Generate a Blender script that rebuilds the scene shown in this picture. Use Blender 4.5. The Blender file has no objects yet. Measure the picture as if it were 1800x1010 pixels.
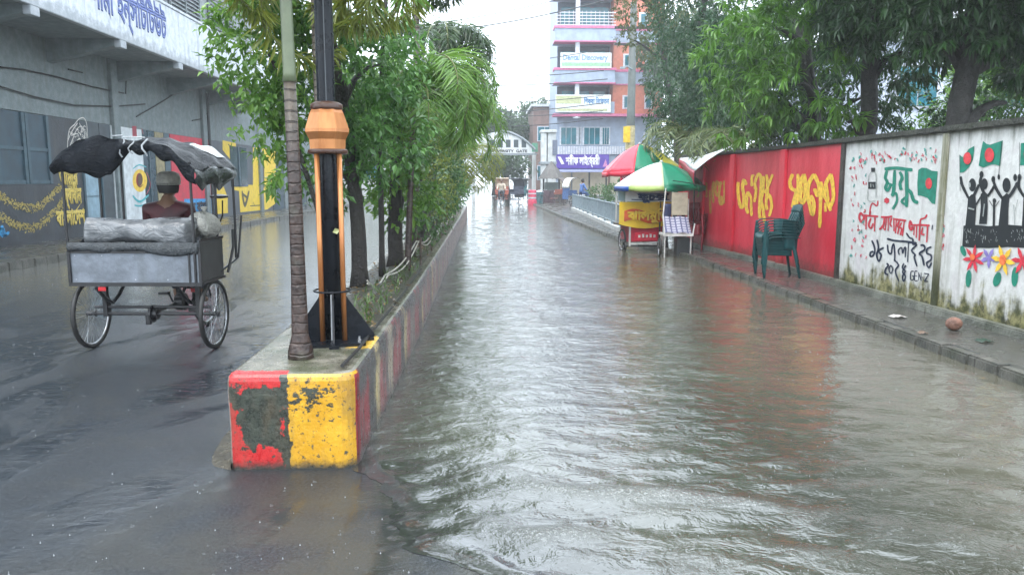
import bpy, bmesh, math, random
import numpy as np
from mathutils import Vector, Matrix, noise as mnoise

R = math.radians
PI = math.pi
scene = bpy.context.scene
col = scene.collection
random.seed(7)
rng = np.random.default_rng(7)

# ------------------------------------------------------------------ camera, sky, sun, exposure
CAM_H = 1.6
FPX = 1350.0                       # focal length in pixels of the 1800 px wide photograph
PITCH = math.atan(187 / FPX)
YAW = math.atan(50 / math.hypot(FPX, 187))
cd = bpy.data.cameras.new('camera')
cam = bpy.data.objects.new('camera', cd)
col.objects.link(cam)
cam.location = (0, 0, CAM_H)
cam.rotation_euler = (PI / 2 - PITCH, 0, -YAW)
cd.sensor_width = 36
cd.lens = 36 * FPX / 1800
cd.clip_end = 2000
scene.camera = cam

SUN_EL, SUN_AZ = R(66), R(205)
world = bpy.data.worlds.new('World')
scene.world = world
world.use_nodes = True
wn = world.node_tree
for n in list(wn.nodes):
    wn.nodes.remove(n)
sky = wn.nodes.new('ShaderNodeTexSky')
sky.sky_type = 'NISHITA'
sky.sun_disc = False
sky.sun_elevation = SUN_EL
sky.sun_rotation = SUN_AZ
sky.dust_density = 6.0
sky.air_density = 1.0
sky.ozone_density = 1.0
hsv = wn.nodes.new('ShaderNodeHueSaturation')
hsv.inputs['Saturation'].default_value = 0.5
hsv.inputs['Value'].default_value = 1.0
bg = wn.nodes.new('ShaderNodeBackground')
bg.inputs['Strength'].default_value = 0.15
wo = wn.nodes.new('ShaderNodeOutputWorld')
wn.links.new(sky.outputs[0], hsv.inputs['Color'])
ovc = wn.nodes.new('ShaderNodeMix')          # overcast: the clear sky veiled by an even layer of cloud
ovc.data_type = 'RGBA'
ovc.inputs[0].default_value = 0.72
ovc.inputs[7].default_value = (7.6, 8.6, 9.5, 1)
wn.links.new(hsv.outputs[0], ovc.inputs[6])
wn.links.new(ovc.outputs[2], bg.inputs[0])
wn.links.new(bg.outputs[0], wo.inputs[0])

sl = bpy.data.lights.new('sun', 'SUN')
sl.energy = 0.5
sl.angle = R(35)
sl.color = (1.0, 0.98, 0.95)
sun = bpy.data.objects.new('sun', sl)
col.objects.link(sun)
sun.rotation_euler = (PI / 2 - SUN_EL, 0, PI - SUN_AZ)

scene.view_settings.view_transform = 'Standard'
scene.view_settings.look = 'None'
scene.view_settings.exposure = 1.62
scene.view_settings.gamma = 1.0
scene.cycles.use_denoising = True
scene.cycles.max_bounces = 6
scene.cycles.diffuse_bounces = 3
scene.cycles.glossy_bounces = 3
scene.cycles.transmission_bounces = 3
scene.cycles.transparent_max_bounces = 6
scene.cycles.volume_bounces = 1
scene.cycles.caustics_reflective = False
scene.cycles.caustics_refractive = False

# measuring the photograph: pixel -> point in the place
_fw = Vector((math.sin(YAW) * math.cos(PITCH), math.cos(YAW) * math.cos(PITCH), -math.sin(PITCH)))
_rt = Vector((math.cos(YAW), -math.sin(YAW), 0))
_up = _rt.cross(_fw)
_C = Vector((0, 0, CAM_H))


def on_plane(px, py, p0, n):
    r = _fw * FPX + _rt * (px - 900) - _up * (py - 505)
    t = (Vector(p0) - _C).dot(n) / r.dot(n)
    return _C + r * t


# ------------------------------------------------------------------ helpers: properties and things
def tag(o, label=None, cat=None, group=None, kind=None):
    if label: o['label'] = label
    if cat: o['category'] = cat
    if group: o['group'] = group
    if kind: o['kind'] = kind
    return o


def thing(name, label, cat, loc=(0, 0, 0), rz=0.0, group=None):
    o = bpy.data.objects.new(name, None)
    o.empty_display_size = 0.2
    col.objects.link(o)
    o.location = loc
    o.rotation_euler = (0, 0, rz)
    return tag(o, label, cat, group)


def copy_tree(o, parent=None):
    c = o.copy()
    col.objects.link(c)
    c.parent = parent
    for ch in list(o.children):
        copy_tree(ch, c)
    return c


def world_of(o):
    m = Matrix.Identity(4)
    while o is not None:
        m = Matrix.LocRotScale(o.location, o.rotation_euler, o.scale) @ m
        o = o.parent
    return m


def link_mesh(name, me, mats, parent=None, world=False, smooth=False):
    o = bpy.data.objects.new(name, me)
    col.objects.link(o)
    for m in (mats if isinstance(mats, (list, tuple)) else [mats]):
        me.materials.append(m)
    if parent is not None:
        if world:
            me.transform(world_of(parent).inverted())
        o.parent = parent
    if smooth:
        me.polygons.foreach_set('use_smooth', [True] * len(me.polygons))
    return o


def structure(o):
    o['kind'] = 'structure'
    return o


class MB:
    """collects shapes; build() links them as ONE mesh object"""

    def __init__(s):
        s.v = []; s.f = []; s.mi = []; s.cur = 0

    def add(s, vs, fs):
        b = len(s.v)
        s.v += [tuple(p) for p in vs]
        for f in fs:
            s.f.append([i + b for i in f]); s.mi.append(s.cur)
        return s

    def box(s, x0, x1, y0, y1, z0, z1, M=None):
        vs = [(x, y, z) for z in (z0, z1) for y in (y0, y1) for x in (x0, x1)]
        if M is not None: vs = [M @ Vector(p) for p in vs]
        return s.add(vs, [(0, 2, 3, 1), (4, 5, 7, 6), (0, 1, 5, 4), (2, 6, 7, 3), (0, 4, 6, 2), (1, 3, 7, 5)])

    def tube(s, pts, rad, n=8, cap=True):
        pts = [Vector(p) for p in pts]
        rad = rad if isinstance(rad, (list, tuple)) else [rad] * len(pts)
        vs, fs = [], []
        ref = None
        for i, p in enumerate(pts):
            d = (pts[min(i + 1, len(pts) - 1)] - pts[max(i - 1, 0)]).normalized()
            if ref is None or abs(ref.dot(d)) > 0.95:
                ref = Vector((0, 0, 1)) if abs(d.z) < 0.9 else Vector((1, 0, 0))
            a = d.cross(ref).normalized(); b = a.cross(d).normalized()
            ref = b
            for k in range(n):
                t = 2 * PI * k / n
                vs.append(p + (a * math.cos(t) + b * math.sin(t)) * rad[i])
        for i in range(len(pts) - 1):
            for k in range(n):
                k2 = (k + 1) % n
                fs.append((i * n + k, i * n + k2, (i + 1) * n + k2, (i + 1) * n + k))
        if cap:
            fs.append(tuple(range(n))[::-1]); fs.append(tuple((len(pts) - 1) * n + k for k in range(n)))
        return s.add(vs, fs)

    def lathe(s, prof, c=(0, 0, 0), n=16, cap=True, ph=0.0):
        vs, fs = [], []
        for r, z in prof:
            for k in range(n):
                t = 2 * PI * k / n + ph
                vs.append((c[0] + r * math.cos(t), c[1] + r * math.sin(t), c[2] + z))
        for i in range(len(prof) - 1):
            for k in range(n):
                k2 = (k + 1) % n
                fs.append((i * n + k, i * n + k2, (i + 1) * n + k2, (i + 1) * n + k))
        if cap:
            fs.append(tuple(range(n))[::-1]); fs.append(tuple((len(prof) - 1) * n + k for k in range(n)))
        return s.add(vs, fs)

    def torus(s, c, axis, R0, r, n=32, m=8):
        c = Vector(c); ax = Vector(axis).normalized()
        u = ax.orthogonal().normalized(); w = ax.cross(u)
        vs, fs = [], []
        for i in range(n):
            t = 2 * PI * i / n
            d = u * math.cos(t) + w * math.sin(t)
            for k in range(m):
                a = 2 * PI * k / m
                vs.append(c + d * (R0 + r * math.cos(a)) + ax * r * math.sin(a))
        for i in range(n):
            for k in range(m):
                i2, k2 = (i + 1) % n, (k + 1) % m
                fs.append((i * m + k, i2 * m + k, i2 * m + k2, i * m + k2))
        return s.add(vs, fs)

    def prism(s, poly, d):
        """planar polygon (3-D points) extruded by vector d"""
        d = Vector(d); n = len(poly)
        a = [Vector(p) for p in poly]; b = [p + d for p in a]
        return s.add(a + b, [tuple(range(n))[::-1], tuple(range(n, 2 * n))] + [(i, (i + 1) % n, (i + 1) % n + n, i + n) for i in range(n)])

    def grid(s, fn, nu, nv):
        vs = [fn(i / nu, j / nv) for j in range(nv + 1) for i in range(nu + 1)]
        fs = [(j * (nu + 1) + i, j * (nu + 1) + i + 1, (j + 1) * (nu + 1) + i + 1, (j + 1) * (nu + 1) + i) for j in range(nv) for i in range(nu)]
        return s.add(vs, fs)

    def build(s, name, mats, parent=None, world=False, smooth=False, bevel=0.0, solid=0.0, fix=True):
        me = bpy.data.meshes.new(name)
        me.from_pydata(s.v, [], s.f)
        if any(s.mi): me.polygons.foreach_set('material_index', s.mi)
        if fix or bevel or solid:
            bm = bmesh.new(); bm.from_mesh(me)
            if fix: bmesh.ops.recalc_face_normals(bm, faces=bm.faces)
            if bevel:
                es = [e for e in bm.edges if len(e.link_faces) == 2 and e.calc_face_angle(0) > 0.6]
                bmesh.ops.bevel(bm, geom=es, offset=bevel, segments=2, affect='EDGES', clamp_overlap=True)
            if solid:
                bmesh.ops.solidify(bm, geom=list(bm.faces), thickness=solid)
            bm.to_mesh(me); bm.free()
        return link_mesh(name, me, mats, parent, world, smooth)


def part(name, mat, parent, fn, **kw):
    m = MB(); fn(m)
    return m.build(name, mat, parent, **kw)


# ------------------------------------------------------------------ node helpers
class NT:
    def __init__(s, name):
        s.m = bpy.data.materials.new(name)
        s.m.use_nodes = True
        s.t = s.m.node_tree
        s.p = s.t.nodes['Principled BSDF']
        s.out = s.t.nodes['Material Output']

    def put(s, sock, v):
        if isinstance(v, bpy.types.NodeSocket): s.t.links.new(v, sock)
        elif v is not None:
            if sock.type == 'RGBA' and len(v) == 3: v = (*v, 1)
            sock.default_value = v

    def math(s, op, a, b=None, c=None, clamp=False):
        n = s.t.nodes.new('ShaderNodeMath'); n.operation = op; n.use_clamp = clamp
        for i, v in enumerate((a, b, c)):
            if v is not None: s.put(n.inputs[i], v)
        return n.outputs[0]

    def pos(s, kind='pos'):
        if kind == 'pos': return s.t.nodes.new('ShaderNodeNewGeometry').outputs['Position']
        return s.t.nodes.new('ShaderNodeTexCoord').outputs['Object']

    def sep(s, v):
        n = s.t.nodes.new('ShaderNodeSeparateXYZ'); s.put(n.inputs[0], v)
        return n.outputs[0], n.outputs[1], n.outputs[2]

    def comb(s, x, y, z):
        n = s.t.nodes.new('ShaderNodeCombineXYZ')
        for i, v in enumerate((x, y, z)): s.put(n.inputs[i], v)
        return n.outputs[0]

    def scale(s, v, sc):
        n = s.t.nodes.new('ShaderNodeMapping'); s.put(n.inputs['Vector'], v)
        n.inputs['Scale'].default_value = sc
        return n.outputs[0]

    def noise(s, v, scale=5, detail=4, rough=0.55, dist=0.0):
        n = s.t.nodes.new('ShaderNodeTexNoise'); s.put(n.inputs['Vector'], v)
        n.inputs['Scale'].default_value = scale; n.inputs['Detail'].default_value = detail
        n.inputs['Roughness'].default_value = rough; n.inputs['Distortion'].default_value = dist
        return n.outputs[0]

    def voronoi(s, v, scale=5, feature='F1', rnd=1.0):
        n = s.t.nodes.new('ShaderNodeTexVoronoi'); s.put(n.inputs['Vector'], v)
        n.feature = feature
        n.inputs['Scale'].default_value = scale; n.inputs['Randomness'].default_value = rnd
        return n

    def ramp(s, f, a, b):
        n = s.t.nodes.new('ShaderNodeMapRange'); n.interpolation_type = 'SMOOTHSTEP'
        s.put(n.inputs['Value'], f); n.inputs['From Min'].default_value = a; n.inputs['From Max'].default_value = b
        return n.outputs[0]

    def mix(s, f, a, b):
        n = s.t.nodes.new('ShaderNodeMix'); n.data_type = 'RGBA'
        s.put(n.inputs[0], f); s.put(n.inputs[6], a); s.put(n.inputs[7], b)
        return n.outputs[2]

    def bump(s, h, dist=0.01, strength=1.0, normal=None):
        n = s.t.nodes.new('ShaderNodeBump'); s.put(n.inputs['Height'], h)
        n.inputs['Distance'].default_value = dist; n.inputs['Strength'].default_value = strength
        if normal is not None: s.put(n.inputs['Normal'], normal)
        return n.outputs[0]

    def set(s, **kw):
        names = dict(color='Base Color', rough='Roughness', metal='Metallic', normal='Normal', coat='Coat Weight', coat_rough='Coat Roughness',
                     spec='Specular IOR Level', ior='IOR', trans='Transmission Weight', alpha='Alpha', emit='Emission Color', emits='Emission Strength')
        for k, v in kw.items(): s.put(s.p.inputs[names[k]], v)
        return s.m


def C8(r, g, b):
    """sRGB 0-255 to linear"""
    return tuple((c / 255 / 12.92) if c <= 10 else ((c / 255 + 0.055) / 1.055) ** 2.4 for c in (r, g, b))


_mc = {}


def mat(name, c, rough=0.55, var=0.18, scale=7.0, bump=0.0, metal=0.0, spec=0.5, coat=0.0, dirt=0.0, streak=False, dcol=(0.05, 0.045, 0.035)):
    if name in _mc: return _mc[name]
    n = NT(name)
    v = n.pos('obj')
    nz = n.noise(v, scale, 5, 0.6)
    lo = tuple(x * (1 - var) for x in c); hi = tuple(min(1, x * (1 + var)) for x in c)
    cc = n.mix(n.ramp(nz, 0.3, 0.7), lo, hi)
    if dirt:
        sv = n.scale(v, (1, 1, 0.12)) if streak else v
        d = n.noise(sv, scale * 0.8 if streak else scale * 0.4, 6, 0.65)
        cc = n.mix(n.math('MULTIPLY', n.ramp(d, 0.48, 0.72), dirt), cc, dcol)
    kw = dict(color=cc, rough=n.math('MULTIPLY_ADD', nz, 0.25, rough - 0.12, clamp=True), metal=metal, spec=spec)
    if coat: kw.update(coat=coat, coat_rough=0.08)
    if bump: kw['normal'] = n.bump(n.noise(v, scale * 5, 4, 0.6), bump)
    _mc[name] = n.set(**kw)
    return _mc[name]


def leaf_mat(name, dark, light, trans=0.3, rough=0.24):
    if name in _mc: return _mc[name]
    n = NT(name)
    a = n.t.nodes.new('ShaderNodeAttribute'); a.attribute_name = 'tone'
    c = n.mix(a.outputs['Fac'], dark, light)
    n.set(color=c, rough=rough, spec=0.6)
    tr = n.t.nodes.new('ShaderNodeBsdfTranslucent')
    n.put(tr.inputs[0], n.mix(0.5, c, tuple(min(1, x * 1.6) for x in light)))
    mx = n.t.nodes.new('ShaderNodeMixShader'); mx.inputs[0].default_value = trans
    n.t.links.new(n.p.outputs[0], mx.inputs[1]); n.t.links.new(tr.outputs[0], mx.inputs[2])
    n.t.links.new(mx.outputs[0], n.out.inputs[0])
    _mc[name] = n.m
    return n.m


# ------------------------------------------------------------------ painted shapes on a plane (murals, signs)
class Paint:
    """flat paint on a real surface: strokes, polygons and discs measured on the photograph, laid on the plane a few mm proud"""

    def __init__(s, p0, n, ox=0, oy=0, sc=1.0, lift=0.004):
        s.p0 = Vector(p0); s.n = Vector(n).normalized(); s.o = (ox, oy, sc); s.m = MB(); s.k = 0; s.lift = lift

    def frame(s, ox, oy, sc):
        s.o = (ox, oy, sc); return s

    def P(s, q):
        return on_plane(s.o[0] + q[0] / s.o[2], s.o[1] + q[1] / s.o[2], s.p0, s.n)

    def up(s):
        s.k += 1
        return s.n * (s.lift + 0.0004 * (s.k % 14))

    def stroke3(s, pts, w):
        pts = [Vector(p) for p in pts]
        if len(pts) > 2:
            out = []
            for i in range(len(pts) - 1):
                a = pts[max(i - 1, 0)]; b = pts[i]; c = pts[i + 1]; d = pts[min(i + 2, len(pts) - 1)]
                for t in (0, .25, .5, .75):
                    out.append(0.5 * (2 * b + (c - a) * t + (2 * a - 5 * b + 4 * c - d) * t * t + (3 * b - 3 * c + d - a) * t ** 3))
            pts = out + [pts[-1]]
        l = s.up(); n = len(pts)
        vs = []
        for i, p in enumerate(pts):
            d = (pts[min(i + 1, n - 1)] - pts[max(i - 1, 0)])
            if d.length < 1e-7: d = Vector((0, 0, 1))
            sd = d.normalized().cross(s.n)
            ww = w * 0.5 * (0.62 if i in (0, n - 1) else 1.0) * random.uniform(0.88, 1.1)
            vs += [p + sd * ww + l, p - sd * ww + l]
        s.m.add(vs, [(2 * i, 2 * i + 2, 2 * i + 3, 2 * i + 1) for i in range(n - 1)])
        return s

    def strokem(s, q, w):
        return s.stroke3([s.P(a) for a in q], w)

    def stroke(s, q, w):
        """brush stroke whose width is measured on the photograph too"""
        pts = [Vector((a[0], a[1], 0)) for a in q]
        if len(pts) > 2:
            out = []
            for i in range(len(pts) - 1):
                a = pts[max(i - 1, 0)]; b = pts[i]; c = pts[i + 1]; d = pts[min(i + 2, len(pts) - 1)]
                for t in (0, .25, .5, .75):
                    out.append(0.5 * (2 * b + (c - a) * t + (2 * a - 5 * b + 4 * c - d) * t * t + (3 * b - 3 * c + d - a) * t ** 3))
            pts = out + [pts[-1]]
        l = s.up(); n = len(pts); vs = []
        for i, p in enumerate(pts):
            d = (pts[min(i + 1, n - 1)] - pts[max(i - 1, 0)])
            sd = Vector((-d.y, d.x, 0)).normalized() if d.length > 1e-6 else Vector((1, 0, 0))
            ww = w * 0.5 * (0.7 if i in (0, n - 1) else 1.0) * random.uniform(0.88, 1.1)
            vs += [s.P(p + sd * ww) + l, s.P(p - sd * ww) + l]
        s.m.add(vs, [(2 * i, 2 * i + 2, 2 * i + 3, 2 * i + 1) for i in range(n - 1)])
        return s

    def poly(s, q):
        l = s.up()
        s.m.add([s.P(a) + l for a in q], [tuple(range(len(q)))])
        return s

    def disc(s, c, rx, ry, n=14, tilt=0.0, star=0.0, k=0):
        q = []
        for i in range(n):
            t = 2 * PI * i / n
            f = 1 - star * (0.5 + 0.5 * math.cos(k * t)) if k else 1
            x, y = rx * f * math.cos(t), ry * f * math.sin(t)
            q.append((c[0] + x * math.cos(tilt) - y * math.sin(tilt), c[1] + x * math.sin(tilt) + y * math.cos(tilt)))
        return s.poly(q)

    def build(s, name, mat, parent):
        o = s.m.build(name, mat, parent, world=True, fix=False)
        # make every face look out of the wall
        me = o.data
        bm = bmesh.new(); bm.from_mesh(me)
        nl = (world_of(parent).to_3x3().inverted() @ s.n).normalized()
        bm.normal_update()
        for f in bm.faces:
            if f.normal.dot(nl) < 0: f.normal_flip()
        bm.to_mesh(me); bm.free()
        return o


def lettering(text, mat, parent, origin, u, v, width=None, height=1.0, weight=0.03, name='lettering', world=True):
    """text written on a plane: origin = left end of the baseline, u along, v up"""
    c = bpy.data.curves.new('text', 'FONT')
    c.body = text; c.size = 1.0; c.resolution_u = 3
    c.fill_mode = 'NONE'; c.bevel_depth = weight; c.bevel_resolution = 0
    o = bpy.data.objects.new('text', c)
    col.objects.link(o)
    bpy.context.view_layer.update()
    me = bpy.data.meshes.new_from_object(o.evaluated_get(bpy.context.evaluated_depsgraph_get()))
    bpy.data.objects.remove(o)
    xs = [q.co.x for q in me.vertices]
    x0, x1 = min(xs), max(xs)
    u = Vector(u).normalized(); v = Vector(v).normalized(); n = u.cross(v)
    sx = (width / (x1 - x0)) if width else height
    me.transform(Matrix.Translation((-x0, 0, 0)))
    M = Matrix((
        (u.x * sx, v.x * height, n.x * 0.1, origin[0] + n.x * 0.006),
        (u.y * sx, v.y * height, n.y * 0.1, origin[1] + n.y * 0.006),
        (u.z * sx, v.z * height, n.z * 0.1, origin[2] + n.z * 0.006), (0, 0, 0, 1)))
    me.transform(M)
    return link_mesh(name, me, mat, parent, world)


# ------------------------------------------------------------------ plants
def leaf_mesh(name, base, axis, nrm, L, W, m, parent=None, tone=None, world=False, fold=0.18, droop=0.12, mid=0.45):
    base = np.asarray(base, float); N = len(base)
    axis = axis / (np.linalg.norm(axis, axis=1, keepdims=True) + 1e-9)
    side = np.cross(axis, nrm); side /= (np.linalg.norm(side, axis=1, keepdims=True) + 1e-9)
    up = np.cross(side, axis)
    L = np.broadcast_to(np.asarray(L, float), (N,))[:, None]; W = np.broadcast_to(np.asarray(W, float), (N,))[:, None]
    ctr = base + axis * L * mid
    v = np.empty((N, 5, 3))
    v[:, 0] = base
    v[:, 1] = ctr + side * W * 0.5 + up * W * fold
    v[:, 2] = ctr - side * W * 0.5 + up * W * fold
    v[:, 3] = base + axis * L - up * L * droop
    v[:, 4] = ctr
    f = np.array([[0, 1, 4], [0, 4, 2], [1, 3, 4], [4, 3, 2]])
    F = (np.arange(N)[:, None, None] * 5 + f[None]).reshape(-1, 3)
    me = bpy.data.meshes.new(name)
    me.from_pydata(v.reshape(-1, 3), [], F)
    if tone is None: tone = rng.random(N)
    at = me.attributes.new('tone', 'FLOAT', 'POINT')
    at.data.foreach_set('value', np.repeat(np.clip(tone, 0, 1), 5).astype(np.float32))
    return link_mesh(name, me, m, parent, world)


def unit(n):
    d = rng.normal(size=(n, 3)); return d / np.linalg.norm(d, axis=1, keepdims=True)


def crown(name, lobes, per_m2, k, L, W, m, parent, spread=0.9, down=0.25, hang=0.0, twig=0.18, hollow=0.5, clump_tone=0.5, world=True):
    """lobes: (cx, cy, cz, rx, ry, rz); twig clusters spread through each lobe, k leaves to a twig"""
    B, A, T, Z = [], [], [], []
    for lb in lobes:
        c = np.array(lb[:3]); r = np.array(lb[3:6])
        area = 4 * PI * ((r[0] * r[1]) ** 1.6 / 3 + (r[0] * r[2]) ** 1.6 / 3 + (r[1] * r[2]) ** 1.6 / 3) ** (1 / 1.6)
        n = max(4, int(area * per_m2))
        d = unit(n)
        rad = (hollow + (1 - hollow) * rng.random(n) ** 0.55)[:, None]
        # uneven outline: a few bulges and dents per lobe
        bd = unit(7); amp = rng.uniform(-0.28, 0.22, 7)
        bul = 1 + (np.clip(d @ bd.T - 0.55, 0, 1) * amp * 2.2).sum(1)[:, None]
        p = c + d * r * rad * bul
        td = d * spread + unit(n) * 0.55; td[:, 2] -= down
        td /= np.linalg.norm(td, axis=1, keepdims=True)
        ct = rng.random(n)
        for i in range(k):
            q = p + td * (twig * (0.25 + i / k))[..., None] if False else p + td * (twig * (0.25 + i / k))
            a = td * 0.5 + unit(n) * 0.85; a[:, 2] -= hang
            B.append(q); A.append(a); T.append(ct * clump_tone + rng.random(n) * (1 - clump_tone)); Z.append(rng.uniform(0.7, 1.15, n))
    B = np.concatenate(B); A = np.concatenate(A); T = np.concatenate(T); Z = np.concatenate(Z)
    nr = unit(len(B)) * 0.6; nr[:, 2] += 1
    return leaf_mesh(name, B, A, nr, L * Z, W * Z, m, parent, T, world)


def rosettes(name, P, D, k, L, W, m, parent, world=True, hang=0.5):
    """whorls of long drooping leaves at twig tips"""
    n = len(P)
    B, A, T, Z = [], [], [], []
    D = D / np.linalg.norm(D, axis=1, keepdims=True)
    u = np.cross(D, unit(n)); u /= np.linalg.norm(u, axis=1, keepdims=True); w = np.cross(D, u)
    ct = rng.random(n)
    for i in range(k):
        t = 2 * PI * (i / k) + rng.random(n) * 0.5
        f = rng.uniform(-0.1, 0.75, n)[:, None]
        a = u * np.cos(t)[:, None] + w * np.sin(t)[:, None] + D * f
        a[:, 2] -= hang
        B.append(P + D * (rng.random(n)[:, None] * 0.07)); A.append(a)
        T.append(ct * 0.6 + rng.random(n) * 0.4); Z.append(rng.uniform(0.7, 1.1, n))
    B = np.concatenate(B); A = np.concatenate(A); T = np.concatenate(T); Z = np.concatenate(Z)
    nr = unit(len(B)) * 0.4; nr[:, 2] += 1
    return leaf_mesh(name, B, A, nr, L * Z, W * Z, m, parent, T, world, fold=0.25, droop=0.18)


def fronds(name, c, specs, m, parent, leaflet=0.4, lw=0.03, pairs=34, plume=False, world=True, sag=1.0, dr=(0.25, 0.75)):
    """palm crown: each spec = (azimuth, start elevation, length); leaflets on both sides of an arching rachis"""
    B, A, N, L, W, T = [], [], [], [], [], []
    rb = MB()
    for az, el, ln in specs:
        d = np.array([math.cos(az), math.sin(az), 0.0])
        p = np.array(c, float); e = el; st = ln / pairs; path = [p.copy()]
        tn = rng.random()
        for i in range(pairs):
            t = i / pairs
            e -= sag * (1.0 + 2.2 * t) / pairs * 1.25
            dirv = d * math.cos(e) + np.array([0, 0, math.sin(e)])
            p = p + dirv * st; path.append(p.copy())
            if t < 0.12: continue
            sd = np.cross(dirv, [0, 0, 1]); sd /= np.linalg.norm(sd) + 1e-9
            upv = np.cross(sd, dirv)
            ll = leaflet * (0.45 + 0.75 * math.sin(PI * min(1, 0.15 + t * 0.85)))
            for s in (-1, 1):
                for r_ in range(3 if plume else 1):
                    a = sd * s * rng.uniform(0.7, 1.0) + dirv * rng.uniform(0.45, 0.8) + upv * (rng.uniform(-0.9, 0.9) if plume else rng.uniform(-0.1, 0.35))
                    a[2] -= rng.uniform(*dr)
                    B.append(p); A.append(a); N.append(upv + rng.normal(size=3) * 0.25); L.append(ll * rng.uniform(0.8, 1.1)); W.append(lw * rng.uniform(0.8, 1.2)); T.append(tn * 0.5 + rng.random() * 0.5)
        rb.tube([tuple(q) for q in path[::3]], [0.014 * (1 - i / (len(path[::3]) + 1)) + 0.003 for i in range(len(path[::3]))], 5)
    o = leaf_mesh(name, np.array(B), np.array(A), np.array(N), np.array(L), np.array(W), m, parent, np.array(T), world, fold=0.2, droop=0.22)
    return o, rb


def limbs(name, m, parent, trunk, r0, r1, targets=(), world=True, n=9):
    """tapered trunk polyline with limbs growing from it to the targets"""
    b = MB()
    pts = [Vector(p) for p in trunk]
    k = len(pts)
    dense = []
    for i in range(k - 1):
        for t in (0, 0.33, 0.66): dense.append(pts[i].lerp(pts[i + 1], t) + Vector((random.uniform(-1, 1), random.uniform(-1, 1), 0)) * r0 * 0.12)
    dense.append(pts[-1])
    q = len(dense)
    b.tube(dense, [(r0 * (1.35 if i == 0 else 1) * (1 - i / (q - 1)) + r1 * i / (q - 1)) for i in range(q)], n)
    for tg in targets:
        tg = Vector(tg)
        s0 = min(dense[q // 3:], key=lambda p: (p - tg).length + max(0, p.z - tg.z + 0.3) * 2)
        mid = s0.lerp(tg, 0.5) + Vector((random.uniform(-.1, .1), random.uniform(-.1, .1), random.uniform(0, 0.15)))
        r = max(r1 * 0.9, r0 * 0.35)
        b.tube([s0, s0.lerp(mid, .5), mid, mid.lerp(tg, .5) + Vector((0, 0, .04)), tg], [r, r * .8, r * .6, r * .4, r * .18], 6)
    return b.build(name, m, parent, world=world, smooth=True)

# ================================================================== THE SETTING
def kerb_x(y):
    return float(np.interp(y, [0, 15, 20.3, 33.7, 55], [4.2, 4.2, 3.62, 3.38, 3.3]))


# ---- ground
n = NT('far_ground')
n.set(color=n.mix(n.noise(n.pos(), 0.6, 5), (0.10, 0.10, 0.09), (0.17, 0.165, 0.15)), rough=0.35)
structure(part('ground', n.m, None, lambda m: m.grid(lambda u, v: (-160 + 320 * u, -60 + 360 * v, -0.14), 4, 4)))

# ---- wet asphalt of the left carriageway
n = NT('wet_asphalt')
P = n.pos()
X, Y, Z = n.sep(P)
fine = n.noise(P, 170, 3, 0.7)
grit = n.noise(P, 60, 4, 0.7)
pudl = n.noise(n.scale(P, (1, 0.55, 1)), 0.9, 5, 0.6, 0.6)
film = n.math('MAXIMUM', n.ramp(pudl, 0.40, 0.55), n.ramp(Y, 7.5, 12.5))            # standing water
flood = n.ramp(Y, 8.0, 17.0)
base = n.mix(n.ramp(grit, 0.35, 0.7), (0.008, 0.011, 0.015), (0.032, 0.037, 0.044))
base = n.mix(n.math('MULTIPLY', n.ramp(n.noise(P, 3.1, 5), 0.5, 0.75), 0.5), base, (0.03, 0.029, 0.026))
near_mud = n.math('MULTIPLY', n.math('MULTIPLY', n.ramp(Y, 4.5, 3.7), n.ramp(X, -2.3, -1.0)), n.ramp(n.noise(P, 2.6, 5), .3, .6))
base = n.mix(n.math('MULTIPLY', near_mud, .55), base, (0.045, 0.042, 0.031))
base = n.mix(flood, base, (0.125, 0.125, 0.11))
vor = n.voronoi(P, 13)
ring = n.math('SINE', n.math('MULTIPLY', vor.outputs['Distance'], 60.0))
ring = n.math('MULTIPLY', ring, n.ramp(n.math('SUBTRACT', 0.5, vor.outputs['Distance']), 0.05, 0.45))
wav = n.noise(n.scale(P, (0.8, 1.9, 1)), 5.5, 4, 0.6, 0.4)
h1 = n.math('MULTIPLY', n.math('SUBTRACT', 1.0, film), fine)
h2 = n.math('MULTIPLY', film, n.math('MULTIPLY_ADD', ring, 0.10, n.math('MULTIPLY_ADD', n.noise(P, 70, 3, .7), n.math('MULTIPLY_ADD', n.math('MULTIPLY', n.ramp(Y, 6.5, 3.0), n.ramp(n.noise(P, 2.2, 4), .44, .64)), .42, .03), n.math('MULTIPLY', wav, 0.9))))
bm1 = n.bump(h1, 0.005)
bm2 = n.bump(h2, 0.010, 1.0, bm1)
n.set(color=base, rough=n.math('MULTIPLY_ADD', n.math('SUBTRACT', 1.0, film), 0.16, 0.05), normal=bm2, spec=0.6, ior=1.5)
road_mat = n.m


def shore(y):       # where the ripples of the flooded lane meet the wet asphalt, in front of the kerb
    return float(np.interp(y, [0, 2.6, 2.95, 3.2, 3.55, 3.9, 4.2, 4.6, 60], [1.3, 0.45, -0.02, -0.33, -0.44, -0.56, -0.74, -0.9, -0.9]))


def road_surface(u, v):
    y = 0.5 + 62 * v ** 1.6
    x1 = shore(y) + 0.25
    return (-8.5 + (x1 + 8.5) * u, y, 0.0)


road = structure(part('road', road_mat, None, lambda m: m.grid(road_surface, 10, 60)))
structure(part('junction_road', road_mat, None, lambda m: m.box(-40, 60, 62.6, 82, -0.1, -0.02)))

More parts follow.
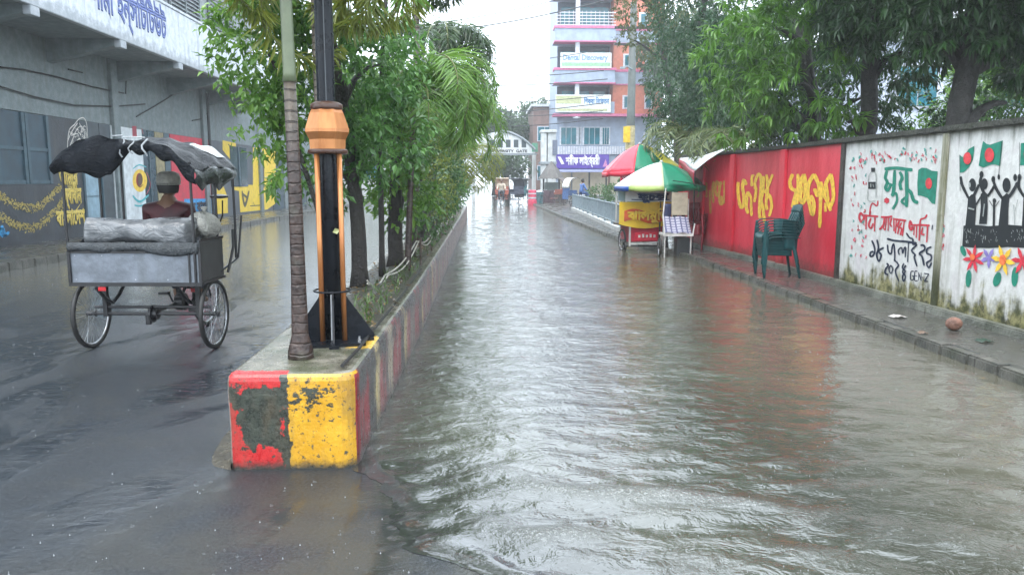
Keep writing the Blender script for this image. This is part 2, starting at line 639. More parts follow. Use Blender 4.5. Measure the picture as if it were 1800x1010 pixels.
# ---- muddy flood water of the right carriageway
n = NT('flood_water')
P = n.pos()
X, Y, Z = n.sep(P)
far = n.ramp(Y, 4, 30)
w1 = n.noise(n.scale(P, (0.75, 1.15, 1)), 2.4, 4, 0.55, 0.9)
w2 = n.noise(n.scale(P, (0.9, 1.25, 1)), 7.5, 4, 0.62, 0.8)
w3 = n.noise(P, 42, 3, 0.6)
vor = n.voronoi(P, 9)
ring = n.math('SINE', n.math('MULTIPLY', vor.outputs['Distance'], 70.0))
ring = n.math('MULTIPLY', ring, n.ramp(n.math('SUBTRACT', 0.42, vor.outputs['Distance']), 0.02, 0.4))
h = n.math('MULTIPLY_ADD', w2, 0.62, n.math('MULTIPLY', w1, 1.0))
h = n.math('MULTIPLY_ADD', w3, 0.06, h)
h = n.math('MULTIPLY_ADD', ring, 0.010, h)
mud = n.mix(n.ramp(n.noise(n.scale(P, (1, .5, 1)), 0.7, 4), 0.35, 0.65), (0.040, 0.042, 0.033), (0.066, 0.067, 0.052))
mud = n.mix(n.ramp(X, 1.6, 3.4), mud, (0.085, 0.080, 0.058))
at = n.t.nodes.new('ShaderNodeAttribute'); at.attribute_name = 'depth'
mud = n.mix(at.outputs['Fac'], (0.020, 0.021, 0.020), mud)
af = n.t.nodes.new('ShaderNodeAttribute'); af.attribute_name = 'crest'
froth_sparkle = n.math('MULTIPLY', af.outputs['Fac'], n.ramp(n.noise(P, 55, 4, .75), .5, .62))  # foam, and ripple sparkle painted as pale specks on the crests
mud = n.mix(n.math('MULTIPLY', froth_sparkle, .28), mud, (0.42, 0.44, 0.43))
h = n.math('MULTIPLY_ADD', n.math('MULTIPLY', n.noise(P, 75, 3, .7), af.outputs['Fac']), .28, h)
calm = n.math('MULTIPLY', n.math('MULTIPLY_ADD', n.ramp(X, 3.0, 0.6), 0.5, 0.45), n.math('MULTIPLY_ADD', n.ramp(at.outputs['Fac'], 0.0, 0.45), .85, .15))
bmp = n.bump(h, 0.026, 0.9); n.put(bmp.node.inputs['Strength'], calm)
n.set(color=mud, rough=0.05, ior=1.72, spec=1.0, normal=bmp)
water_mat = n.m


def wave(x, y):
    a = 0.0
    near = math.exp(-((y - 3.6) / 1.9) ** 2)
    # wash running off the lane towards the bottom of the picture, in long ridges
    s = y + 0.30 * x + 0.10 * math.sin(1.7 * x + 0.6)
    a += near * 0.0055 * math.sin(9.5 * s + 1.3 * math.sin(2.3 * x)) * (0.55 + 0.45 * math.sin(1.3 * x + 2 * y))
    a += near * 0.0035 * math.sin(21 * (y - 0.45 * x) + 2.0 * math.sin(3.1 * x + y))
    r = y - (3.75 - 0.22 * (x - 0.2) + 0.12 * math.sin(2.1 * x))
    a += 0.020 * math.exp(-(r / 0.09) ** 2) * math.exp(-((x - 1.0) / 1.1) ** 2)
    r2 = y - (3.28 + 0.05 * math.sin(3 * x) - 0.10 * x)
    a += 0.013 * math.exp(-(r2 / 0.06) ** 2) * math.exp(-((x - 0.25) / 0.8) ** 2)
    qx = x + .25 * mnoise.noise((x * 1.1, y * 1.1, 3.0)); qy = y + .30 * x + .25 * mnoise.noise((x * 1.1, y * 1.1, 9.0))
    a += 0.013 * near * mnoise.noise((qx * 1.9, qy * 5.2, 0.0)) + 0.007 * near * mnoise.noise((qx * 4.6, qy * 10.5, 5.0))
    a += 0.010 * (1 - near) * mnoise.noise((qx * 1.6, qy * 2.6, 2.0)) + .004 * mnoise.noise((x * 5.5, y * 7.0, 7.0))
    m = min(1, max(0, (y - 3) / 5))
    a += m * 0.45 * (0.006 * math.sin(4.1 * y + 1.1 * math.sin(1.9 * x + .4 * y)) * (0.6 + .4 * math.sin(.7 * y + x)) + 0.005 * math.sin(6.3 * y - 2.7 * x + 1.5 * math.sin(.8 * y)) + 0.003 * math.sin(11.0 * y + 3.9 * x + 2 * math.sin(1.3 * x)))
    return a


def water_fn(u, v):
    y = 0.6 + 1.4 * v + 59.9 * v ** 3.2 if False else 1.0 + (math.exp(v * math.log(61.0)) - 1.0)
    x0, x1 = shore(y), kerb_x(y) + 0.05
    x = x0 + (x1 - x0) * u
    e = min(1.0, (x - x0) / 0.16)
    edge = 0.007 * math.exp(-((x - x0 - 0.14) / 0.08) ** 2) * (1 if y < 4.3 else 0)
    return (x + (0.022 * math.sin(7 * y) + 0.016 * math.sin(19 * y + 1) + .011 * math.sin(47 * y + 2 * math.sin(9 * y)) + .006 * math.sin(101 * y)) * (1 - e if y < 4.2 else 0), y, 0.0015 + 0.0145 * e * e * (3 - 2 * e) + wave(x, y) * e + edge)


wobj = structure(part('flood_water', water_mat, None, lambda m: m.grid(water_fn, 170, 600), smooth=True))
co = np.empty(len(wobj.data.vertices) * 3); wobj.data.vertices.foreach_get('co', co); co = co.reshape(-1, 3)
sx = np.interp(co[:, 1], [0, 2.6, 2.95, 3.2, 3.55, 3.9, 4.2, 4.6, 60], [1.3, 0.45, -0.02, -0.33, -0.44, -0.56, -0.74, -0.9, -0.9])
dpt = np.where(co[:, 1] < 4.9, np.clip((co[:, 0] - sx) / 1.1, 0, 1), 1.0)
dpt = np.where((co[:, 1] >= 4.2) & (co[:, 1] < 4.9), np.clip(dpt + (co[:, 1] - 4.2) / .7, 0, 1), dpt)
crs = np.clip((co[:, 2] - 0.017) / 0.022, 0, 1) * np.clip((5.2 - co[:, 1]) / 1.2, 0, 1)
crs = np.maximum(crs, np.where(co[:, 1] < 4.1, .35 * np.exp(-((co[:, 0] - sx - .09) / .06) ** 2), 0))
for nm_, arr in (('depth', dpt), ('crest', crs)):
    wobj.data.attributes.new(nm_, 'FLOAT', 'POINT').data.foreach_set('value', arr.astype(np.float32))

# splashes of rain on the water
splash_mat = NT('splash_water').set(color=(0.55, 0.58, 0.6), rough=0.1, trans=0.6, ior=1.33)
sb = MB()
for i in range(3200):
    y = 2.9 + 17 * random.random() ** 1.7
    lo = -7.5 if y > 4.5 else -2.2
    x = random.uniform(lo, 4.1)
    if -1.75 < x < -0.65 and y > 4: continue
    z0 = 0.004 if x < shore(y) else 0.016 + wave(x, y)
    if y < 4.2 and abs(x - shore(y)) < .05: continue
    if x < shore(y) and random.random() < .6: continue
    r = random.uniform(0.0010, 0.0028) * (1 + .05 * y)
    if random.random() < 0.7:
        sb.lathe([(r * 1.3, -0.002), (r * 0.6, r * .7), (r * 0.45, r * 1.4), (r * 0.5, r * 1.9), (0.0003, r * 2.3)], (x, y, z0), 6, cap=False)
    else:
        sb.torus((x, y, z0), (0, 0, 1), r * 3.0, r * 0.18, 12, 4)
        for q in range(3):
            a = random.uniform(0, 6.28)
            sb.lathe([(0.0004, -r * .4), (r * .4, 0), (0.0004, r * .5)], (x + r * 3 * math.cos(a), y + r * 3 * math.sin(a), z0 + r * random.uniform(1, 3)), 5, cap=False)
tag(sb.build('rain_splashes', splash_mat, None, smooth=True), 'small clear rain splashes pocking the flooded road', 'rain splashes', kind='stuff')

# ---- pavements with kerbs
n = NT('wet_paving')
P = n.pos()
vb = n.t.nodes.new('ShaderNodeTexBrick'); n.put(vb.inputs['Vector'], P)
vb.inputs['Scale'].default_value = 2.2; vb.inputs['Mortar Size'].default_value = 0.012
vb.inputs['Color1'].default_value = (0.062, 0.06, 0.055, 1); vb.inputs['Color2'].default_value = (0.095, 0.09, 0.08, 1); vb.inputs['Mortar'].default_value = (0.03, 0.03, 0.027, 1)
nz = n.noise(P, 2.2, 6, 0.6)
c = n.mix(n.math('MULTIPLY', n.ramp(nz, 0.42, 0.66), 0.65), vb.outputs[0], (0.045, 0.05, 0.038))
n.set(color=c, rough=n.math('MULTIPLY_ADD', n.ramp(nz, 0.4, 0.62), 0.3, 0.08), normal=n.bump(n.math('MULTIPLY_ADD', n.noise(P, 60, 4), .5, n.math('MULTIPLY', vb.outputs['Fac'], -0.6)), 0.006))
paving = n.m
n = NT('kerb_stone')
P = n.pos()
nz = n.noise(P, 5, 6, 0.65)
jx, jy, jz = n.sep(P)
joint = n.ramp(n.math('ABSOLUTE', n.math('SUBTRACT', n.math('FRACT', n.math('MULTIPLY', jy, 1.35)), 0.5)), 0.02, 0.0)
c = n.mix(n.ramp(nz, 0.35, 0.68), (0.05, 0.052, 0.045), (0.13, 0.125, 0.11))
c = n.mix(n.math('MULTIPLY', n.ramp(n.noise(P, 1.7, 5), 0.5, 0.7), 0.55), c, (0.035, 0.045, 0.025))
c = n.mix(joint, c, (0.015, 0.015, 0.013))
n.set(color=c, rough=0.32, normal=n.bump(n.noise(P, 28, 5), 0.012))
kerb_mat = n.m

ys = [0.0, 4, 8, 12, 15, 17.5, 20.3, 24, 29, 33.7, 44, 60]
m = MB()
for i in range(len(ys) - 1):
    a, b = ys[i], ys[i + 1]
    ka, kb = kerb_x(a) + 0.14, kerb_x(b) + 0.14
    m.add([(ka, a, .1), (9 if a > 17 else 5.6, a, .1), (9 if a > 17 else 5.6, b, .1), (kb, b, .1)], [(0, 1, 2, 3)])
structure(m.build('pavement', paving, None))
m = MB()
for i in range(len(ys) - 1):
    a, b = ys[i], ys[i + 1]
    k = int((b - a) / 0.37)
    for j in range(k):
        y0 = a + (b - a) * j / k; y1 = a + (b - a) * (j + 1) / k
        dz = random.uniform(-.008, .006); dx = random.uniform(-.012, .012)
        q = [(kerb_x(y0) + dx, y0 + .004, 0), (kerb_x(y0) + .14, y0 + .004, 0), (kerb_x(y1) + .14, y1 - .004, 0), (kerb_x(y1) + dx, y1 - .004, 0)]
        m.prism([(p[0], p[1], -0.13) for p in q], (0, 0, 0.235 + dz))
structure(m.build('kerb', kerb_mat, None, bevel=0.018, smooth=False))
structure(part('pavement', paving, None, lambda m: m.add([(-10.8, 2, .15), (-8.66, 2, .15), (-8.66, 60, .15), (-10.8, 60, .15)], [(0, 1, 2, 3)])))
m = MB()
for j in range(150):
    y0 = 2 + j * .4
    m.box(-8.66, -8.5 + random.uniform(-.01, .01), y0 + .004, y0 + .396, -.13, .155 + random.uniform(-.006, .006))
structure(m.build('kerb', kerb_mat, None, bevel=0.015))

# ---- median island: painted concrete kerb, planted with earth
n = NT('painted_kerb')
P = n.pos()
X, Y, Z = n.sep(P)
N3 = n.t.nodes.new('ShaderNodeNewGeometry').outputs['Normal']
nx, ny, nzz = n.sep(N3)
n1 = n.noise(P, 9, 6, 0.7); n2 = n.noise(P, 26, 5, 0.7); n3 = n.noise(P, 3.2, 5, 0.6)
d1 = n.math('MULTIPLY_ADD', n.math('SUBTRACT', n1, 0.5), 0.36, n.math('MULTIPLY', n.math('SUBTRACT', n2, 0.5), 0.16))
red = n.mix(n.ramp(n2, 0.35, 0.7), (0.38, 0.010, 0.012), (0.50, 0.024, 0.024))
yel = n.mix(n.ramp(n1, 0.35, 0.7), (0.50, 0.25, 0.010), (0.60, 0.335, 0.022))
blk = n.mix(n.ramp(n2, 0.35, 0.7), (0.014, 0.019, 0.014), (0.05, 0.058, 0.042))
edge = n.math('MULTIPLY_ADD', n.math('SUBTRACT', n2, 0.5), 0.05, -1.095)
front = n.mix(n.math('GREATER_THAN', X, edge), red, yel)
bx = n.math('SUBTRACT', n.math('ABSOLUTE', n.math('ADD', X, 1.225)), 0.125)
bz = n.math('SUBTRACT', n.math('ABSOLUTE', n.math('SUBTRACT', Z, 0.295)), 0.165)
box = n.math('ADD', n.math('MAXIMUM', bx, bz), n.math('MULTIPLY', d1, 0.75))
front = n.mix(n.math('LESS_THAN', box, 0.0), front, blk)
bx2 = n.math('SUBTRACT', n.math('ABSOLUTE', n.math('ADD', X, 1.40)), 0.05)
bz2 = n.math('SUBTRACT', n.math('ABSOLUTE', n.math('SUBTRACT', Z, 0.42)), 0.06)
front = n.mix(n.math('LESS_THAN', n.math('ADD', n.math('MAXIMUM', bx2, bz2), n.math('MULTIPLY', d1, 0.6)), 0.0), front, blk)
line = n.math('ADD', n.math('SUBTRACT', n.math('ABSOLUTE', n.math('ADD', X, 1.105)), 0.018), n.math('MULTIPLY', d1, 0.25))
front = n.mix(n.math('LESS_THAN', line, 0.0), front, blk)
chipz = n.math('SUBTRACT', n.math('ABSOLUTE', n.math('SUBTRACT', Z, 0.42)), 0.07)
chipx = n.math('SUBTRACT', n.math('ABSOLUTE', n.math('ADD', X, 0.98)), 0.12)
chip = n.math('ADD', n.math('MAXIMUM', chipx, chipz), n.math('MULTIPLY', n.math('SUBTRACT', n.noise(n.scale(P, (1, 1, 1.6)), 17, 5, .7), 0.44), 0.75))
front = n.mix(n.math('LESS_THAN', chip, 0.0), front, blk)
front = n.mix(n.math('GREATER_THAN', n.noise(P, 34, 5, 0.7), 0.605), front, (0.045, 0.045, 0.035))
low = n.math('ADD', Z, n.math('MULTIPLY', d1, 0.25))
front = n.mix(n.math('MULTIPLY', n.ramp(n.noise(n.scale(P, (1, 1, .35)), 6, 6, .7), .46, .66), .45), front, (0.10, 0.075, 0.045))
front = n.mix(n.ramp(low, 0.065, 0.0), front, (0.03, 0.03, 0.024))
# the long side: stripes of old paint, run and washed out in vertical streaks
strk = n.noise(n.scale(P, (7, 7, 0.55)), 1.6, 5, 0.65)
strk2 = n.noise(n.scale(P, (16, 16, 0.5)), 1.7, 4, 0.65)
ph = n.math('FRACT', n.math('MULTIPLY_ADD', n.math('SUBTRACT', Y, 4.13), 0.62, n.math('MULTIPLY_ADD', n.math('SUBTRACT', strk, 0.5), 0.5, 0.0)))
s_ = n.mix(n.math('GREATER_THAN', ph, 0.30), (0.22, 0.014, 0.024), (0.025, 0.025, 0.025))
s_ = n.mix(n.math('GREATER_THAN', ph, 0.47), s_, (0.50, 0.38, 0.16))
s_ = n.mix(n.math('GREATER_THAN', ph, 0.56), s_, (0.26, 0.05, 0.055))
s_ = n.mix(n.math('GREATER_THAN', ph, 0.76), s_, (0.13, 0.10, 0.095))
s_ = n.mix(n.math('GREATER_THAN', ph, 0.88), s_, (0.34, 0.28, 0.20))
s_ = n.mix(n.math('MULTIPLY', n.ramp(strk2, 0.53, 0.64), 0.8), s_, (0.30, 0.255, 0.22))
s_ = n.mix(n.math('MULTIPLY', n.ramp(n.noise(n.scale(P, (10, 10, 0.8)), 1.3, 5, .7), 0.50, 0.6), 0.85), s_, (0.04, 0.034, 0.033))
s_ = n.mix(n.math('MULTIPLY', n.ramp(n.math('MULTIPLY_ADD', n.math('SUBTRACT', strk, .5), .5, Z), .34, .46), n.ramp(n3, .42, .55)), s_, (0.05, 0.05, 0.05))
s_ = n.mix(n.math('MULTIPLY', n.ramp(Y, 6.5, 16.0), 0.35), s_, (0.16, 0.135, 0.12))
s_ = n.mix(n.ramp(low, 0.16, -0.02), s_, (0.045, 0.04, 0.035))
side = n.math('MAXIMUM', n.math('GREATER_THAN', nx, 0.86), n.math('MULTIPLY', n.math('GREATER_THAN', Y, 4.285), n.math('GREATER_THAN', X, -1.0)))
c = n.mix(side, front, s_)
top = n.mix(n.ramp(n1, 0.35, 0.65), (0.085, 0.08, 0.06), (0.20, 0.185, 0.15))
top = n.mix(n.math('MULTIPLY', n.ramp(n3, 0.45, 0.62), 0.7), top, (0.05, 0.06, 0.03))
yp = n.math('LESS_THAN', n.math('ADD', n.math('ABSOLUTE', n.math('SUBTRACT', Y, 5.0)), n.math('MULTIPLY', d1, 0.9)), 0.20)
yp = n.math('MULTIPLY', yp, n.math('GREATER_THAN', n.math('ADD', X, n.math('MULTIPLY', d1, 0.5)), -0.88))
top = n.mix(yp, top, (0.62, 0.38, 0.06))
rp = n.math('MULTIPLY', n.math('LESS_THAN', n.math('ADD', Y, n.math('MULTIPLY', d1, 0.4)), 4.24), n.math('LESS_THAN', X, -1.09))
top = n.mix(rp, top, red)
c = n.mix(n.math('GREATER_THAN', nzz, 0.75), c, top)
back = n.math('MAXIMUM', n.math('LESS_THAN', nx, -0.62), n.math('MULTIPLY', n.math('GREATER_THAN', Y, 4.24), n.math('MULTIPLY', n.math('LESS_THAN', X, -1.2), n.math('LESS_THAN', nzz, .75))))
c = n.mix(back, c, n.mix(n.ramp(n1, 0.4, 0.6), (0.16, 0.15, 0.13), (0.32, 0.24, 0.21)))
n.set(color=c, rough=n.math('MULTIPLY_ADD', n2, 0.3, 0.14), spec=0.55, normal=n.bump(n.math('MULTIPLY_ADD', n2, 0.5, n1), 0.006))
kpaint = n.m


def isl_r(y): return float(np.interp(y, [4, 8, 14, 34], [-0.715, -0.665, -0.67, -0.70]))
def isl_l(y): return float(np.interp(y, [4, 8, 34], [-1.425, -1.47, -1.5]))


island = thing('median_planter', 'long raised median kerb with red, yellow and black peeling paint, filled with earth and plants', 'median', (-1.07, 4.2, 0))
pts = []
y0 = 4.17
def arc(cx, cy, r, a0, a1, k=6): return [(cx + r * math.cos(a0 + (a1 - a0) * i / k), cy + r * math.sin(a0 + (a1 - a0) * i / k)) for i in range(k + 1)]
pts += arc(isl_l(y0) + .05, y0 + .05, .05, PI, 1.5 * PI)
pts += arc(isl_r(y0) - .11, y0 + .11, .11, 1.5 * PI, 2 * PI)
yy = [4.6, 5, 5.6, 6.2, 7, 8, 9, 10, 12, 14, 17, 20, 24, 28, 33]
pts += [(isl_r(y), y) for y in yy] + [(isl_l(y), y) for y in yy[::-1]]
m = MB()
npt = len(pts)
def inset(d):
    out = []
    for i in range(npt):
        p0, p1, p2 = Vector(pts[i - 1]), Vector(pts[i]), Vector(pts[(i + 1) % npt])
        e1, e2 = (p1 - p0).normalized(), (p2 - p1).normalized()
        nn_ = (Vector((-e1.y, e1.x)) + Vector((-e2.y, e2.x)))
        nn_ = nn_.normalized() / max(.5, (1 + e1.dot(e2)) / 2) ** .5
        out.append(p1 + nn_ * d)
    return out
rings = [(0, -.13), (0, .05), (.002, .25), (-.002, .42), (0, .505), (.006, .527), (.018, .542), (.036, .55)]
vs = []
for d_, z_ in rings:
    for i, q in enumerate(inset(d_)): vs.append((q.x, q.y, z_))
fs = [(r_ * npt + i, r_ * npt + (i + 1) % npt, (r_ + 1) * npt + (i + 1) % npt, (r_ + 1) * npt + i) for r_ in range(len(rings) - 1) for i in range(npt)]
fs.append(tuple((len(rings) - 1) * npt + i for i in range(npt)))
m.add(vs, fs)
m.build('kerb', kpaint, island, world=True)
n = NT('wet_earth')
P = n.pos()
c = n.mix(n.ramp(n.noise(P, 14, 6, .7), .35, .65), (0.028, 0.024, 0.018), (0.085, 0.072, 0.052))
c = n.mix(n.math('MULTIPLY', n.ramp(n.noise(P, 3, 5), .45, .65), .6), c, (0.035, 0.05, 0.02))
n.set(color=c, rough=0.4, normal=n.bump(n.noise(P, 26, 6, .7), 0.05))
earth = n.m
m = MB()
def soil(u, v):
    y = 5.35 + 27.4 * v ** 1.5
    a, b = isl_l(y) + .11, isl_r(y) - .11
    e = math.sin(PI * u)
    return (a + (b - a) * u, y, 0.551 + 0.03 * e * (0.6 + .4 * math.sin(5 * y)) + .012 * math.sin(17 * y + 9 * u) * e)
m.grid(soil, 10, 90)
m.build('soil', earth, island, world=True, smooth=True)
m = MB()
ap = [(-1.43, 4.35), (-1.62, 4.3), (-1.72, 4.45), (-1.66, 4.8), (-1.58, 5.6), (-1.56, 7.4), (-1.45, 7.4)]
m.grid(lambda u, v: (-1.42 - (.26 * max(0.0, math.sin(PI * v ** .55)) ** .8 + .02 * math.sin(17 * v) * v) * u, 4.17 + 2.6 * v, .034 * (1 - u) ** 1.3 + .008 * math.sin(23 * v + 9 * u) * (1 - u) - .002 * u), 10, 40)
m.build('silt_apron', mat('wet_silt', (0.060, 0.052, 0.036), 0.25, 0.45, 9, 0.02, dirt=.5), island, world=True, smooth=True)

# fallen leaves and tufts on the earth
k = 900
yv = 5.3 + 24 * rng.random(k) ** 1.4
xv = -1.36 + 0.58 * rng.random(k)
leaf_brown = leaf_mat('leaf_litter', (0.05, 0.03, 0.015), (0.20, 0.13, 0.05), 0.1)
a = unit(k); a[:, 2] *= .15
nr = np.tile([0, 0, 1.0], (k, 1)) + unit(k) * .3
tag(leaf_mesh('leaf_litter', np.c_[xv, yv, np.full(k, .585)], a, nr, rng.uniform(.04, .09, k), rng.uniform(.02, .04, k), leaf_brown), 'brown fallen leaves scattered over the planted earth of the median', 'fallen leaves', kind='stuff')
k = 520
cy = rng.choice([5.7, 6.3, 7.0, 7.9, 8.8, 9.9, 11, 12.5, 14, 16, 18.5, 21], k) + rng.normal(size=k) * .22
cx = -0.92 + rng.normal(size=k) * .10
a = unit(k) * .6; a[:, 2] = 1
tag(leaf_mesh('grass', np.c_[np.clip(cx, -1.35, -.8), cy, np.full(k, .56)], a, unit(k), rng.uniform(.05, .16, k), .012, leaf_mat('grass_blade', (0.03, 0.07, 0.015), (0.10, 0.17, 0.04)), droop=.4), 'short green weeds growing in the earth beside the kerb', 'weeds', kind='stuff')

# ================================================================== the painted boundary wall
n = NT('red_wall')
P = n.pos(); X, Y, Z = n.sep(P)
n1 = n.noise(n.scale(P, (1, 1, .25)), 2.4, 6, .65); n2 = n.noise(P, 12, 5, .65)
c = n.mix(n.ramp(n1, .35, .68), (0.56, 0.020, 0.042), (0.70, 0.055, 0.085))
c = n.mix(n.math('MULTIPLY', n.ramp(n2, .6, .72), .35), c, (0.30, 0.02, 0.03))
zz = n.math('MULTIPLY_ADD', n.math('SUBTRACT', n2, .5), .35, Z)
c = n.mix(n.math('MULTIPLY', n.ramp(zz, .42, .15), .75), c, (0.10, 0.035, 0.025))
n.set(color=c, rough=0.38, normal=n.bump(n2, .006))
red_wall = n.m
n = NT('white_wall')
P = n.pos(); X, Y, Z = n.sep(P)
st = n.noise(n.scale(P, (5, 5, .35)), 1.5, 6, .65); n2 = n.noise(P, 11, 6, .7); n3 = n.noise(P, 3.4, 5, .6)
c = n.mix(n.ramp(n2, .35, .7), (0.58, 0.58, 0.56), (0.70, 0.70, 0.68))
c = n.mix(n.math('MULTIPLY', n.ramp(n3, .5, .72), .35), c, (0.55, 0.47, 0.52))
c = n.mix(n.math('MULTIPLY', n.ramp(st, .54, .70), .45), c, (0.22, 0.21, 0.17))
zn = n.math('MULTIPLY_ADD', n.math('SUBTRACT', n3, .5), .9, n.math('MULTIPLY_ADD', n.math('SUBTRACT', st, .5), .8, Z))
moss = n.mix(n.ramp(n.noise(P, 7, 5, .7), .38, .62), (0.05, 0.055, 0.018), (0.26, 0.24, 0.11))
moss = n.mix(n.ramp(n2, .52, .66), moss, (0.022, 0.024, 0.014))
c = n.mix(n.ramp(zn, .50, .22), c, moss)
tn = n.math('MULTIPLY_ADD', n.math('SUBTRACT', st, .5), .5, Z)
c = n.mix(n.math('MULTIPLY', n.ramp(tn, 2.0, 2.2), .7), c, (0.07, 0.075, 0.05))
n.set(color=c, rough=0.5, normal=n.bump(n2, .008))
white_wall = n.m
coping_mat = mat('mossy_coping', (0.035, 0.036, 0.026), .55, .5, 6, .03, dirt=.6, dcol=(0.02, 0.03, 0.01))
plinth_mat = mat('drain_edge', (0.16, 0.165, 0.14), .35, .35, 6, .02, dirt=.7, dcol=(0.03, 0.04, 0.02))
mossy_pier = NT('mossy_pier')
n = mossy_pier
P = n.pos(); X, Y, Z = n.sep(P)
st = n.noise(n.scale(P, (5, 5, .35)), 1.7, 6, .65)
c = n.mix(n.ramp(st, .4, .6), (0.36, 0.35, 0.28), (0.13, 0.13, 0.06))
c = n.mix(n.ramp(n.math('MULTIPLY_ADD', st, .8, Z), 1.25, .75), c, (0.045, 0.05, 0.02))
n.set(color=c, rough=.5, normal=n.bump(n.noise(P, 14, 5), .012)); mossy_pier = n.m

wall = thing('boundary_wall', 'tall painted boundary wall, red and white panels with slogans along the right pavement', 'wall', (5.2, 12, 0))
WP = [(5.32, 4.0), (5.26, 6.25), (5.21, 8.585), (5.2, 11.05), (5.19, 13.2), (5.08, 15.55), (4.93, 17.2), (4.80, 18.6)]
kinds = ['white', 'white', 'white', 'red', 'red', 'red', 'red']
panels = []
for i in range(7):
    (xa, ya), (xb, yb) = WP[i], WP[i + 1]
    d = Vector((xb - xa, yb - ya, 0)); L = d.length; d.normalize(); nn = Vector((-d.y, d.x, 0))      # towards the road
    m = MB(); m.prism([(xa, ya, 0.0), (xb, yb, 0.0), (xb - nn.x * .12, yb - nn.y * .12, 0), (xa - nn.x * .12, ya - nn.y * .12, 0)], (0, 0, 2.14))
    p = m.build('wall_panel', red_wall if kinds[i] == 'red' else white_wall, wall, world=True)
    p['label'] = ['mould stained white panel', 'white panel with black figures, flags and flowers', 'white panel with slogans around a green flag', 'red panel with yellow lettering beside the chairs',
                  'red panel with tall yellow letters', 'red panel with faded yellow letters', 'red panel behind the carts'][i]
    panels.append((p, Vector((xa, ya, 0)), d, nn, L))
    m = MB()
    c0 = Vector((xa, ya, 0)) - d * .02 + nn * .055; e0 = Vector((xb, yb, 0)) + d * .02 + nn * .055
    m.prism([(c0.x, c0.y, 2.14), (e0.x, e0.y, 2.14), (e0.x - nn.x * .26, e0.y - nn.y * .26, 2.14), (c0.x - nn.x * .26, c0.y - nn.y * .26, 2.14)], (0, 0, .07))
    m.build('coping', coping_mat, wall, world=True, bevel=.012)
    m = MB()
    c0 = Vector((xa, ya, 0)) + nn * .003; e0 = Vector((xb, yb, 0)) + nn * .003
    m.prism([(c0.x, c0.y, .02), (e0.x, e0.y, .02), (e0.x + nn.x * .11, e0.y + nn.y * .11, .02), (c0.x + nn.x * .11, c0.y + nn.y * .11, .02)], (0, 0, .16))
    m.build('plinth', plinth_mat, wall, world=True, bevel=.015)
for i in range(8):
    x, y = WP[i]
    nn = panels[min(i, 6)][3]; d = panels[min(i, 6)][2]
    w, dep = (.11, .06) if i >= 4 else ((.055, .03) if i == 2 else (.06, .03))
    q = Vector((x, y, 0))
    m = MB(); m.prism([tuple(q + d * w), tuple(q - d * w), tuple(q - d * w + nn * dep), tuple(q + d * w + nn * dep)], (0, 0, 2.137))
    m.build('pilaster', red_wall if i >= 4 else (mossy_pier if i != 3 else mat('dark_pier', (0.05, 0.04, 0.035), .5, .5, 5, .02)), wall, world=True, bevel=.01)

# ---- paint on the panels
paint = lambda nm, c: mat('paint_' + nm, c, .5, .22, 16)
green_p, red_p, navy_p, black_p, yellow_p = paint('green', (0.012, 0.20, 0.135)), paint('red', (0.50, 0.03, 0.05)), paint('navy', (0.012, 0.02, 0.045)), paint('black', (0.012, 0.015, 0.018)), paint('yellow', (0.80, 0.50, 0.05))
pink_p, teal_p, violet_p, orange_p, white_p, grey_p = paint('pink', (0.62, 0.16, 0.20)), paint('teal', (0.10, 0.34, 0.30)), paint('violet', (0.24, 0.19, 0.48)), paint('orange', (0.75, 0.16, 0.05)), paint('white', (0.62, 0.6, 0.56)), paint('grey', (0.30, 0.32, 0.31))

p, a, d, nn, L = panels[2]
px = 1 / 1350.0
S3, S4 = (1490, 250, 6.735), (1490, 370, 7.21)
W = lambda crop, s: crop
g = Paint(a, nn, *S3)
for q, w in [([(440, 318), (560, 305), (680, 318), (772, 328)], 40), ([(470, 335), (450, 420), (472, 470), (452, 545), (482, 565), (522, 490)], 36), ([(470, 480), (545, 510)], 36), ([(562, 330), (552, 540), (532, 640)], 40),
             ([(530, 640), (575, 600), (590, 680), (562, 750), (536, 792)], 28), ([(622, 350), (650, 420), (625, 490), (640, 565)], 38), ([(700, 325), (707, 560), (700, 765)], 40), ([(700, 645), (645, 700), (712, 752)], 28), ([(718, 560), (758, 600), (790, 690), (842, 712)], 42)]:
    g.stroke(q, W(w, 6.735))
g.build('lettering', green_p, p)
f = Paint(a, nn, *S3)
f.poly([(840, 330), (880, 302), (940, 306), (1000, 338), (1070, 345), (1060, 480), (1040, 732), (1000, 722), (950, 660), (880, 632), (834, 628), (828, 480)])
fo = f.build('flag_painting', green_p, p)
f = Paint(a, nn, *S3, lift=.010).disc((970, 487), 40, 66); f.build('flag_disc', orange_p if False else paint('flag_red', (0.62, 0.05, 0.06)), p)
b = Paint(a, nn, *S3)
b.poly([(280, 303), (328, 303), (330, 350), (282, 352)]).poly([(247, 470), (345, 468), (345, 553), (247, 553)])
b.build('bottle_painting', black_p, p)
b = Paint(a, nn, *S3, lift=.011)
for q, w in [([(290, 352), (262, 395), (252, 470)], 8), ([(325, 352), (345, 400), (345, 660)], 8), ([(250, 555), (252, 690), (345, 690)], 8), ([(285, 490), (285, 535)], 16), ([(310, 495), (318, 530)], 12)]: b.stroke(q, W(w, 6.735))
b.build('bottle_outline', grey_p, p)
r = Paint(a, nn, *S3).disc((465, 690), 36, 38, 16, 0, .25, 6)
r.stroke([(262, 860), (275, 765), (300, 722), (350, 752), (362, 690)], W(17, 6.735))
r.frame(*S4)
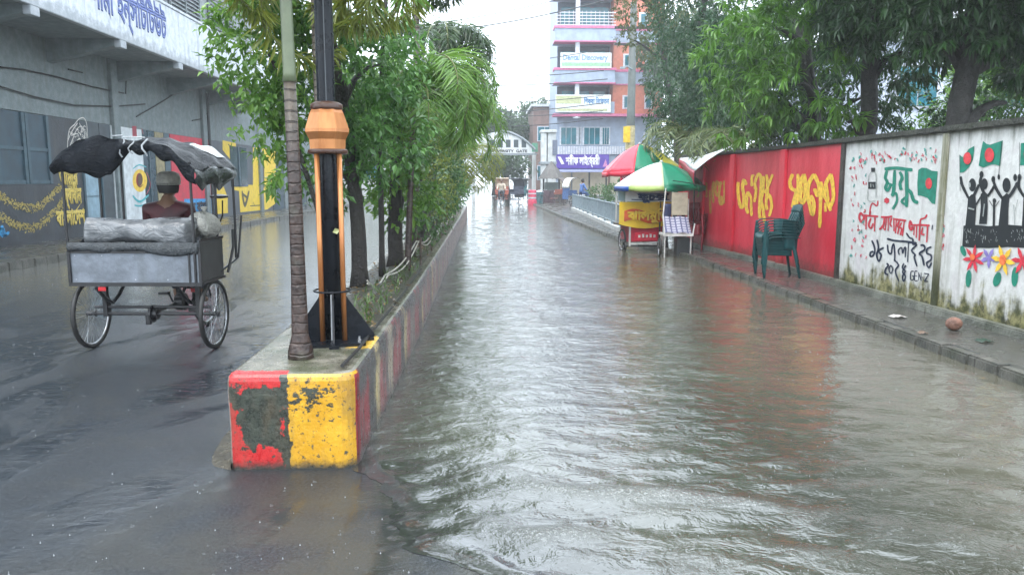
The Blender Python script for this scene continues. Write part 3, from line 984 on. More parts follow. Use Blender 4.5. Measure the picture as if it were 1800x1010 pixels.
for q, w in [([(190, 58), (290, 68), (392, 75)], 22), ([(205, 70), (168, 30), (152, 90), (180, 145), (210, 100), (205, 60)], 24), ([(240, 75), (236, 240)], 22), ([(300, 95), (272, 180), (300, 225), (330, 160)], 20), ([(352, 85), (345, 262)], 22), ([(300, 10), (290, 70)], 16),
             ([(428, 80), (500, 84), (572, 72)], 22), ([(472, 90), (462, 175), (408, 242)], 20), ([(440, 190), (480, 250)], 18), ([(500, 90), (482, 250)], 18), ([(525, 85), (520, 255)], 18), ([(562, 92), (542, 165), (562, 205)], 18), ([(588, 92), (592, 262)], 20), ([(622, 100), (610, 290)], 20),
             ([(598, 108), (680, 118), (748, 128)], 22), ([(660, 130), (638, 200), (690, 232), (672, 312)], 20), ([(722, 135), (700, 322)], 18), ([(690, 150), (655, 220), (640, 300)], 16), ([(752, 285), (766, 314)], 16),
             ([(832, 185), (940, 182), (1048, 190)], 22), ([(826, 190), (800, 132), (790, 205), (812, 245), (832, 200)], 24), ([(882, 195), (876, 345)], 20), ([(922, 195), (914, 382)], 22), ([(962, 212), (944, 295), (985, 302)], 18), ([(1022, 195), (1010, 402)], 22), ([(920, 180), (930, 112), (980, 95), (1012, 50)], 18), ([(850, 200), (842, 310)], 18)]:
    r.stroke(q, w * 1.2)
r.build('lettering', red_p, p)
k = Paint(a, nn, *S4)
for q, w in [([(310, 378), (340, 450), (348, 520), (322, 572), (290, 575), (294, 530), (332, 518)], 24), ([(375, 368), (395, 470), (372, 560), (400, 642), (428, 560), (392, 512), (462, 468)], 24),
             ([(502, 355), (600, 380), (740, 392), (882, 412)], 26), ([(510, 430), (520, 520), (555, 545), (572, 450), (592, 430), (602, 560), (598, 642)], 20), ([(660, 560), (648, 500), (690, 470), (702, 540), (722, 480), (740, 470), (735, 592)], 18), ([(778, 400), (765, 652)], 20),
             ([(750, 282), (790, 342), (832, 362), (832, 425), (882, 432), (818, 502), (862, 560), (850, 592), (885, 705)], 22), ([(930, 440), (972, 440), (982, 492), (918, 542), (950, 582), (976, 695)], 24), ([(1070, 460), (1018, 482), (1010, 540), (1062, 562), (1062, 622), (1008, 662), (1036, 722), (1070, 655)], 22),
             ([(500, 668), (522, 692), (488, 742), (484, 792), (522, 812)], 22), ([(555, 690), (530, 740), (555, 795), (580, 740), (555, 690)], 15), ([(602, 625), (652, 690), (612, 762), (655, 895)], 20), ([(722, 668), (700, 722), (738, 765), (704, 832), (716, 895), (742, 832), (704, 775), (748, 690)], 18),
             ([(842, 770), (806, 775), (800, 868), (836, 872), (838, 830), (820, 828)], 13), ([(888, 770), (856, 772), (854, 880), (892, 884)], 13), ([(855, 825), (885, 826)], 12), ([(905, 884), (906, 782)], 13), ([(906, 784), (936, 888)], 12), ([(936, 890), (936, 785)], 13), ([(945, 845), (966, 846)], 13), ([(975, 795), (1036, 802)], 20), ([(1036, 802), (980, 893)], 18), ([(980, 893), (1032, 898)], 20)]:
    k.stroke(q, W(w, 7.21))
k.stroke([(1085, 182), (1076, 242)], W(18, 7.21))
k.build('lettering', navy_p, p)
for nm, mt_, seed in (('fleck_painting', red_p, 3), ('fleck_painting', teal_p, 5), ('fleck_painting', pink_p, 8)):
    rr = random.Random(seed)
    q = Paint(a, nn, *S3)
    for i in range(42):
        z_ = rr.random()
        if z_ < .5: c = (rr.uniform(120, 1080), rr.uniform(60, 225))
        elif z_ < .8: c = (rr.uniform(40, 230), rr.uniform(180, 1350))
        else: c = (rr.uniform(1070, 1140), rr.uniform(700, 1250))
        q.stroke([c, (c[0] + rr.uniform(-16, 16), c[1] + rr.uniform(8, 34)), (c[0] + rr.uniform(-18, 18), c[1] + rr.uniform(18, 48))], W(rr.uniform(7, 22), 6.735))
    q.build(nm, mt_, p)

p, a, d, nn, L = panels[1]
S5, S6 = (1660, 230, 5.314), (1660, 400, 5.314)
f = Paint(a, nn, *S5)
f.poly([(148, 225), (170, 245), (190, 238), (230, 170), (285, 140), (280, 200), (268, 275), (232, 340), (185, 385), (148, 392)])
f.poly([(365, 95), (400, 122), (430, 130), (500, 106), (550, 90), (540, 200), (525, 330), (480, 314), (440, 315), (370, 342), (325, 326), (342, 200)])
f.poly([(720, 115), (800, 108), (860, 120), (850, 330), (800, 318), (712, 322)])
f.frame(*S6)
for c, rx, ry, t in [((180, 218), 24, 52, -.35), ((230, 475), 27, 82, .08), ((498, 482), 36, 70, .3), ((664, 458), 32, 94, .06), ((120 + 790, 470), 34, 80, .2)]: f.disc(c, rx, ry, 12, t)
f.build('flag_painting', green_p, p)
f = Paint(a, nn, *S5, lift=.011); f.disc((224, 256), 38, 58).disc((430, 226), 44, 68).disc((800, 215), 46, 66); f.build('flag_disc', paint('flag_red', (0.62, 0.05, 0.06)), p)
b = Paint(a, nn, *S5)
w5 = lambda c: c
b.disc((265, 505), 35, 62).stroke([(155, 425), (172, 510), (232, 632)], w5(26)).stroke([(328, 500), (300, 560), (278, 608)], w5(26))
b.poly([(226, 625), (262, 590), (295, 605), (302, 700), (290, 905), (198, 905), (215, 750)])
b.disc((380, 495), 30, 52).disc((352, 408), 20, 32).stroke([(350, 420), (342, 490), (372, 575)], w5(28)).stroke([(480, 500), (445, 560), (408, 612)], w5(24)).stroke([(350, 610), (300, 692)], w5(22))
b.poly([(345, 590), (380, 560), (408, 592), (412, 700), (402, 870), (330, 870), (345, 720)])
b.disc((588, 507), 38, 70).stroke([(460, 450), (492, 540), (548, 632)], w5(28)).stroke([(692, 480), (650, 560), (605, 622)], w5(28)).disc((460, 452), 18, 30).disc((665, 436), 18, 34).disc((512, 430), 12, 26)
b.poly([(538, 622), (588, 580), (612, 602), (602, 740), (600, 905), (508, 905), (530, 700)])
b.disc((472, 652), 17, 24).stroke([(470, 670), (466, 890)], w5(30)).stroke([(425, 650), (455, 702)], w5(9)).stroke([(520, 650), (485, 702)], w5(9))
b.stroke([(710, 430), (700, 525), (760, 625)], w5(28)).disc((708, 432), 18, 30).poly([(745, 630), (790, 570), (840, 620), (835, 900), (730, 900), (740, 740)]).disc((800, 505), 38, 68)
b.stroke([(148, 225), (155, 562)], w5(5)).stroke([(545, 100), (513, 432)], w5(7)).stroke([(706, 110), (705, 420)], w5(6))
b.frame(*S6)
b.poly([(182, -18), (250, -30), (420, -14), (600, -28), (740, -16), (900, -24), (900, 170), (760, 190), (600, 180), (420, 190), (250, 185), (170, 178)])
b.build('figure_painting', black_p, p)
q = Paint(a, nn, *S5, lift=.011)
rr = random.Random(4)
for i in range(60):
    c = (rr.uniform(200, 760), rr.uniform(905, 1030)); q.stroke([c, (c[0] + rr.uniform(-10, 10), c[1] + rr.uniform(5, 30))], w5(rr.uniform(3, 9)))
q.stroke([(235, 720), (290, 735)], w5(22)).stroke([(385, 680), (372, 800)], w5(14)).stroke([(660, 690), (670, 880)], w5(9)).stroke([(700, 640), (672, 750)], w5(7)).disc((248, 505), 10, 26)
q.build('figure_highlights', grey_p, p)
def flower(pp, c, r0, n_, tw, m_=None):
    pts_ = []
    for i in range(n_ * 4):
        t = 2 * PI * i / (n_ * 4) + tw
        r_ = r0 * (0.62 + 0.38 * math.cos(n_ * (t - tw)) ** 1) if True else r0
        pts_.append((c[0] + r_ * math.cos(t), c[1] + r_ * 1.28 * math.sin(t)))
    pp.poly(pts_)
f = Paint(a, nn, *S6, lift=.012); flower(f, (282, 290), 108, 7, .4); flower(f, (742, 310), 112, 6, .1); f.build('flower_painting', paint('crimson', (0.60, 0.035, 0.06)), p)
f = Paint(a, nn, *S6, lift=.010); flower(f, (422, 280), 82, 5, .3); f.build('flower_painting', violet_p, p)
f = Paint(a, nn, *S6, lift=.016); flower(f, (562, 305), 118, 6, .2); f.build('flower_painting', yellow_p, p)
f = Paint(a, nn, *S6, lift=.020); f.disc((562, 300), 32, 50).disc((278, 275), 24, 32); f.build('flower_heart', orange_p, p)

def ywords(panel, frame, strokes, dist, mt=yellow_p):
    p, a, d, nn, L = panel
    y = Paint(a, nn, *frame)
    for q, w in strokes: y.stroke(q, w * 1.3)
    y.build('lettering', mt, p)
ywords(panels[3], (1380, 260, 6.736), [([(95, 310), (60, 400), (80, 480), (132, 512), (120, 590), (88, 705)], 34), ([(155, 308), (158, 480), (140, 650), (158, 695)], 32), ([(70, 470), (160, 520)], 30), ([(232, 308), (243, 430), (242, 560), (216, 655), (184, 600), (195, 500), (188, 420), (222, 312)], 34),
    ([(350, 310), (286, 420), (274, 560), (300, 690), (326, 795), (346, 660), (308, 560)], 36), ([(350, 310), (400, 430), (410, 520), (386, 562), (352, 480)], 34), ([(432, 400), (426, 600), (414, 945)], 32), ([(550, 308), (490, 420), (468, 560), (502, 620), (546, 745)], 34), ([(550, 308), (572, 450), (577, 600), (538, 700)], 34), ([(482, 650), (484, 755)], 32), ([(500, 440), (520, 620)], 30)], 12.6)
ywords(panels[4], (1230, 280, 7.767), [([(528, 310), (525, 420), (540, 560), (566, 655), (602, 620), (602, 480), (588, 380), (604, 285), (638, 350)], 34), ([(660, 440), (640, 560), (640, 660), (662, 742)], 32), ([(660, 440), (702, 520), (705, 620), (710, 775)], 26), ([(655, 530), (650, 610)], 26), ([(715, 370), (712, 290), (722, 228), (746, 232)], 28),
    ([(770, 390), (758, 320), (800, 208), (836, 232), (842, 330), (832, 480), (818, 720), (830, 805)], 32), ([(742, 385), (772, 400), (766, 500), (748, 585)], 30), ([(875, 230), (868, 420), (848, 560), (870, 680), (890, 868)], 32), ([(918, 208), (932, 400), (912, 600), (925, 690)], 32), ([(1002, 205), (950, 340), (908, 440)], 28), ([(878, 430), (960, 500), (988, 640), (952, 778)], 32)], 15.0)
faded = paint('faded_yellow', (0.48, 0.27, 0.05))
ywords(panels[5], (1230, 280, 7.767), [([(140, 420), (142, 560), (150, 742)], 22), ([(190, 300), (178, 420), (190, 595)], 26), ([(240, 288), (214, 400), (240, 500), (272, 420), (252, 300)], 26), ([(292, 300), (268, 450), (280, 602), (312, 600), (298, 500)], 26), ([(336, 290), (335, 605)], 26), ([(190, 330), (340, 330)], 16)], 16.8, faded)
ywords(panels[6], (1230, 280, 7.767), [([(95, 320), (98, 520)], 22), ([(60, 320), (50, 480), (85, 500)], 22), ([(20, 330), (24, 520)], 22), ([(-30, 340), (0, 430), (-30, 520)], 22), ([(-80, 340), (-76, 530)], 22), ([(-90, 345), (100, 320)], 14)], 18.0, faded)

# ================================================================== the institute building on the left
FX = -10.6
def fy(px): return -1350 * FX / (850 - px)          # distance along the facade of a photograph column
def fz(px, py): return CAM_H + (318 - py) / 1350 * fy(px)

conc = NT('aged_concrete'); n = conc
P = n.pos(); X, Y, Z = n.sep(P)
st = n.noise(n.scale(P, (3, 3, .22)), 1.3, 6, .65); n2 = n.noise(P, 5, 6, .65)
c = n.mix(n.ramp(n2, .35, .68), (0.135, 0.17, 0.175), (0.20, 0.235, 0.245))
c = n.mix(n.math('MULTIPLY', n.ramp(st, .5, .68), .5), c, (0.13, 0.14, 0.13))
n.set(color=c, rough=.6, normal=n.bump(n.noise(P, 30, 4), .006)); conc = n.m
fasc = NT('whitewashed_concrete'); n = fasc
P = n.pos(); X, Y, Z = n.sep(P)
st = n.noise(n.scale(P, (3, 3, .25)), 1.6, 6, .68); n2 = n.noise(P, 6, 6, .68)
c = n.mix(n.ramp(n2, .35, .65), (0.48, 0.52, 0.57), (0.64, 0.675, 0.72))
c = n.mix(n.math('MULTIPLY', n.ramp(st, .50, .68), .5), c, (0.24, 0.27, 0.30))
lowz = n.math('MULTIPLY_ADD', n.math('SUBTRACT', n2, .5), .5, Z)
c = n.mix(n.math('MULTIPLY', n.ramp(lowz, 5.32, 5.08), .5), c, (0.15, 0.17, 0.18))
n.set(color=c, rough=.6, normal=n.bump(n2, .01)); fasc = n.m
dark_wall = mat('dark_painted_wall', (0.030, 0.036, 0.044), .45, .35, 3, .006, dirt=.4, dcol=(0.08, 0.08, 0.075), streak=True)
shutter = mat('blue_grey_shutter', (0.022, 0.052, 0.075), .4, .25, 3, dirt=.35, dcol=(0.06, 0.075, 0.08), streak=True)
shutter_fr = mat('shutter_frame', (0.045, 0.085, 0.11), .45, .25, 5)
garland_p = mat('paint_gold', (0.42, 0.33, 0.09), .55, .35, 20)
pale_blue = mat('pale_blue_door', (0.24, 0.36, 0.44), .5, .2, 4, dirt=.4, streak=True, dcol=(.1, .12, .13))
tin = mat('grey_corrugated', (0.16, 0.19, 0.20), .5, .3, 5, dirt=.5, streak=True)

inst = thing('institute_building', 'long grey two storey institute with blue lettered concrete canopy and painted ground floor', 'building', (-11, 24, 0))
part('wall', conc, inst, lambda m: (m.box(FX - 6, FX, 6, 52, 3.18, 5.02), m.box(FX - 6, FX - .06, 6, 52, -.1, 3.18)), world=True)
part('canopy_slab', conc, inst, lambda m: m.box(FX - 1, -8.95, 6, 34.5, 5.02, 5.14), world=True)
part('canopy_fascia', fasc, inst, lambda m: (m.box(-8.95, -8.8, 5.8, 27.0, 5.0, 6.42), m.box(-8.95, -8.8, 27.02, 34.7, 5.0, 6.42), m.box(-8.97, -8.77, 5.8, 34.7, 6.423, 6.5)), world=True, bevel=.012)
for y in (12.4, 16.05, 19.8, 23.4, 27.0, 30.6, 34.2):
    part('beam', conc, inst, lambda m: (m.prism([(FX, y - .14, 5.02), (-8.96, y - .14, 5.02), (-8.96, y - .14, 4.86), (FX, y - .14, 4.46)], (0, .28, 0))), world=True, bevel=.01)
    part('beam_end', fasc, inst, lambda m: m.box(-8.955, -8.80, y - .16, y + .16, 4.82, 4.998), world=True, bevel=.008)
for y in (8.5, 15.7, fy(225), 30.0, 37.2):
    part('pilaster', conc, inst, lambda m: m.box(FX, FX + .10, y - .2, y + .2, .1, 5.015), world=True, bevel=.01)
up = MB()
up.box(-13, -11.4, 6, 40, 5.15, 10.4)
up.build('upper_wall', mat('upper_wall', (0.20, 0.22, 0.23), .6, .3, 3, dirt=.5, streak=True), inst, world=True)
for i, y in enumerate((14.5, 18.6, 22.7, 26.8, 30.9, 35)):
    w = part('window', mat('dark_opening', (0.018, 0.025, 0.03), .3), inst, lambda m: m.box(-11.42, -11.36, y - 1.5, y + 1.5, 6.9, 9.2), world=True)
    g = MB()
    for k in range(15): g.box(-11.352, -11.30, y - 1.46, y + 1.46, 6.95 + k * .15, 6.95 + k * .15 + .05)
    for k in range(3): g.box(-11.355, -11.28, y - 1.5 + k * 1.46, y - 1.43 + k * 1.46, 6.88, 9.24)
    g.build('grille', tin, w, world=True)
# lettering along the canopy
tx = lambda px_: 1350 * 8.8 / (850 - px_)
blue_sign = mat('paint_signblue', (0.085, 0.13, 0.36), .5, .3, 14)
lettering('ইন্সিটিটউট', blue_sign, inst, (-8.8, tx(243), 5.50), (0, 1, 0), (0, 0, 1), width=tx(322) - tx(243), height=.92, weight=.04)
lettering('গামী', blue_sign, inst, (-8.8, tx(194), 5.52), (0, 1, 0), (0, 0, 1), width=tx(238) - tx(194), height=.92, weight=.04)
lettering('ভূিম', blue_sign, inst, (-8.8, 14.6, 5.55), (0, 1, 0), (0, 0, 1), width=2.5, height=.92, weight=.04)

# ground floor: shutters, murals, doors
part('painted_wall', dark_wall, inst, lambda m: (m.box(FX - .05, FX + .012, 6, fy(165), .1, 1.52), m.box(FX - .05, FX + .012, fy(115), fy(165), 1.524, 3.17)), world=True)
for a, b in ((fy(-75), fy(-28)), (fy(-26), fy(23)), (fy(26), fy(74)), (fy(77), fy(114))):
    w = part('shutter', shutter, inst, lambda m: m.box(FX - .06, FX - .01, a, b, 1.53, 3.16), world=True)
    part('frame', shutter_fr, w, lambda m: (m.box(FX - .02, FX + .03, a - .02, a + .09, 1.53, 3.165), m.box(FX - .02, FX + .03, b - .09, b + .02, 1.53, 3.165), m.box(FX - .015, FX + .02, a + .09, b - .09, 2.3, 2.38), m.box(FX - .015, FX + .02, a + .09, b - .09, 1.53, 1.62)), world=True)
S2 = (0, 180, 3.6)
pf = (FX + .012, 0, 0)
q = Paint(pf, (1, 0, 0), *S2)
rr = random.Random(11)
def garl(pts_, half):
    for i in range(len(pts_) - 1):
        a, b = pts_[i], pts_[i + 1]
        k = int(math.hypot(b[0] - a[0], b[1] - a[1]) / 5)
        for j in range(k):
            t = j / k; cx = a[0] + (b[0] - a[0]) * t; cy = a[1] + (b[1] - a[1]) * t
            for r_ in range(3):
                ox, oy = rr.uniform(-7, 7), rr.uniform(-half, half)
                q.strokem([(cx + ox, cy + oy), (cx + ox + rr.uniform(-8, 8), cy + oy + rr.uniform(-9, 9)), (cx + ox + rr.uniform(-10, 10), cy + oy + rr.uniform(-12, 12))], rr.uniform(.012, .03))
garl([(-130, 520), (-60, 545), (0, 590), (60, 630), (120, 658), (200, 672), (270, 645), (330, 585), (392, 520)], 24)
garl([(-130, 660), (-60, 690), (0, 715), (70, 762), (150, 795), (220, 790), (290, 745), (350, 690), (400, 620), (432, 560), (452, 470)], 26)
q.build('garland_painting', garland_p, inst)
q = Paint(pf, (1, 0, 0), *S2)
for pts_ in ([(425, 290), (430, 220), (440, 170), (470, 140), (500, 105), (530, 100), (548, 140), (552, 210), (565, 250)], [(440, 280), (460, 230), (480, 180), (510, 150), (530, 180), (535, 240), (520, 290)], [(470, 270), (500, 230), (525, 260)], [(450, 210), (490, 200), (500, 250), (470, 290)], [(500, 130), (515, 170), (505, 210)], [(425, 250), (450, 190), (490, 130)], [(540, 180), (550, 240), (545, 290)]):
    q.strokem(pts_, .028)
for i in range(40):
    c = (rr.uniform(440, 545), rr.uniform(150, 290)); q.strokem([c, (c[0] + rr.uniform(-14, 14), c[1] + rr.uniform(-18, 18)), (c[0] + rr.uniform(-20, 20), c[1] + rr.uniform(-20, 20))], .014)
q.build('sketch_painting', white_p, inst)
yl = mat('paint_yellow_wall', (0.62, 0.47, 0.10), .5, .25, 16)
for txt, x0, x1, yb, hh in (('আমার', 452, 565, 515, .50), ('স্বাধীন', 470, 580, 630, .55), ('বাংলােদশ', 416, 592, 762, .52)):
    a = fy(x0 / 3.6); b = fy(x1 / 3.6)
    lettering(txt, yl, inst, (FX + .013, a, fz((x0 + x1) / 7.2, 180 + yb / 3.6)), (0, 1, 0), (0, 0, 1), width=b - a, height=hh, weight=.055)
q = Paint(pf, (1, 0, 0), 0, 0, 1)
for i in range(16):
    c = (rr.uniform(-20, 14), rr.uniform(398, 415)); q.strokem([c, (c[0] + rr.uniform(-6, 6), c[1] + 3), (c[0] + rr.uniform(-6, 6), c[1] - 4)], .07)
q.build('blue_blotch_painting', mat('paint_sky_blue', (0.03, 0.27, 0.55), .5, .2, 12), inst)
def facade(name, mt, x0, x1, z0, z1, out=.012, par=None):
    return part(name, mt, par or inst, lambda m: m.box(FX - .055, FX + out, fy(x0), fy(x1), z0, z1), world=True)
dr = facade('door', pale_blue, 168, 196, .12, 2.45, .0)
part('door_frame', shutter_fr, dr, lambda m: (m.box(FX - .05, FX + .05, fy(165), fy(168), .12, 2.6), m.box(FX - .05, FX + .05, fy(196), fy(198), .12, 2.6), m.box(FX - .05, FX + .05, fy(168), fy(196), 2.46, 2.6)), world=True)
part('door_rail', pale_blue, dr, lambda m: [m.box(FX - .01, FX + .03, fy(169), fy(195), z, z + .1) for z in (.2, 1.2, 2.3)], world=True)
facade('dark_bay', mat('slate_bay', (0.045, 0.06, 0.07), .5, .3, 4), 199, 217, .12, 3.17)
facade('lintel_panel', mat('slate_bay', (0, 0, 0)), 166, 198, 2.62, 3.17)
white_panel = mat('white_poster_wall', (0.60, 0.64, 0.66), .5, .15, 5, dirt=.35, streak=True, dcol=(.3, .33, .34))
wp = facade('poster_wall', white_panel, 218, 269, .12, 3.17, .02)
pw = (FX + .02, 0, 0)
q = Paint(pw, (1, 0, 0), *S2)
q.poly([(835, 150), (862, 150), (866, 215), (838, 215)]).disc((880, 490), 20, 44)
q.build('poster_figure', mat('paint_maroon', (0.30, 0.03, 0.05), .5), wp)
q = Paint(pw, (1, 0, 0), *S2, lift=.003)
q.disc((884, 495), 46, 72, 20); q.build('emblem', mat('paint_emblem_yellow', (0.75, 0.50, 0.05), .5), wp)
q = Paint(pw, (1, 0, 0), *S2, lift=.012); q.disc((884, 488), 17, 38, 12).strokem([(868, 520), (884, 535), (902, 520)], .03); q.build('emblem_heart', mat('paint_brown', (0.10, 0.045, 0.02), .5), wp)
q = Paint(pw, (1, 0, 0), *S2, lift=.006)
q.strokem([(838, 590), (884, 628), (940, 585)], .07).strokem([(840, 420), (880, 395), (925, 410)], .04).strokem([(850, 650), (885, 655), (925, 640)], .05)
for i in range(14): q.strokem([(838 + i * 7.5, 585 + 40 * math.sin(i / 13 * PI)), (841 + i * 7.5, 602 + 40 * math.sin(i / 13 * PI))], .02)
q.build('emblem_ribbon', mat('paint_teal_ribbon', (0.05, 0.38, 0.42), .5), wp)
q = Paint(pw, (1, 0, 0), *S2, lift=.008); q.strokem([(925, 440), (950, 520), (925, 580)], .04).strokem([(895, 165), (905, 200)], .06); q.build('poster_stroke', mat('paint_maroon', (0, 0, 0)), wp)
w = facade('window', mat('window_glass', (0.03, 0.06, 0.075), .12, .2, 2), 270, 291, .9, 3.17, -.01)
facade('window_frame', shutter_fr, 279.5, 281, .9, 3.17, .015, w)
w = facade('window', mat('tan_board', (0.26, 0.22, 0.12), .5, .3, 6), 292, 315, .9, 3.17, -.005)
facade('window_frame', shutter_fr, 306, 315, .9, 3.17, .015, w)
facade('sill_wall', mat('slate_bay', (0, 0, 0)), 270, 315.5, .12, .9)
rp_ = facade('red_mural', mat('mural_red', (0.52, 0.025, 0.05), .45, .18, 5, dirt=.25, streak=True, dcol=(.25, .02, .03)), 316, 381, .12, 3.17, .02)
mural_blue = mat('mural_blue', (0.03, 0.26, 0.55), .5, .3, 10)
q = Paint((FX + .02, 0, 0), (1, 0, 0), *S2)
q.poly([(1165, 610), (1370, 608), (1370, 700), (1260, 708), (1165, 690)]).poly([(1155, 392), (1215, 392), (1222, 445), (1155, 448)])
q.build('blue_patch', mural_blue, rp_)
lettering('মুক্ত বাংলা', mat('paint_black_letter', (0.01, 0.014, 0.03), .5), rp_, (FX + .036, fy(327), fz(352, 372)), (0, 1, 0), (0, 0, 1), width=fy(378) - fy(327), height=.55, weight=.045)
ymat = mat('mural_yellow', (0.72, 0.50, 0.03), .45, .12, 5, dirt=.2, streak=True, dcol=(.4, .25, .03))
gw = facade('grey_wall', mat('slate_wall', (0.075, 0.085, 0.10), .5, .25, 4), 382, 486, .12, 3.17, .0)
q = Paint((FX, 0, 0), (1, 0, 0), *S2)
q.poly([(1372, 500), (1410, 520), (1440, 600), (1442, 700), (1372, 706)])
q.poly([(1465, 552), (1500, 470), (1510, 520), (1600, 522), (1600, 285), (1745, 300), (1742, 640), (1690, 678), (1520, 695), (1512, 560)])
q.poly([(1408, 240), (1492, 258), (1494, 310), (1465, 370), (1430, 330), (1408, 300)])
q.build('yellow_mural', ymat, gw)
q = Paint((FX, 0, 0), (1, 0, 0), *S2, lift=.012)
for pts_, w_ in (([(1530, 560), (1548, 650), (1575, 560)], .22), ([(1535, 580), (1560, 600)], .2), ([(1640, 330), (1645, 360)], .1), ([(1700, 340), (1690, 400)], .06), ([(1640, 470), (1665, 500), (1640, 520)], .06), ([(1700, 460), (1720, 500), (1690, 530), (1730, 560)], .06), ([(1580, 655), (1650, 650)], .07), ([(1600, 630), (1610, 655)], .05), ([(1690, 560), (1700, 620)], .05), ([(1440, 265), (1460, 280)], .08)): q.strokem(pts_, w_)
q.poly([(1655, 335), (1668, 335), (1672, 540), (1658, 540)])
q.build('mural_marks', mat('paint_dark_marks', (0.07, 0.06, 0.03), .5), gw)
w = facade('window', mat('window_glass', (0, 0, 0)), 416, 444, 1.35, 3.05, .02)
facade('window_frame', shutter_fr, 429, 431, 1.35, 3.05, .05, w)
for i, (a, b) in enumerate(((487, 505), (507, 524), (526, 542), (544, 556))):
    facade('shutter', [shutter, tin, shutter, tin][i], a, b, .12, 3.1, .0)
# pipe and cables on the facade
part('drain_pipe', mat('dark_pipe', (0.02, 0.024, 0.026), .4), inst, lambda m: (m.tube([(FX + .12, fy(378), .15), (FX + .12, fy(378), 4.9)], .055, 8), [m.box(FX, FX + .17, fy(378) - .08, fy(378) + .08, z, z + .05) for z in (1, 2.6, 4.1)]), world=True)
m = MB()
for pts_ in ([(0, 118), (40, 122), (100, 135), (160, 152), (218, 164)], [(0, 152), (60, 170), (130, 185), (200, 187), (255, 183)], [(222, 136), (221, 165)], [(240, 205), (275, 185), (310, 163)], [(338, 212), (368, 206)], [(120, 122), (145, 128)]):
    m.tube([on_plane(a, b, (FX + .05, 0, 0), Vector((1, 0, 0))) for a, b in pts_], .018, 5)
m.build('wall_cable', mat('black_cable', (0.015, 0.015, 0.015), .5), inst, world=True)
part('roof', conc, inst, lambda m: m.box(-13.2, -11.1, 5.8, 40.2, 10.4, 10.6), world=True)

# ================================================================== a person (one continuous skinned body)
def skin(verts, edges, radii, lvl=2):
    me = bpy.data.meshes.new('body'); me.from_pydata(verts, edges, [])
    o = bpy.data.objects.new('body', me); col.objects.link(o)
    md = o.modifiers.new('s', 'SKIN'); md.use_smooth_shade = True
    for i, r in enumerate(radii):
        me.skin_vertices[0].data[i].radius = (r, r) if not isinstance(r, tuple) else r
    me.skin_vertices[0].data[0].use_root = True
    if lvl:
        sd = o.modifiers.new('d', 'SUBSURF'); sd.levels = lvl; sd.render_levels = lvl
    bpy.context.view_layer.update()
    out = bpy.data.meshes.new_from_object(o.evaluated_get(bpy.context.evaluated_depsgraph_get()))
    bpy.data.objects.remove(o)
    return out


def head_mesh(m, c, r=0.1, face=Vector((0, 1, 0))):
    """head with jaw, nose, ears and eye sockets, looking along +y of the person"""
    cx, cy, cz = c
    def f(u, v):
        t = 2 * PI * u; ph = PI * (v - .5)
        x = math.cos(ph) * math.sin(t); y = math.cos(ph) * math.cos(t); z = math.sin(ph)
        w = .86 if z > -.2 else .86 - .22 * min(1, (-z - .2))
        yy = y * (1.0 if y > 0 else .98)
        bump_ = .16 * math.exp(-((x / .14) ** 2 + ((z + .08) / .2) ** 2)) if y > .3 else 0
        eye = -.07 * (math.exp(-(((abs(x) - .32) / .13) ** 2 + ((z - .08) / .1) ** 2))) if y > .3 else 0
        mouth = -.04 * math.exp(-((x / .25) ** 2 + ((z + .5) / .05) ** 2)) if y > .2 else 0
        return (cx + x * w * r, cy + (yy + bump_ + eye + mouth) * r, cz + z * r * 1.18)
    m.grid(f, 28, 18)
    for s in (-1, 1):
        m.torus((cx + s * r * .86, cy - r * .05, cz - r * .02), (1, .25 * s, 0), r * .17, r * .07, 10, 6)


def hand(m, c, d, grip, side):
    """palm and five fingers closing on a bar that runs along x"""
    c = Vector(c); d = Vector(d).normalized()
    m.tube([c - d * .03, c + d * .03, c + d * .07], [.026, .036, .034], 8)
    for i, ln in enumerate((.06, .07, .066, .052)):
        x = (i - 1.5) * .019
        p = c + d * .07 + Vector((x, 0, .004))
        m.tube([p, p + d * ln * .5, p + d * ln * .75 + grip * ln * .45, p + d * ln * .5 + grip * ln * .8], [.0095, .009, .008, .007], 6)
    p = c + d * .015 + Vector((side * .034, 0, 0))
    m.tube([p, p + d * .03 + Vector((side * .012, 0, -.01)), p + d * .055 + grip * .03], [.011, .0095, .008], 6)


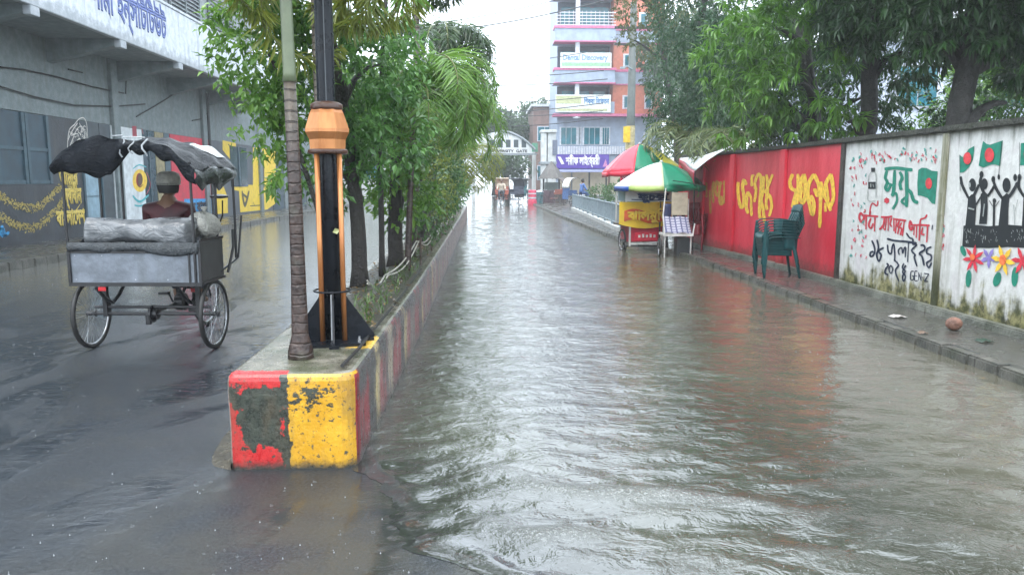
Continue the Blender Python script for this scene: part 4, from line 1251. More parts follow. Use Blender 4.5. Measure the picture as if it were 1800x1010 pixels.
def seated_person(parent_loc, rz, label, shirt_m, trouser_m, cap_m, skin_m, group=None, cap=True, hand_y=.46, seat_h=.9, hand_z=.05, hand_x=.24, foot_z=-.62):
    p = thing('person', label, 'person', parent_loc, rz, group)
    H0 = seat_h
    V = [(0, 0, H0), (0, .02, H0 + .18), (0, .05, H0 + .36), (0, .06, H0 + .46), (0, .075, H0 + .53), (0, .085, H0 + .60)]
    E = [(i, i + 1) for i in range(5)]
    Rr = [(.15, .11), (.14, .10), (.165, .105), (.12, .08), (.062, .064), (.075, .08)]
    for s in (-1, 1):
        b = len(V)
        V += [(s * .10, .06, H0 - .02), (s * .14, .40, H0 - .04), (s * .13, .42, H0 + foot_z * .55), (s * .13, .42, H0 + foot_z), (s * .13, .55, H0 + foot_z - .05)]
        E += [(0, b), (b, b + 1), (b + 1, b + 2), (b + 2, b + 3), (b + 3, b + 4)]
        Rr += [.088, .062, .048, .036, .032]
        b = len(V)
        V += [(s * .19, .06, H0 + .44), (s * .25, .17, H0 + .20), (s * hand_x, hand_y - .05, H0 + hand_z + .02)]
        E += [(3, b), (b, b + 1), (b + 1, b + 2)]
        Rr += [.056, .043, .03]
    me = skin(V, E, Rr, 1)
    bmx = bmesh.new(); bmx.from_mesh(me); bpy.data.meshes.remove(me)
    mb = MB(); head_mesh(mb, (0, .10, H0 + .69), .106)
    for s in (-1, 1): hand(mb, (s * hand_x, hand_y - .03, H0 + hand_z + .02), (0, 1, -.12), Vector((0, -.1, -1)), -s)
    me2 = bpy.data.meshes.new('b'); me2.from_pydata(mb.v, [], mb.f); bmx.from_mesh(me2); bpy.data.meshes.remove(me2)
    me = bpy.data.meshes.new('person_body'); bmx.to_mesh(me); bmx.free()
    body = link_mesh('body', me, skin_m, p, smooth=True)
    # shirt: the trunk and sleeves a little larger, hem over the seat
    V = [(0, -.005, H0 - .03), (0, 0, H0 + .06), (0, .015, H0 + .2), (0, .045, H0 + .37), (0, .058, H0 + .485), (0, .068, H0 + .54)]
    E = [(i, i + 1) for i in range(5)]; Rr = [(.19, .15), (.178, .14), (.165, .125), (.185, .125), (.145, .10), (.068, .068)]
    for s in (-1, 1):
        b = len(V); V += [(s * .195, .06, H0 + .445), (s * .252, .165, H0 + .21), (s * (hand_x * .35 + .16), .27, H0 + .125)]
        E += [(4, b), (b, b + 1), (b + 1, b + 2)]; Rr += [.078, .064, .058]
    link_mesh('shirt', skin(V, E, Rr, 2), shirt_m, p, smooth=True)
    V = [(0, .0, H0 - .01)]; E = []; Rr = [(.175, .13)]
    for s in (-1, 1):
        b = len(V); V += [(s * .10, .08, H0 - .02), (s * .142, .40, H0 - .035), (s * .13, .425, H0 + foot_z * .55), (s * .13, .425, H0 + foot_z * .85)]
        E += [(0, b), (b, b + 1), (b + 1, b + 2), (b + 2, b + 3)]; Rr += [.108, .082, .068, .062]
    link_mesh('trousers', skin(V, E, Rr, 2), trouser_m, p, smooth=True)
    m = MB()
    if cap:
        m.lathe([(.108, -.0), (.116, .03), (.114, .072), (.100, .108), (.064, .128), (.001, .136)], (0, .095, H0 + .69), 20, cap=False)
        m.torus((0, .095, H0 + .692), (0, 0, 1), .110, .007, 24, 6)
        m.build('cap', cap_m, p, smooth=True)
        m = MB(); m.lathe([(.094, -.085), (.107, -.04), (.109, .012)], (0, .089, H0 + .69), 20, cap=False)
        bm_ = m.build('hair', mat('dark_hair', (0.012, 0.011, 0.010), .5), p, smooth=True)
        mm = bm_.data; b2 = bmesh.new(); b2.from_mesh(mm)
        bmesh.ops.delete(b2, geom=[v for v in b2.verts if v.co.y > .12], context='VERTS'); b2.to_mesh(mm); b2.free()
    else:
        m.lathe([(.108, -.05), (.113, .02), (.108, .075), (.08, .112), (.001, .128)], (0, .088, H0 + .70), 18, cap=False)
        hr = m.build('hair', mat('dark_hair', (0, 0, 0)), p, smooth=True)
        b2 = bmesh.new(); b2.from_mesh(hr.data)
        bmesh.ops.delete(b2, geom=[v for v in b2.verts if v.co.y > .14 and v.co.z < H0 + .75], context='VERTS'); b2.to_mesh(hr.data); b2.free()
    return p


skin_m = mat('skin', (0.16, 0.085, 0.05), .5, .1, 12)
# ================================================================== the cycle van with its black rain hood
black_metal = mat('black_frame_metal', (0.014, 0.014, 0.016), .35, .3, 14, spec=.5)
tyre_m = mat('tyre_rubber', (0.014, 0.014, 0.014), .55, .2, 20)
chrome = mat('wet_steel', (0.42, 0.43, 0.45), .28, .25, 12, metal=.8)
sheet_tin = mat('galvanised_tin', (0.16, 0.18, 0.21), .33, .25, 6, .003, metal=.35, dirt=.45, dcol=(.10, .11, .115), streak=True)
grey_tarp = NT('grey_tarpaulin'); n = grey_tarp
P = n.pos('obj'); c = n.mix(n.ramp(n.noise(P, 6, 5), .35, .65), (0.09, 0.097, 0.105), (0.19, 0.20, 0.21))
n.set(color=c, rough=.22, spec=.6, normal=n.bump(n.noise(n.scale(P, (1, 1, 1.6)), 7, 4, .55, .8), .03)); grey_tarp = n.m
black_sheet = NT('black_plastic_sheet'); n = black_sheet
P = n.pos('obj'); n1 = n.noise(P, 7, 5, .6, .8)
n.set(color=n.mix(n1, (0.003, 0.0045, 0.007), (0.008, 0.011, 0.016)), rough=n.math('MULTIPLY_ADD', n1, .25, .10), spec=.10, normal=n.bump(n.noise(n.scale(P, (1, 2.2, 2)), 9, 5, .65, .9), .045)); black_sheet = n.m

van = thing('cycle_van', 'three wheeled cycle van with tin cargo box under a tied black plastic rain hood', 'cycle van', (-3.19, 7.42, 0), R(-3))


def wheel_parts(parent, c, r=.335, axis=(1, 0, 0), spokes=32):
    w = part('wheel', chrome, parent, lambda m: (m.torus(c, axis, r - .038, .011, 40, 6)), smooth=True)
    part('tyre', tyre_m, w, lambda m: m.torus(c, axis, r - .022, .023, 44, 8), smooth=True)
    m = MB(); ax = Vector(axis).normalized(); u = ax.orthogonal().normalized(); v = ax.cross(u); cc = Vector(c)
    for i in range(spokes):
        t = 2 * PI * i / spokes; s = 1 if i % 2 else -1
        d = u * math.cos(t) + v * math.sin(t); t2 = t + .35 * (1 if i % 4 < 2 else -1)
        h = (u * math.cos(t2) + v * math.sin(t2)) * .02 + ax * s * .025
        m.tube([cc + h, cc + d * (r - .04)], .0017, 4, cap=False)
    m.build('spokes', chrome, w)
    part('hub', black_metal, w, lambda m: m.tube([cc - ax * .045, cc - ax * .03, cc + ax * .03, cc + ax * .045], [.03, .02, .02, .03], 12), smooth=True)
    return w


for x in (-.595, .595): wheel_parts(van, (x, 0, .335))
wheel_parts(van, (.02, 1.2, .335))
part('axle', black_metal, van, lambda m: (m.tube([(-.64, 0, .335), (.64, 0, .335)], .016, 8), m.tube([(-.56, 0, .40), (.56, 0, .40)], .014, 8), [m.box(x - .02, x + .02, -.025, .025, .31, .69) for x in (-.45, .45)]))
part('gear_hub', black_metal, van, lambda m: (m.tube([(-.03, 0, .335), (.05, 0, .335)], .055, 14), m.tube([(.0, 0, .335), (.01, 0, .335)], .085, 18), m.tube([(-.02, -.05, .24), (-.02, -.05, .335)], .03, 8)))
part('frame', black_metal, van, lambda m: (m.tube([(-.56, -.27, .66), (.56, -.27, .66)], .02, 8), m.tube([(-.56, .27, .66), (.56, .27, .66)], .02, 8), [m.tube([(x, -.27, .66), (x, .30, .66)], .02, 8) for x in (-.56, -.2, .2, .56)],
     m.tube([(-.2, .27, .64), (0, .95, .45), (0, 1.0, .62)], .018, 8), m.tube([(.2, .27, .64), (0, .95, .45)], .018, 8), m.tube([(0, .60, .36), (0, 1.02, .80)], .017, 8), m.tube([(0, .45, .82), (0, .58, .36)], .016, 8), m.tube([(0, .0, .335), (0, .58, .36)], .016, 8),
     m.tube([(.02, 1.0, .62), (.02, 1.04, .95)], .016, 8), [m.tube([(.02 + s * .05, 1.2, .335), (.02 + s * .045, 1.04, .68), (.02, 1.03, .75)], .012, 8) for s in (-1, 1)]))
for x in (-.38, .38): part('leaf_spring', black_metal, van, lambda m: m.tube([(x, -.27, .62), (x, -.12, .50), (x, 0, .44), (x, .12, .50), (x, .27, .62)], .018, 6))
part('handlebar', chrome, van, lambda m: (m.tube([(-.24, .88, 1.02), (-.22, .98, 1.02), (.02, 1.04, .97), (.26, .98, 1.02), (.30, .84, 1.02)], .012, 8), m.tube([(-.24, .80, 1.02), (-.24, .89, 1.02)], .017, 8), m.tube([(.30, .76, 1.02), (.30, .85, 1.02)], .017, 8)), smooth=True)
part('crank', black_metal, van, lambda m: (m.tube([(-.02, .58, .36), (.06, .58, .36)], .09, 20), m.tube([(.07, .58, .36), (.07, .66, .26)], .01, 6), m.tube([(-.07, .58, .36), (-.07, .50, .46)], .01, 6), m.box(.07, .16, .62, .70, .25, .275), m.box(-.16, -.07, .46, .54, .45, .475)))
part('saddle', mat('saddle_leather', (0.03, 0.018, 0.012), .4), van, lambda m: m.lathe([(.02, 0), (.12, .01), (.135, .04), (.11, .065), (.02, .075)], (0, .46, .80), 16), smooth=True)
# tin cargo box
box = part('cargo_box', sheet_tin, van, lambda m: (m.box(-.60, .60, -.285, -.27, .665, .955), m.box(-.60, -.585, -.268, .26, .665, .955), m.box(.585, .60, -.268, .26, .665, 1.06), m.box(-.585, .585, .245, .26, .665, .99), m.box(-.585, .585, -.268, .245, .68, .70)))
part('box_rim', black_metal, box, lambda m: (m.box(-.615, .615, -.30, -.287, .64, .675), m.box(-.615, .615, -.30, -.287, .945, .965), m.box(-.615, -.59, -.302, -.288, .675, .945), m.box(.50, .515, -.30, -.288, .675, .945), m.box(.595, .62, -.302, -.288, .675, 1.0), m.box(.602, .62, -.285, .26, .655, .68), m.box(.602, .616, -.285, .26, 1.045, 1.07)))
part('side_panel', mat('dark_tin', (0.055, 0.06, 0.062), .35, .3, 8, metal=.2), box, lambda m: m.box(.6035, .609, -.27, .25, .685, 1.04))
part('rivet', chrome, box, lambda m: [m.lathe([(.007, 0), (.005, .004), (.0005, .005)], (x, -.2855, z), 6, cap=False) for x in (-.55, -.3, 0, .3) for z in (.70, .92)])
# folded tarpaulin lying on the box
def tarp_fn(u, v):
    t = v * 2 * PI
    x = -.50 + 1.02 * u
    yc, zc = -.09, 1.135
    ry, rz = .19, .115
    k = .010 * math.sin(7 * u + 2 * math.sin(t)) + .004 * math.sin(23 * u + 3 * t) + .006 * math.sin(3 * t + 4 * u)
    e = min(1, min(u, 1 - u) / .05) ** .5
    c_, s_ = math.cos(t), math.sin(t)
    sq = lambda q: math.copysign(abs(q) ** .55, q)
    return (x, yc + (ry * sq(c_)) * (0.35 + .65 * e) + k, zc + (rz * sq(s_) - .02 * (u - .5)) * (0.3 + .7 * e) + k * 1.3)
part('folded_tarpaulin', grey_tarp, van, lambda m: m.grid(tarp_fn, 60, 28), smooth=True)
def skirt_fn(u, v):
    x = -.60 + 1.20 * u
    return (x, -.300 - .010 * math.sin(31 * u) - .018 * math.sin(PI * v) - .004, 1.045 - .10 * v + .014 * math.sin(13 * u + 1) * v + .02 * math.sin(5 * u) * v)
part('tarpaulin_skirt', mat('dark_grey_sheet', (0.045, 0.052, 0.058), .3, .35, 12, .02), van, lambda m: m.grid(skirt_fn, 50, 6), smooth=True, solid=.004)
part('side_bundle', black_sheet, van, lambda m: m.grid(lambda u, v: (-.56 + .13 * u + .01 * math.sin(9 * v), -.20 + .3 * v, 1.02 + .05 * math.sin(PI * u) + .015 * math.sin(14 * v)), 8, 10), smooth=True, solid=.01)
# posts and hood
posts = [(-.60, -.29, .64, 1.79), (.56, -.29, .64, 1.77), (-.59, .30, .66, 1.80), (-.58, .70, .9, 1.80), (.59, .18, .70, 1.74), (.60, .62, .8, 1.74)]
for x, y, z0, z1 in posts:
    part('post', black_metal, van, lambda m: m.tube([(x, y, z0), (x * 1.005, y, (z0 + z1) / 2), (x, y, z1)], .013, 8))
part('post_rail', black_metal, van, lambda m: (m.tube([(-.61, .30, .68), (-.6, .72, .9)], .012, 6), m.tube([(.6, .18, .72), (.62, .62, .82)], .012, 6), m.tube([(.62, .62, .82), (.66, .66, 1.25)], .01, 6)))
def hood_z(x, y): return 1.80 + .195 * (1 - (abs(x) / .62) ** 2.4) + .02 * math.sin(3 * y + 2 * x)
def hood_fn(u, v):
    x = -.62 + 1.24 * u; y = -.36 + 1.08 * v
    w = .012 * math.sin(11 * x + 5 * y) + .009 * math.sin(19 * y - 7 * x) + .009 * math.sin(31 * x + 13 * y)
    sag = -.03 * math.sin(PI * ((v * 2) % 1)) * (1 - abs(x) / .63)
    tilt = -.05 * (x / .62) * (0.4 + .6 * (1 - v))
    drop = 0
    if u > .8: drop = -.06 * ((u - .8) / .2) ** 1.5
    if u < .08: drop = -.05 * ((.08 - u) / .08)
    return (x, y, hood_z(x, y) + w + sag + tilt + drop)
hood = part('rain_hood', black_sheet, van, lambda m: m.grid(hood_fn, 64, 44), smooth=True, solid=.004)
def flap_fn(u, v):
    x = -.63 + .72 * u
    z = hood_fn(u * .58, 0)[2] - .006
    ln = max(.05, (z - 1.655 - .02 * math.sin(8 * u))) * (1 if u < .72 else 1 - .75 * ((u - .72) / .28))
    return (x, -.365 - .05 * math.sin(PI * v) - .018 * math.sin(15 * u + 3 * v), z - ln * v + .014 * math.sin(21 * u) * v)
part('hood_flap', black_sheet, hood, lambda m: m.grid(flap_fn, 40, 12), smooth=True, solid=.004)
def flap2_fn(u, v):
    x = .06 + .58 * u
    z = hood_fn(.54 + u * .46, 0)[2] - .006
    ln = .06 + .05 * math.sin(9 * u) ** 2 + .06 * u
    return (x, -.362 - .03 * math.sin(PI * v) - .012 * math.sin(19 * u), z - ln * v)
part('hood_flap', black_sheet, hood, lambda m: m.grid(flap2_fn, 34, 8), smooth=True, solid=.004)
def side_fn(u, v):
    y = -.36 + 1.0 * u
    z = hood_fn(1, u * .86)[2]
    return (.62 + .03 * math.sin(PI * v) + .012 * math.sin(17 * u), y, z - (.10 + .10 * math.sin(PI * u) + .03 * math.sin(13 * u)) * v)
part('hood_flap', mat('wet_hood_edge', (0.03, 0.04, 0.04), .15, .3, 8, .02), hood, lambda m: m.grid(side_fn, 30, 8), smooth=True, solid=.004)
part('hood_patch', mat('torn_white_sheet', (0.40, 0.42, 0.43), .3, .2, 9), hood, lambda m: m.grid(lambda u, v: (lambda q: (q[0], q[1], q[2] + .008))(hood_fn(.72 + .2 * u, .62 + .34 * v)), 10, 8), solid=.003)
def tie(m, x, z1, w):
    q = []
    for i in range(6):
        t = i / 5; y = -.36 - .012 - .03 * math.sin(PI * t)
        q.append((x + .02 * math.sin(6 * t + x * 9), y - .035 * t, hood_fn((x + .62) / 1.24, 0)[2] + .012 - z1 * t))
    m.tube(q, w, 5)
part('tie_strip', mat('pale_tie_cord', (0.30, 0.32, 0.34), .35, .2, 12), hood, lambda m: (tie(m, .02, .17, .007), tie(m, .10, .12, .006), tie(m, .22, .15, .008), m.tube([(.02, -.385, hood_fn(.51, 0)[2] + .015), (.12, -.40, 1.985), (.22, -.385, 1.98)], .005, 5), m.tube([(-.1, -.35, 1.995), (.02, -.375, 2.0)], .006, 5)))
part('mirror', black_metal, van, lambda m: (m.tube([(.30, .84, 1.02), (.44, .72, 1.25), (.47, .66, 1.40)], .008, 6), m.lathe([(.02, -.02), (.09, -.01), (.095, .01), (.03, .025)], (.44, .66, 1.44), 14)))
part('brake_bar', black_metal, van, lambda m: m.tube([(.63, .3, .70), (.68, .34, .95), (.66, .40, 1.12)], .013, 6))
part('reflector', mat('red_reflector', (0.45, 0.01, 0.015), .2), van, lambda m: (m.box(.0, .05, .86, .89, .42, .47), m.box(-.34, -.27, -.312, -.303, .60, .635)))
part('mudguard', black_metal, van, lambda m: m.grid(lambda u, v: (.02 - .04 + .08 * u, 1.2 + .36 * math.cos(.6 + 2.2 * v), .335 + .36 * math.sin(.6 + 2.2 * v)), 3, 14), smooth=True, solid=.003)
driver = seated_person((-3.19 + .02, 7.42 + .40, 0), R(-3), 'van driver seen from behind in dark red shirt and pale round cap', mat('dark_red_shirt', (0.055, 0.006, 0.010), .6, .4, 6), mat('dark_lungi', (0.03, 0.03, 0.04), .6), mat('pale_cap', (0.50, 0.49, 0.43), .7, .2, 30, .01), skin_m, seat_h=.875, hand_y=.50, hand_z=.12, hand_x=.26, foot_z=-.50)
def sack_fn(u, v):
    t = 2 * PI * u; ph = PI * (v - .5)
    k = 1 + .10 * math.sin(5 * t + 3 * v) + .06 * math.sin(11 * t)
    return (.14 * math.cos(ph) * math.cos(t) * k, .16 * math.cos(ph) * math.sin(t) * k, .13 + .12 * math.sin(ph) * k)
sk = thing('sack', 'crumpled white sack lying on the right side of the cycle van box', 'sack', (-2.68, 7.48, 1.05), 0)
part('bag', mat('white_sack', (0.50, 0.49, 0.45), .5, .25, 9, .04, dirt=.3), sk, lambda m: m.grid(sack_fn, 28, 16), smooth=True)
part('knot', mat('white_sack', (0, 0, 0)), sk, lambda m: m.lathe([(.03, 0), (.018, .03), (.035, .06), (.01, .07)], (0, .02, .24), 10), smooth=True)

# ================================================================== lamp post and palms on the tip of the median
lp = thing('lamp_post', 'black and copper lamp post bolted to the tip of the painted median', 'lamp post', (-.995, 5.03, .55), R(11))
bpaint = mat('black_gloss_paint', (0.007, 0.009, 0.013), .28, .3, 9, spec=.2)
copper = NT('copper_paint'); n = copper
P = n.pos('obj'); c = n.mix(n.ramp(n.noise(n.scale(P, (1, 1, .3)), 9, 5), .3, .7), (0.36, 0.125, 0.035), (0.55, 0.23, 0.08))
n.set(color=c, rough=.3, metal=.55, coat=.2); copper = n.m
part('pole', bpaint, lp, lambda m: (m.lathe([(.060, .02), (.060, 1.18), (.057, 1.2), (.055, 5.4)], (0, 0, 0), 20)), smooth=True)
part('pole_seam', mat('seam_grey', (0.06, 0.07, 0.08), .3), lp, lambda m: m.box(-.003, .003, -.058, -.0545, 1.5, 5.3))
part('collar', copper, lp, lambda m: m.lathe([(.118, 1.245), (.122, 1.31), (.146, 1.355), (.146, 1.375), (.112, 1.475), (.098, 1.50)], (0, 0, 0), 8, ph=PI / 8), bevel=.004)
for pr_ in ([(.097, 1.495), (.102, 1.505), (.100, 1.53), (.075, 1.545)], [(.12, 1.22), (.126, 1.228), (.126, 1.243), (.12, 1.25)]): part('collar_ring', mat('brown_paint', (0.07, 0.03, 0.018), .3), lp, lambda m: m.lathe(pr_, (0, 0, 0), 24), smooth=True)
for i in range(4):
    a = PI / 4 + i * PI / 2
    part('tube', copper, lp, lambda m: m.tube([(.098 * math.cos(a), .098 * math.sin(a), .02), (.098 * math.cos(a), .098 * math.sin(a), 1.235)], .0175, 10), smooth=True)
    b = i * PI / 2 + PI / 4
    d = Vector((math.cos(b + PI / 4), math.sin(b + PI / 4), 0)); s = d.cross(Vector((0, 0, 1))) * .005
    part('gusset', bpaint, lp, lambda m: m.prism([d * .06 + s + Vector((0, 0, .022)), d * .265 + s + Vector((0, 0, .022)), d * .265 + s + Vector((0, 0, .04)), d * .06 + s + Vector((0, 0, .34))], s * -2))
part('hoop', bpaint, lp, lambda m: m.torus((0, 0, .34), (0, 0, 1), .118, .006, 28, 6))
part('base_plate', bpaint, lp, lambda m: (m.box(-.20, .20, -.20, .20, 0, .02), m.box(-.26, .26, -.03, .03, .0, .0215), m.box(-.03, .03, -.26, .26, .0, .0215)))
for x in (-.16, .16):
    for y in (-.16, .16): part('bolt', chrome, lp, lambda m: m.lathe([(.016, .02), (.016, .038), (.008, .04), (.008, .058)], (x, y, 0), 6))
part('ground_wire', mat('white_plastic_strip', (0.5, .52, .55), .4), lp, lambda m: m.tube([(-.012, -.066, .02), (-.008, -.064, .32)], .006, 6))
tag(leaf_mesh('fallen_leaf', [(-.97, 5.03 - .064, 1.275)], np.array([[.9, 0, .25]]), np.array([[0, -1.0, 0.1]]), .055, .04, leaf_mat('pale_leaf', (0.40, 0.42, 0.16), (0.5, 0.52, 0.25)), tone=np.array([.5])), 'pale yellow leaf stuck to the wet black lamp post', 'leaf')

ringed = NT('ringed_palm_bark'); n = ringed
P = n.pos('obj'); X, Y, Z = n.sep(P)
wz = n.math('MULTIPLY_ADD', n.noise(P, 6, 4), .05, Z)
rg = n.math('FRACT', n.math('MULTIPLY', wz, 17.0))
rgm = n.ramp(n.math('ABSOLUTE', n.math('SUBTRACT', rg, .5)), .36, .48)
c = n.mix(n.ramp(n.noise(P, 20, 5, .7), .35, .65), (0.018, 0.010, 0.008), (0.055, 0.033, 0.026))
c = n.mix(n.math('MULTIPLY', n.ramp(Z, 1.15, 1.55), .5), c, (0.15, 0.13, 0.10))
c = n.mix(n.math('MULTIPLY', rgm, n.ramp(Z, .7, 1.3)), c, (0.02, 0.013, 0.01))
c = n.mix(n.math('MULTIPLY', n.ramp(n.noise(P, 4, 4), .55, .66), .35), c, (0.13, 0.14, 0.11))
n.set(color=c, rough=.35, normal=n.bump(n.math('MULTIPLY_ADD', rgm, -.6, n.noise(P, 30, 4)), .008)); ringed = n.m
shaft = mat('green_crownshaft', (0.12, 0.145, 0.085), .35, .22, 5, dirt=.3, dcol=(.10, .10, .05), streak=True)
palm_leaf = leaf_mat('palm_leaflet', (0.035, 0.11, 0.02), (0.19, 0.34, 0.06), .35)
palm_yellow = leaf_mat('palm_leaflet_yellow', (0.08, 0.13, 0.025), (0.28, 0.31, 0.06), .35)
palm_dark = leaf_mat('palm_leaflet_dark', (0.018, 0.05, 0.018), (0.07, 0.13, 0.04))
rachis = mat('palm_rachis', (0.14, 0.16, 0.05), .45, .25, 8)
p1 = thing('palm_tree', 'slim palm with ringed brown trunk and green crownshaft beside the lamp post', 'palm tree', (-1.10, 4.55, .55))
part('trunk', ringed, p1, lambda m: m.tube([(.0, 0, -.02), (.0, 0, .05), (.0, .0, .14), (.003, .0, .5), (.002, .0, 1.0), (-.004, .0, 1.62)], [.078, .074, .050, .043, .039, .035], 16), smooth=True)
part('crownshaft', shaft, p1, lambda m: m.tube([(-.004, 0, 1.61), (-.004, 0, 1.66), (-.007, 0, 2.0), (-.013, 0, 2.6), (-.02, 0, 2.95)], [.041, .036, .034, .032, .018], 16), smooth=True)
o, rb = fronds('fronds', (-1.16, 4.55, 3.45), [(R(100), R(60), 1.7), (R(20), R(50), 1.5), (R(150), R(48), 1.6), (R(-60), R(62), 1.4), (R(215), R(55), 1.5), (R(60), R(40), 1.9)], palm_leaf, p1, .42, .034, 34, plume=True)
rb.build('rachis', rachis, p1, world=True)

# ================================================================== stacked plastic chairs
chair_green = mat('green_chair_plastic', (0.003, 0.050, 0.055), .40, .15, 6, spec=.3)
chair_red = mat('red_chair_plastic', (0.20, 0.012, 0.022), .35, .15, 6)


def make_chair(label, m_, loc, rz, group):
    """garden armchair in plastic, looking along +y"""
    t = thing('plastic_chair', label, 'chair', loc, rz, group)
    def seat_f(u, v):
        x = -.215 + .43 * u; y = -.20 + .42 * v
        return (x, y, .425 - .022 * math.sin(PI * u) + .012 * v + (-.03 * ((v - .88) / .12) if v > .88 else 0))
    part('seat', m_, t, lambda m: (m.grid(seat_f, 8, 8), m.grid(lambda u, v: (lambda q: (q[0] * (1 + .03 * v), q[1], q[2] - .075 * v))(seat_f(u, 1.0)), 8, 2), [m.grid(lambda u, v: (lambda q: (q[0] + s * .012 * v, q[1], q[2] - .085 * v))(seat_f(0 if s < 0 else 1, u)), 8, 2) for s in (-1, 1)]), smooth=True, solid=.012)
    m = MB()
    bk = lambda u, h: (-.22 + .44 * u + (.02 * (u - .5) * h), -.205 - .16 * h - .045 * math.sin(PI * u), .43 + .40 * h + .035 * math.sin(PI * u) * (h > .95))
    m.grid(lambda u, v: bk(u, .80 + .24 * v), 10, 3)
    m.grid(lambda u, v: bk(u, .0 + .14 * v), 10, 2)
    for k in range(7):
        a = .03 + k * .138
        m.grid(lambda u, v: bk(a + .085 * u, .13 + .69 * v), 2, 5)
    m.build('backrest', m_, t, smooth=True, solid=.012)
    for s in (-1, 1):
        part('armrest', m_, t, lambda m: (m.grid(lambda u, v: (s * (.225 + .03 * v), -.27 + .20 * u, .43 + .20 * v), 3, 4), m.grid(lambda u, v: (s * (.235 + .025 * math.sin(PI * v) + .045 * u), -.30 + .50 * v, .63 + .02 * math.sin(PI * v) - (.05 * ((v - .85) / .15) ** 2 if v > .85 else 0)), 3, 10)), smooth=True, solid=.014)
        part('leg', m_, t, lambda m: m.grid(lambda u, v: (s * (.262 + .02 * math.sin(PI * min(v * 1.3, 1)) + .018 * v) - s * .02 * math.cos(PI * u), .175 + .035 * math.sin(PI * u) + .035 * v, .615 - .615 * v), 5, 12), smooth=True, solid=.010)
        part('leg', m_, t, lambda m: m.grid(lambda u, v: (s * (.215 + .055 * v) - s * .018 * math.cos(PI * u), -.21 - .035 * math.sin(PI * u) - .10 * v, .44 - .44 * v), 5, 8), smooth=True, solid=.010)
    return t


stack_words = ['bottom green plastic chair of the stack by the red wall', 'second green plastic chair from the bottom of the stack', 'third green plastic chair from the bottom of the stack', 'middle green plastic chair in the stack of seven',
               'third green plastic chair from the top of the stack', 'second green plastic chair from the top of the stack', 'topmost green plastic chair of the stack by the red wall']
c0 = make_chair(stack_words[0], chair_green, (4.62, 12.0, .1), R(84), 'green plastic chairs stacked by the red wall')
for i in range(1, 7):
    c = copy_tree(c0); c['label'] = stack_words[i]
    c.location = (4.62 - .006 * i, 12.0 + .004 * i, .1 + .043 * i); c.rotation_euler = (0, 0, R(84 + random.uniform(-1.2, 1.2)))
rw = ['bottom red plastic chair of the stack behind the vendor carts', 'second red plastic chair behind the vendor carts', 'third red plastic chair behind the vendor carts', 'topmost red plastic chair of the stack behind the vendor carts']
r0 = make_chair(rw[0], chair_red, (4.62, 16.9, .1), R(150), 'red plastic chairs stacked behind the carts')
for i in range(1, 4):
    c = copy_tree(r0); c['label'] = rw[i]; c.location = (4.62, 16.9 + .005 * i, .1 + .045 * i)

# ---- coconut and litter on the pavement
cq = on_plane(1676, 580, (0, 0, .1), Vector((0, 0, 1)))
def coc(u, v):
    t = 2 * PI * u; ph = PI * (v - .5); r = .072 * (1 + .05 * math.cos(3 * t) * math.cos(ph))
    return (cq.x + r * 1.12 * math.cos(ph) * math.cos(t), cq.y + r * math.cos(ph) * math.sin(t), .1 + .066 + .068 * math.sin(ph))
coco = part('coconut', mat('coconut_husk', (0.20, 0.10, 0.07), .4, .45, 10, .02), None, lambda m: m.grid(coc, 20, 12), smooth=True)
tag(coco, 'brown coconut lying on the wet pavement below the mural', 'coconut')
def litter(px_, py_, w, label, mt, nm='litter_scrap'):
    q = on_plane(px_, py_, (0, 0, .105), Vector((0, 0, 1)))
    rr = random.Random(px_)
    def f(u, v): return (q.x - w / 2 + w * u, q.y - w * .4 + w * .8 * v, .108 + .02 * abs(math.sin(7 * u + 4 * v + px_)) * (u * (1 - u) * 4) + .006 * rr.random())
    o = part(nm, mt, None, lambda m: m.grid(f, 7, 6), smooth=True, solid=.002)
    tag(o, label, 'litter')
litter(1578, 557, .16, 'pale scrap of paper lying on the pavement under the slogans', mat('paper_litter', (0.45, 0.42, 0.40), .5))
litter(1622, 586, .10, 'small brown wrapper on the pavement near the coconut', mat('brown_wrapper', (0.16, 0.11, 0.08), .4))
litter(1730, 600, .13, 'dark crumpled leaf wrapper on the pavement right of the coconut', mat('dark_wrapper', (0.03, 0.06, 0.04), .4))

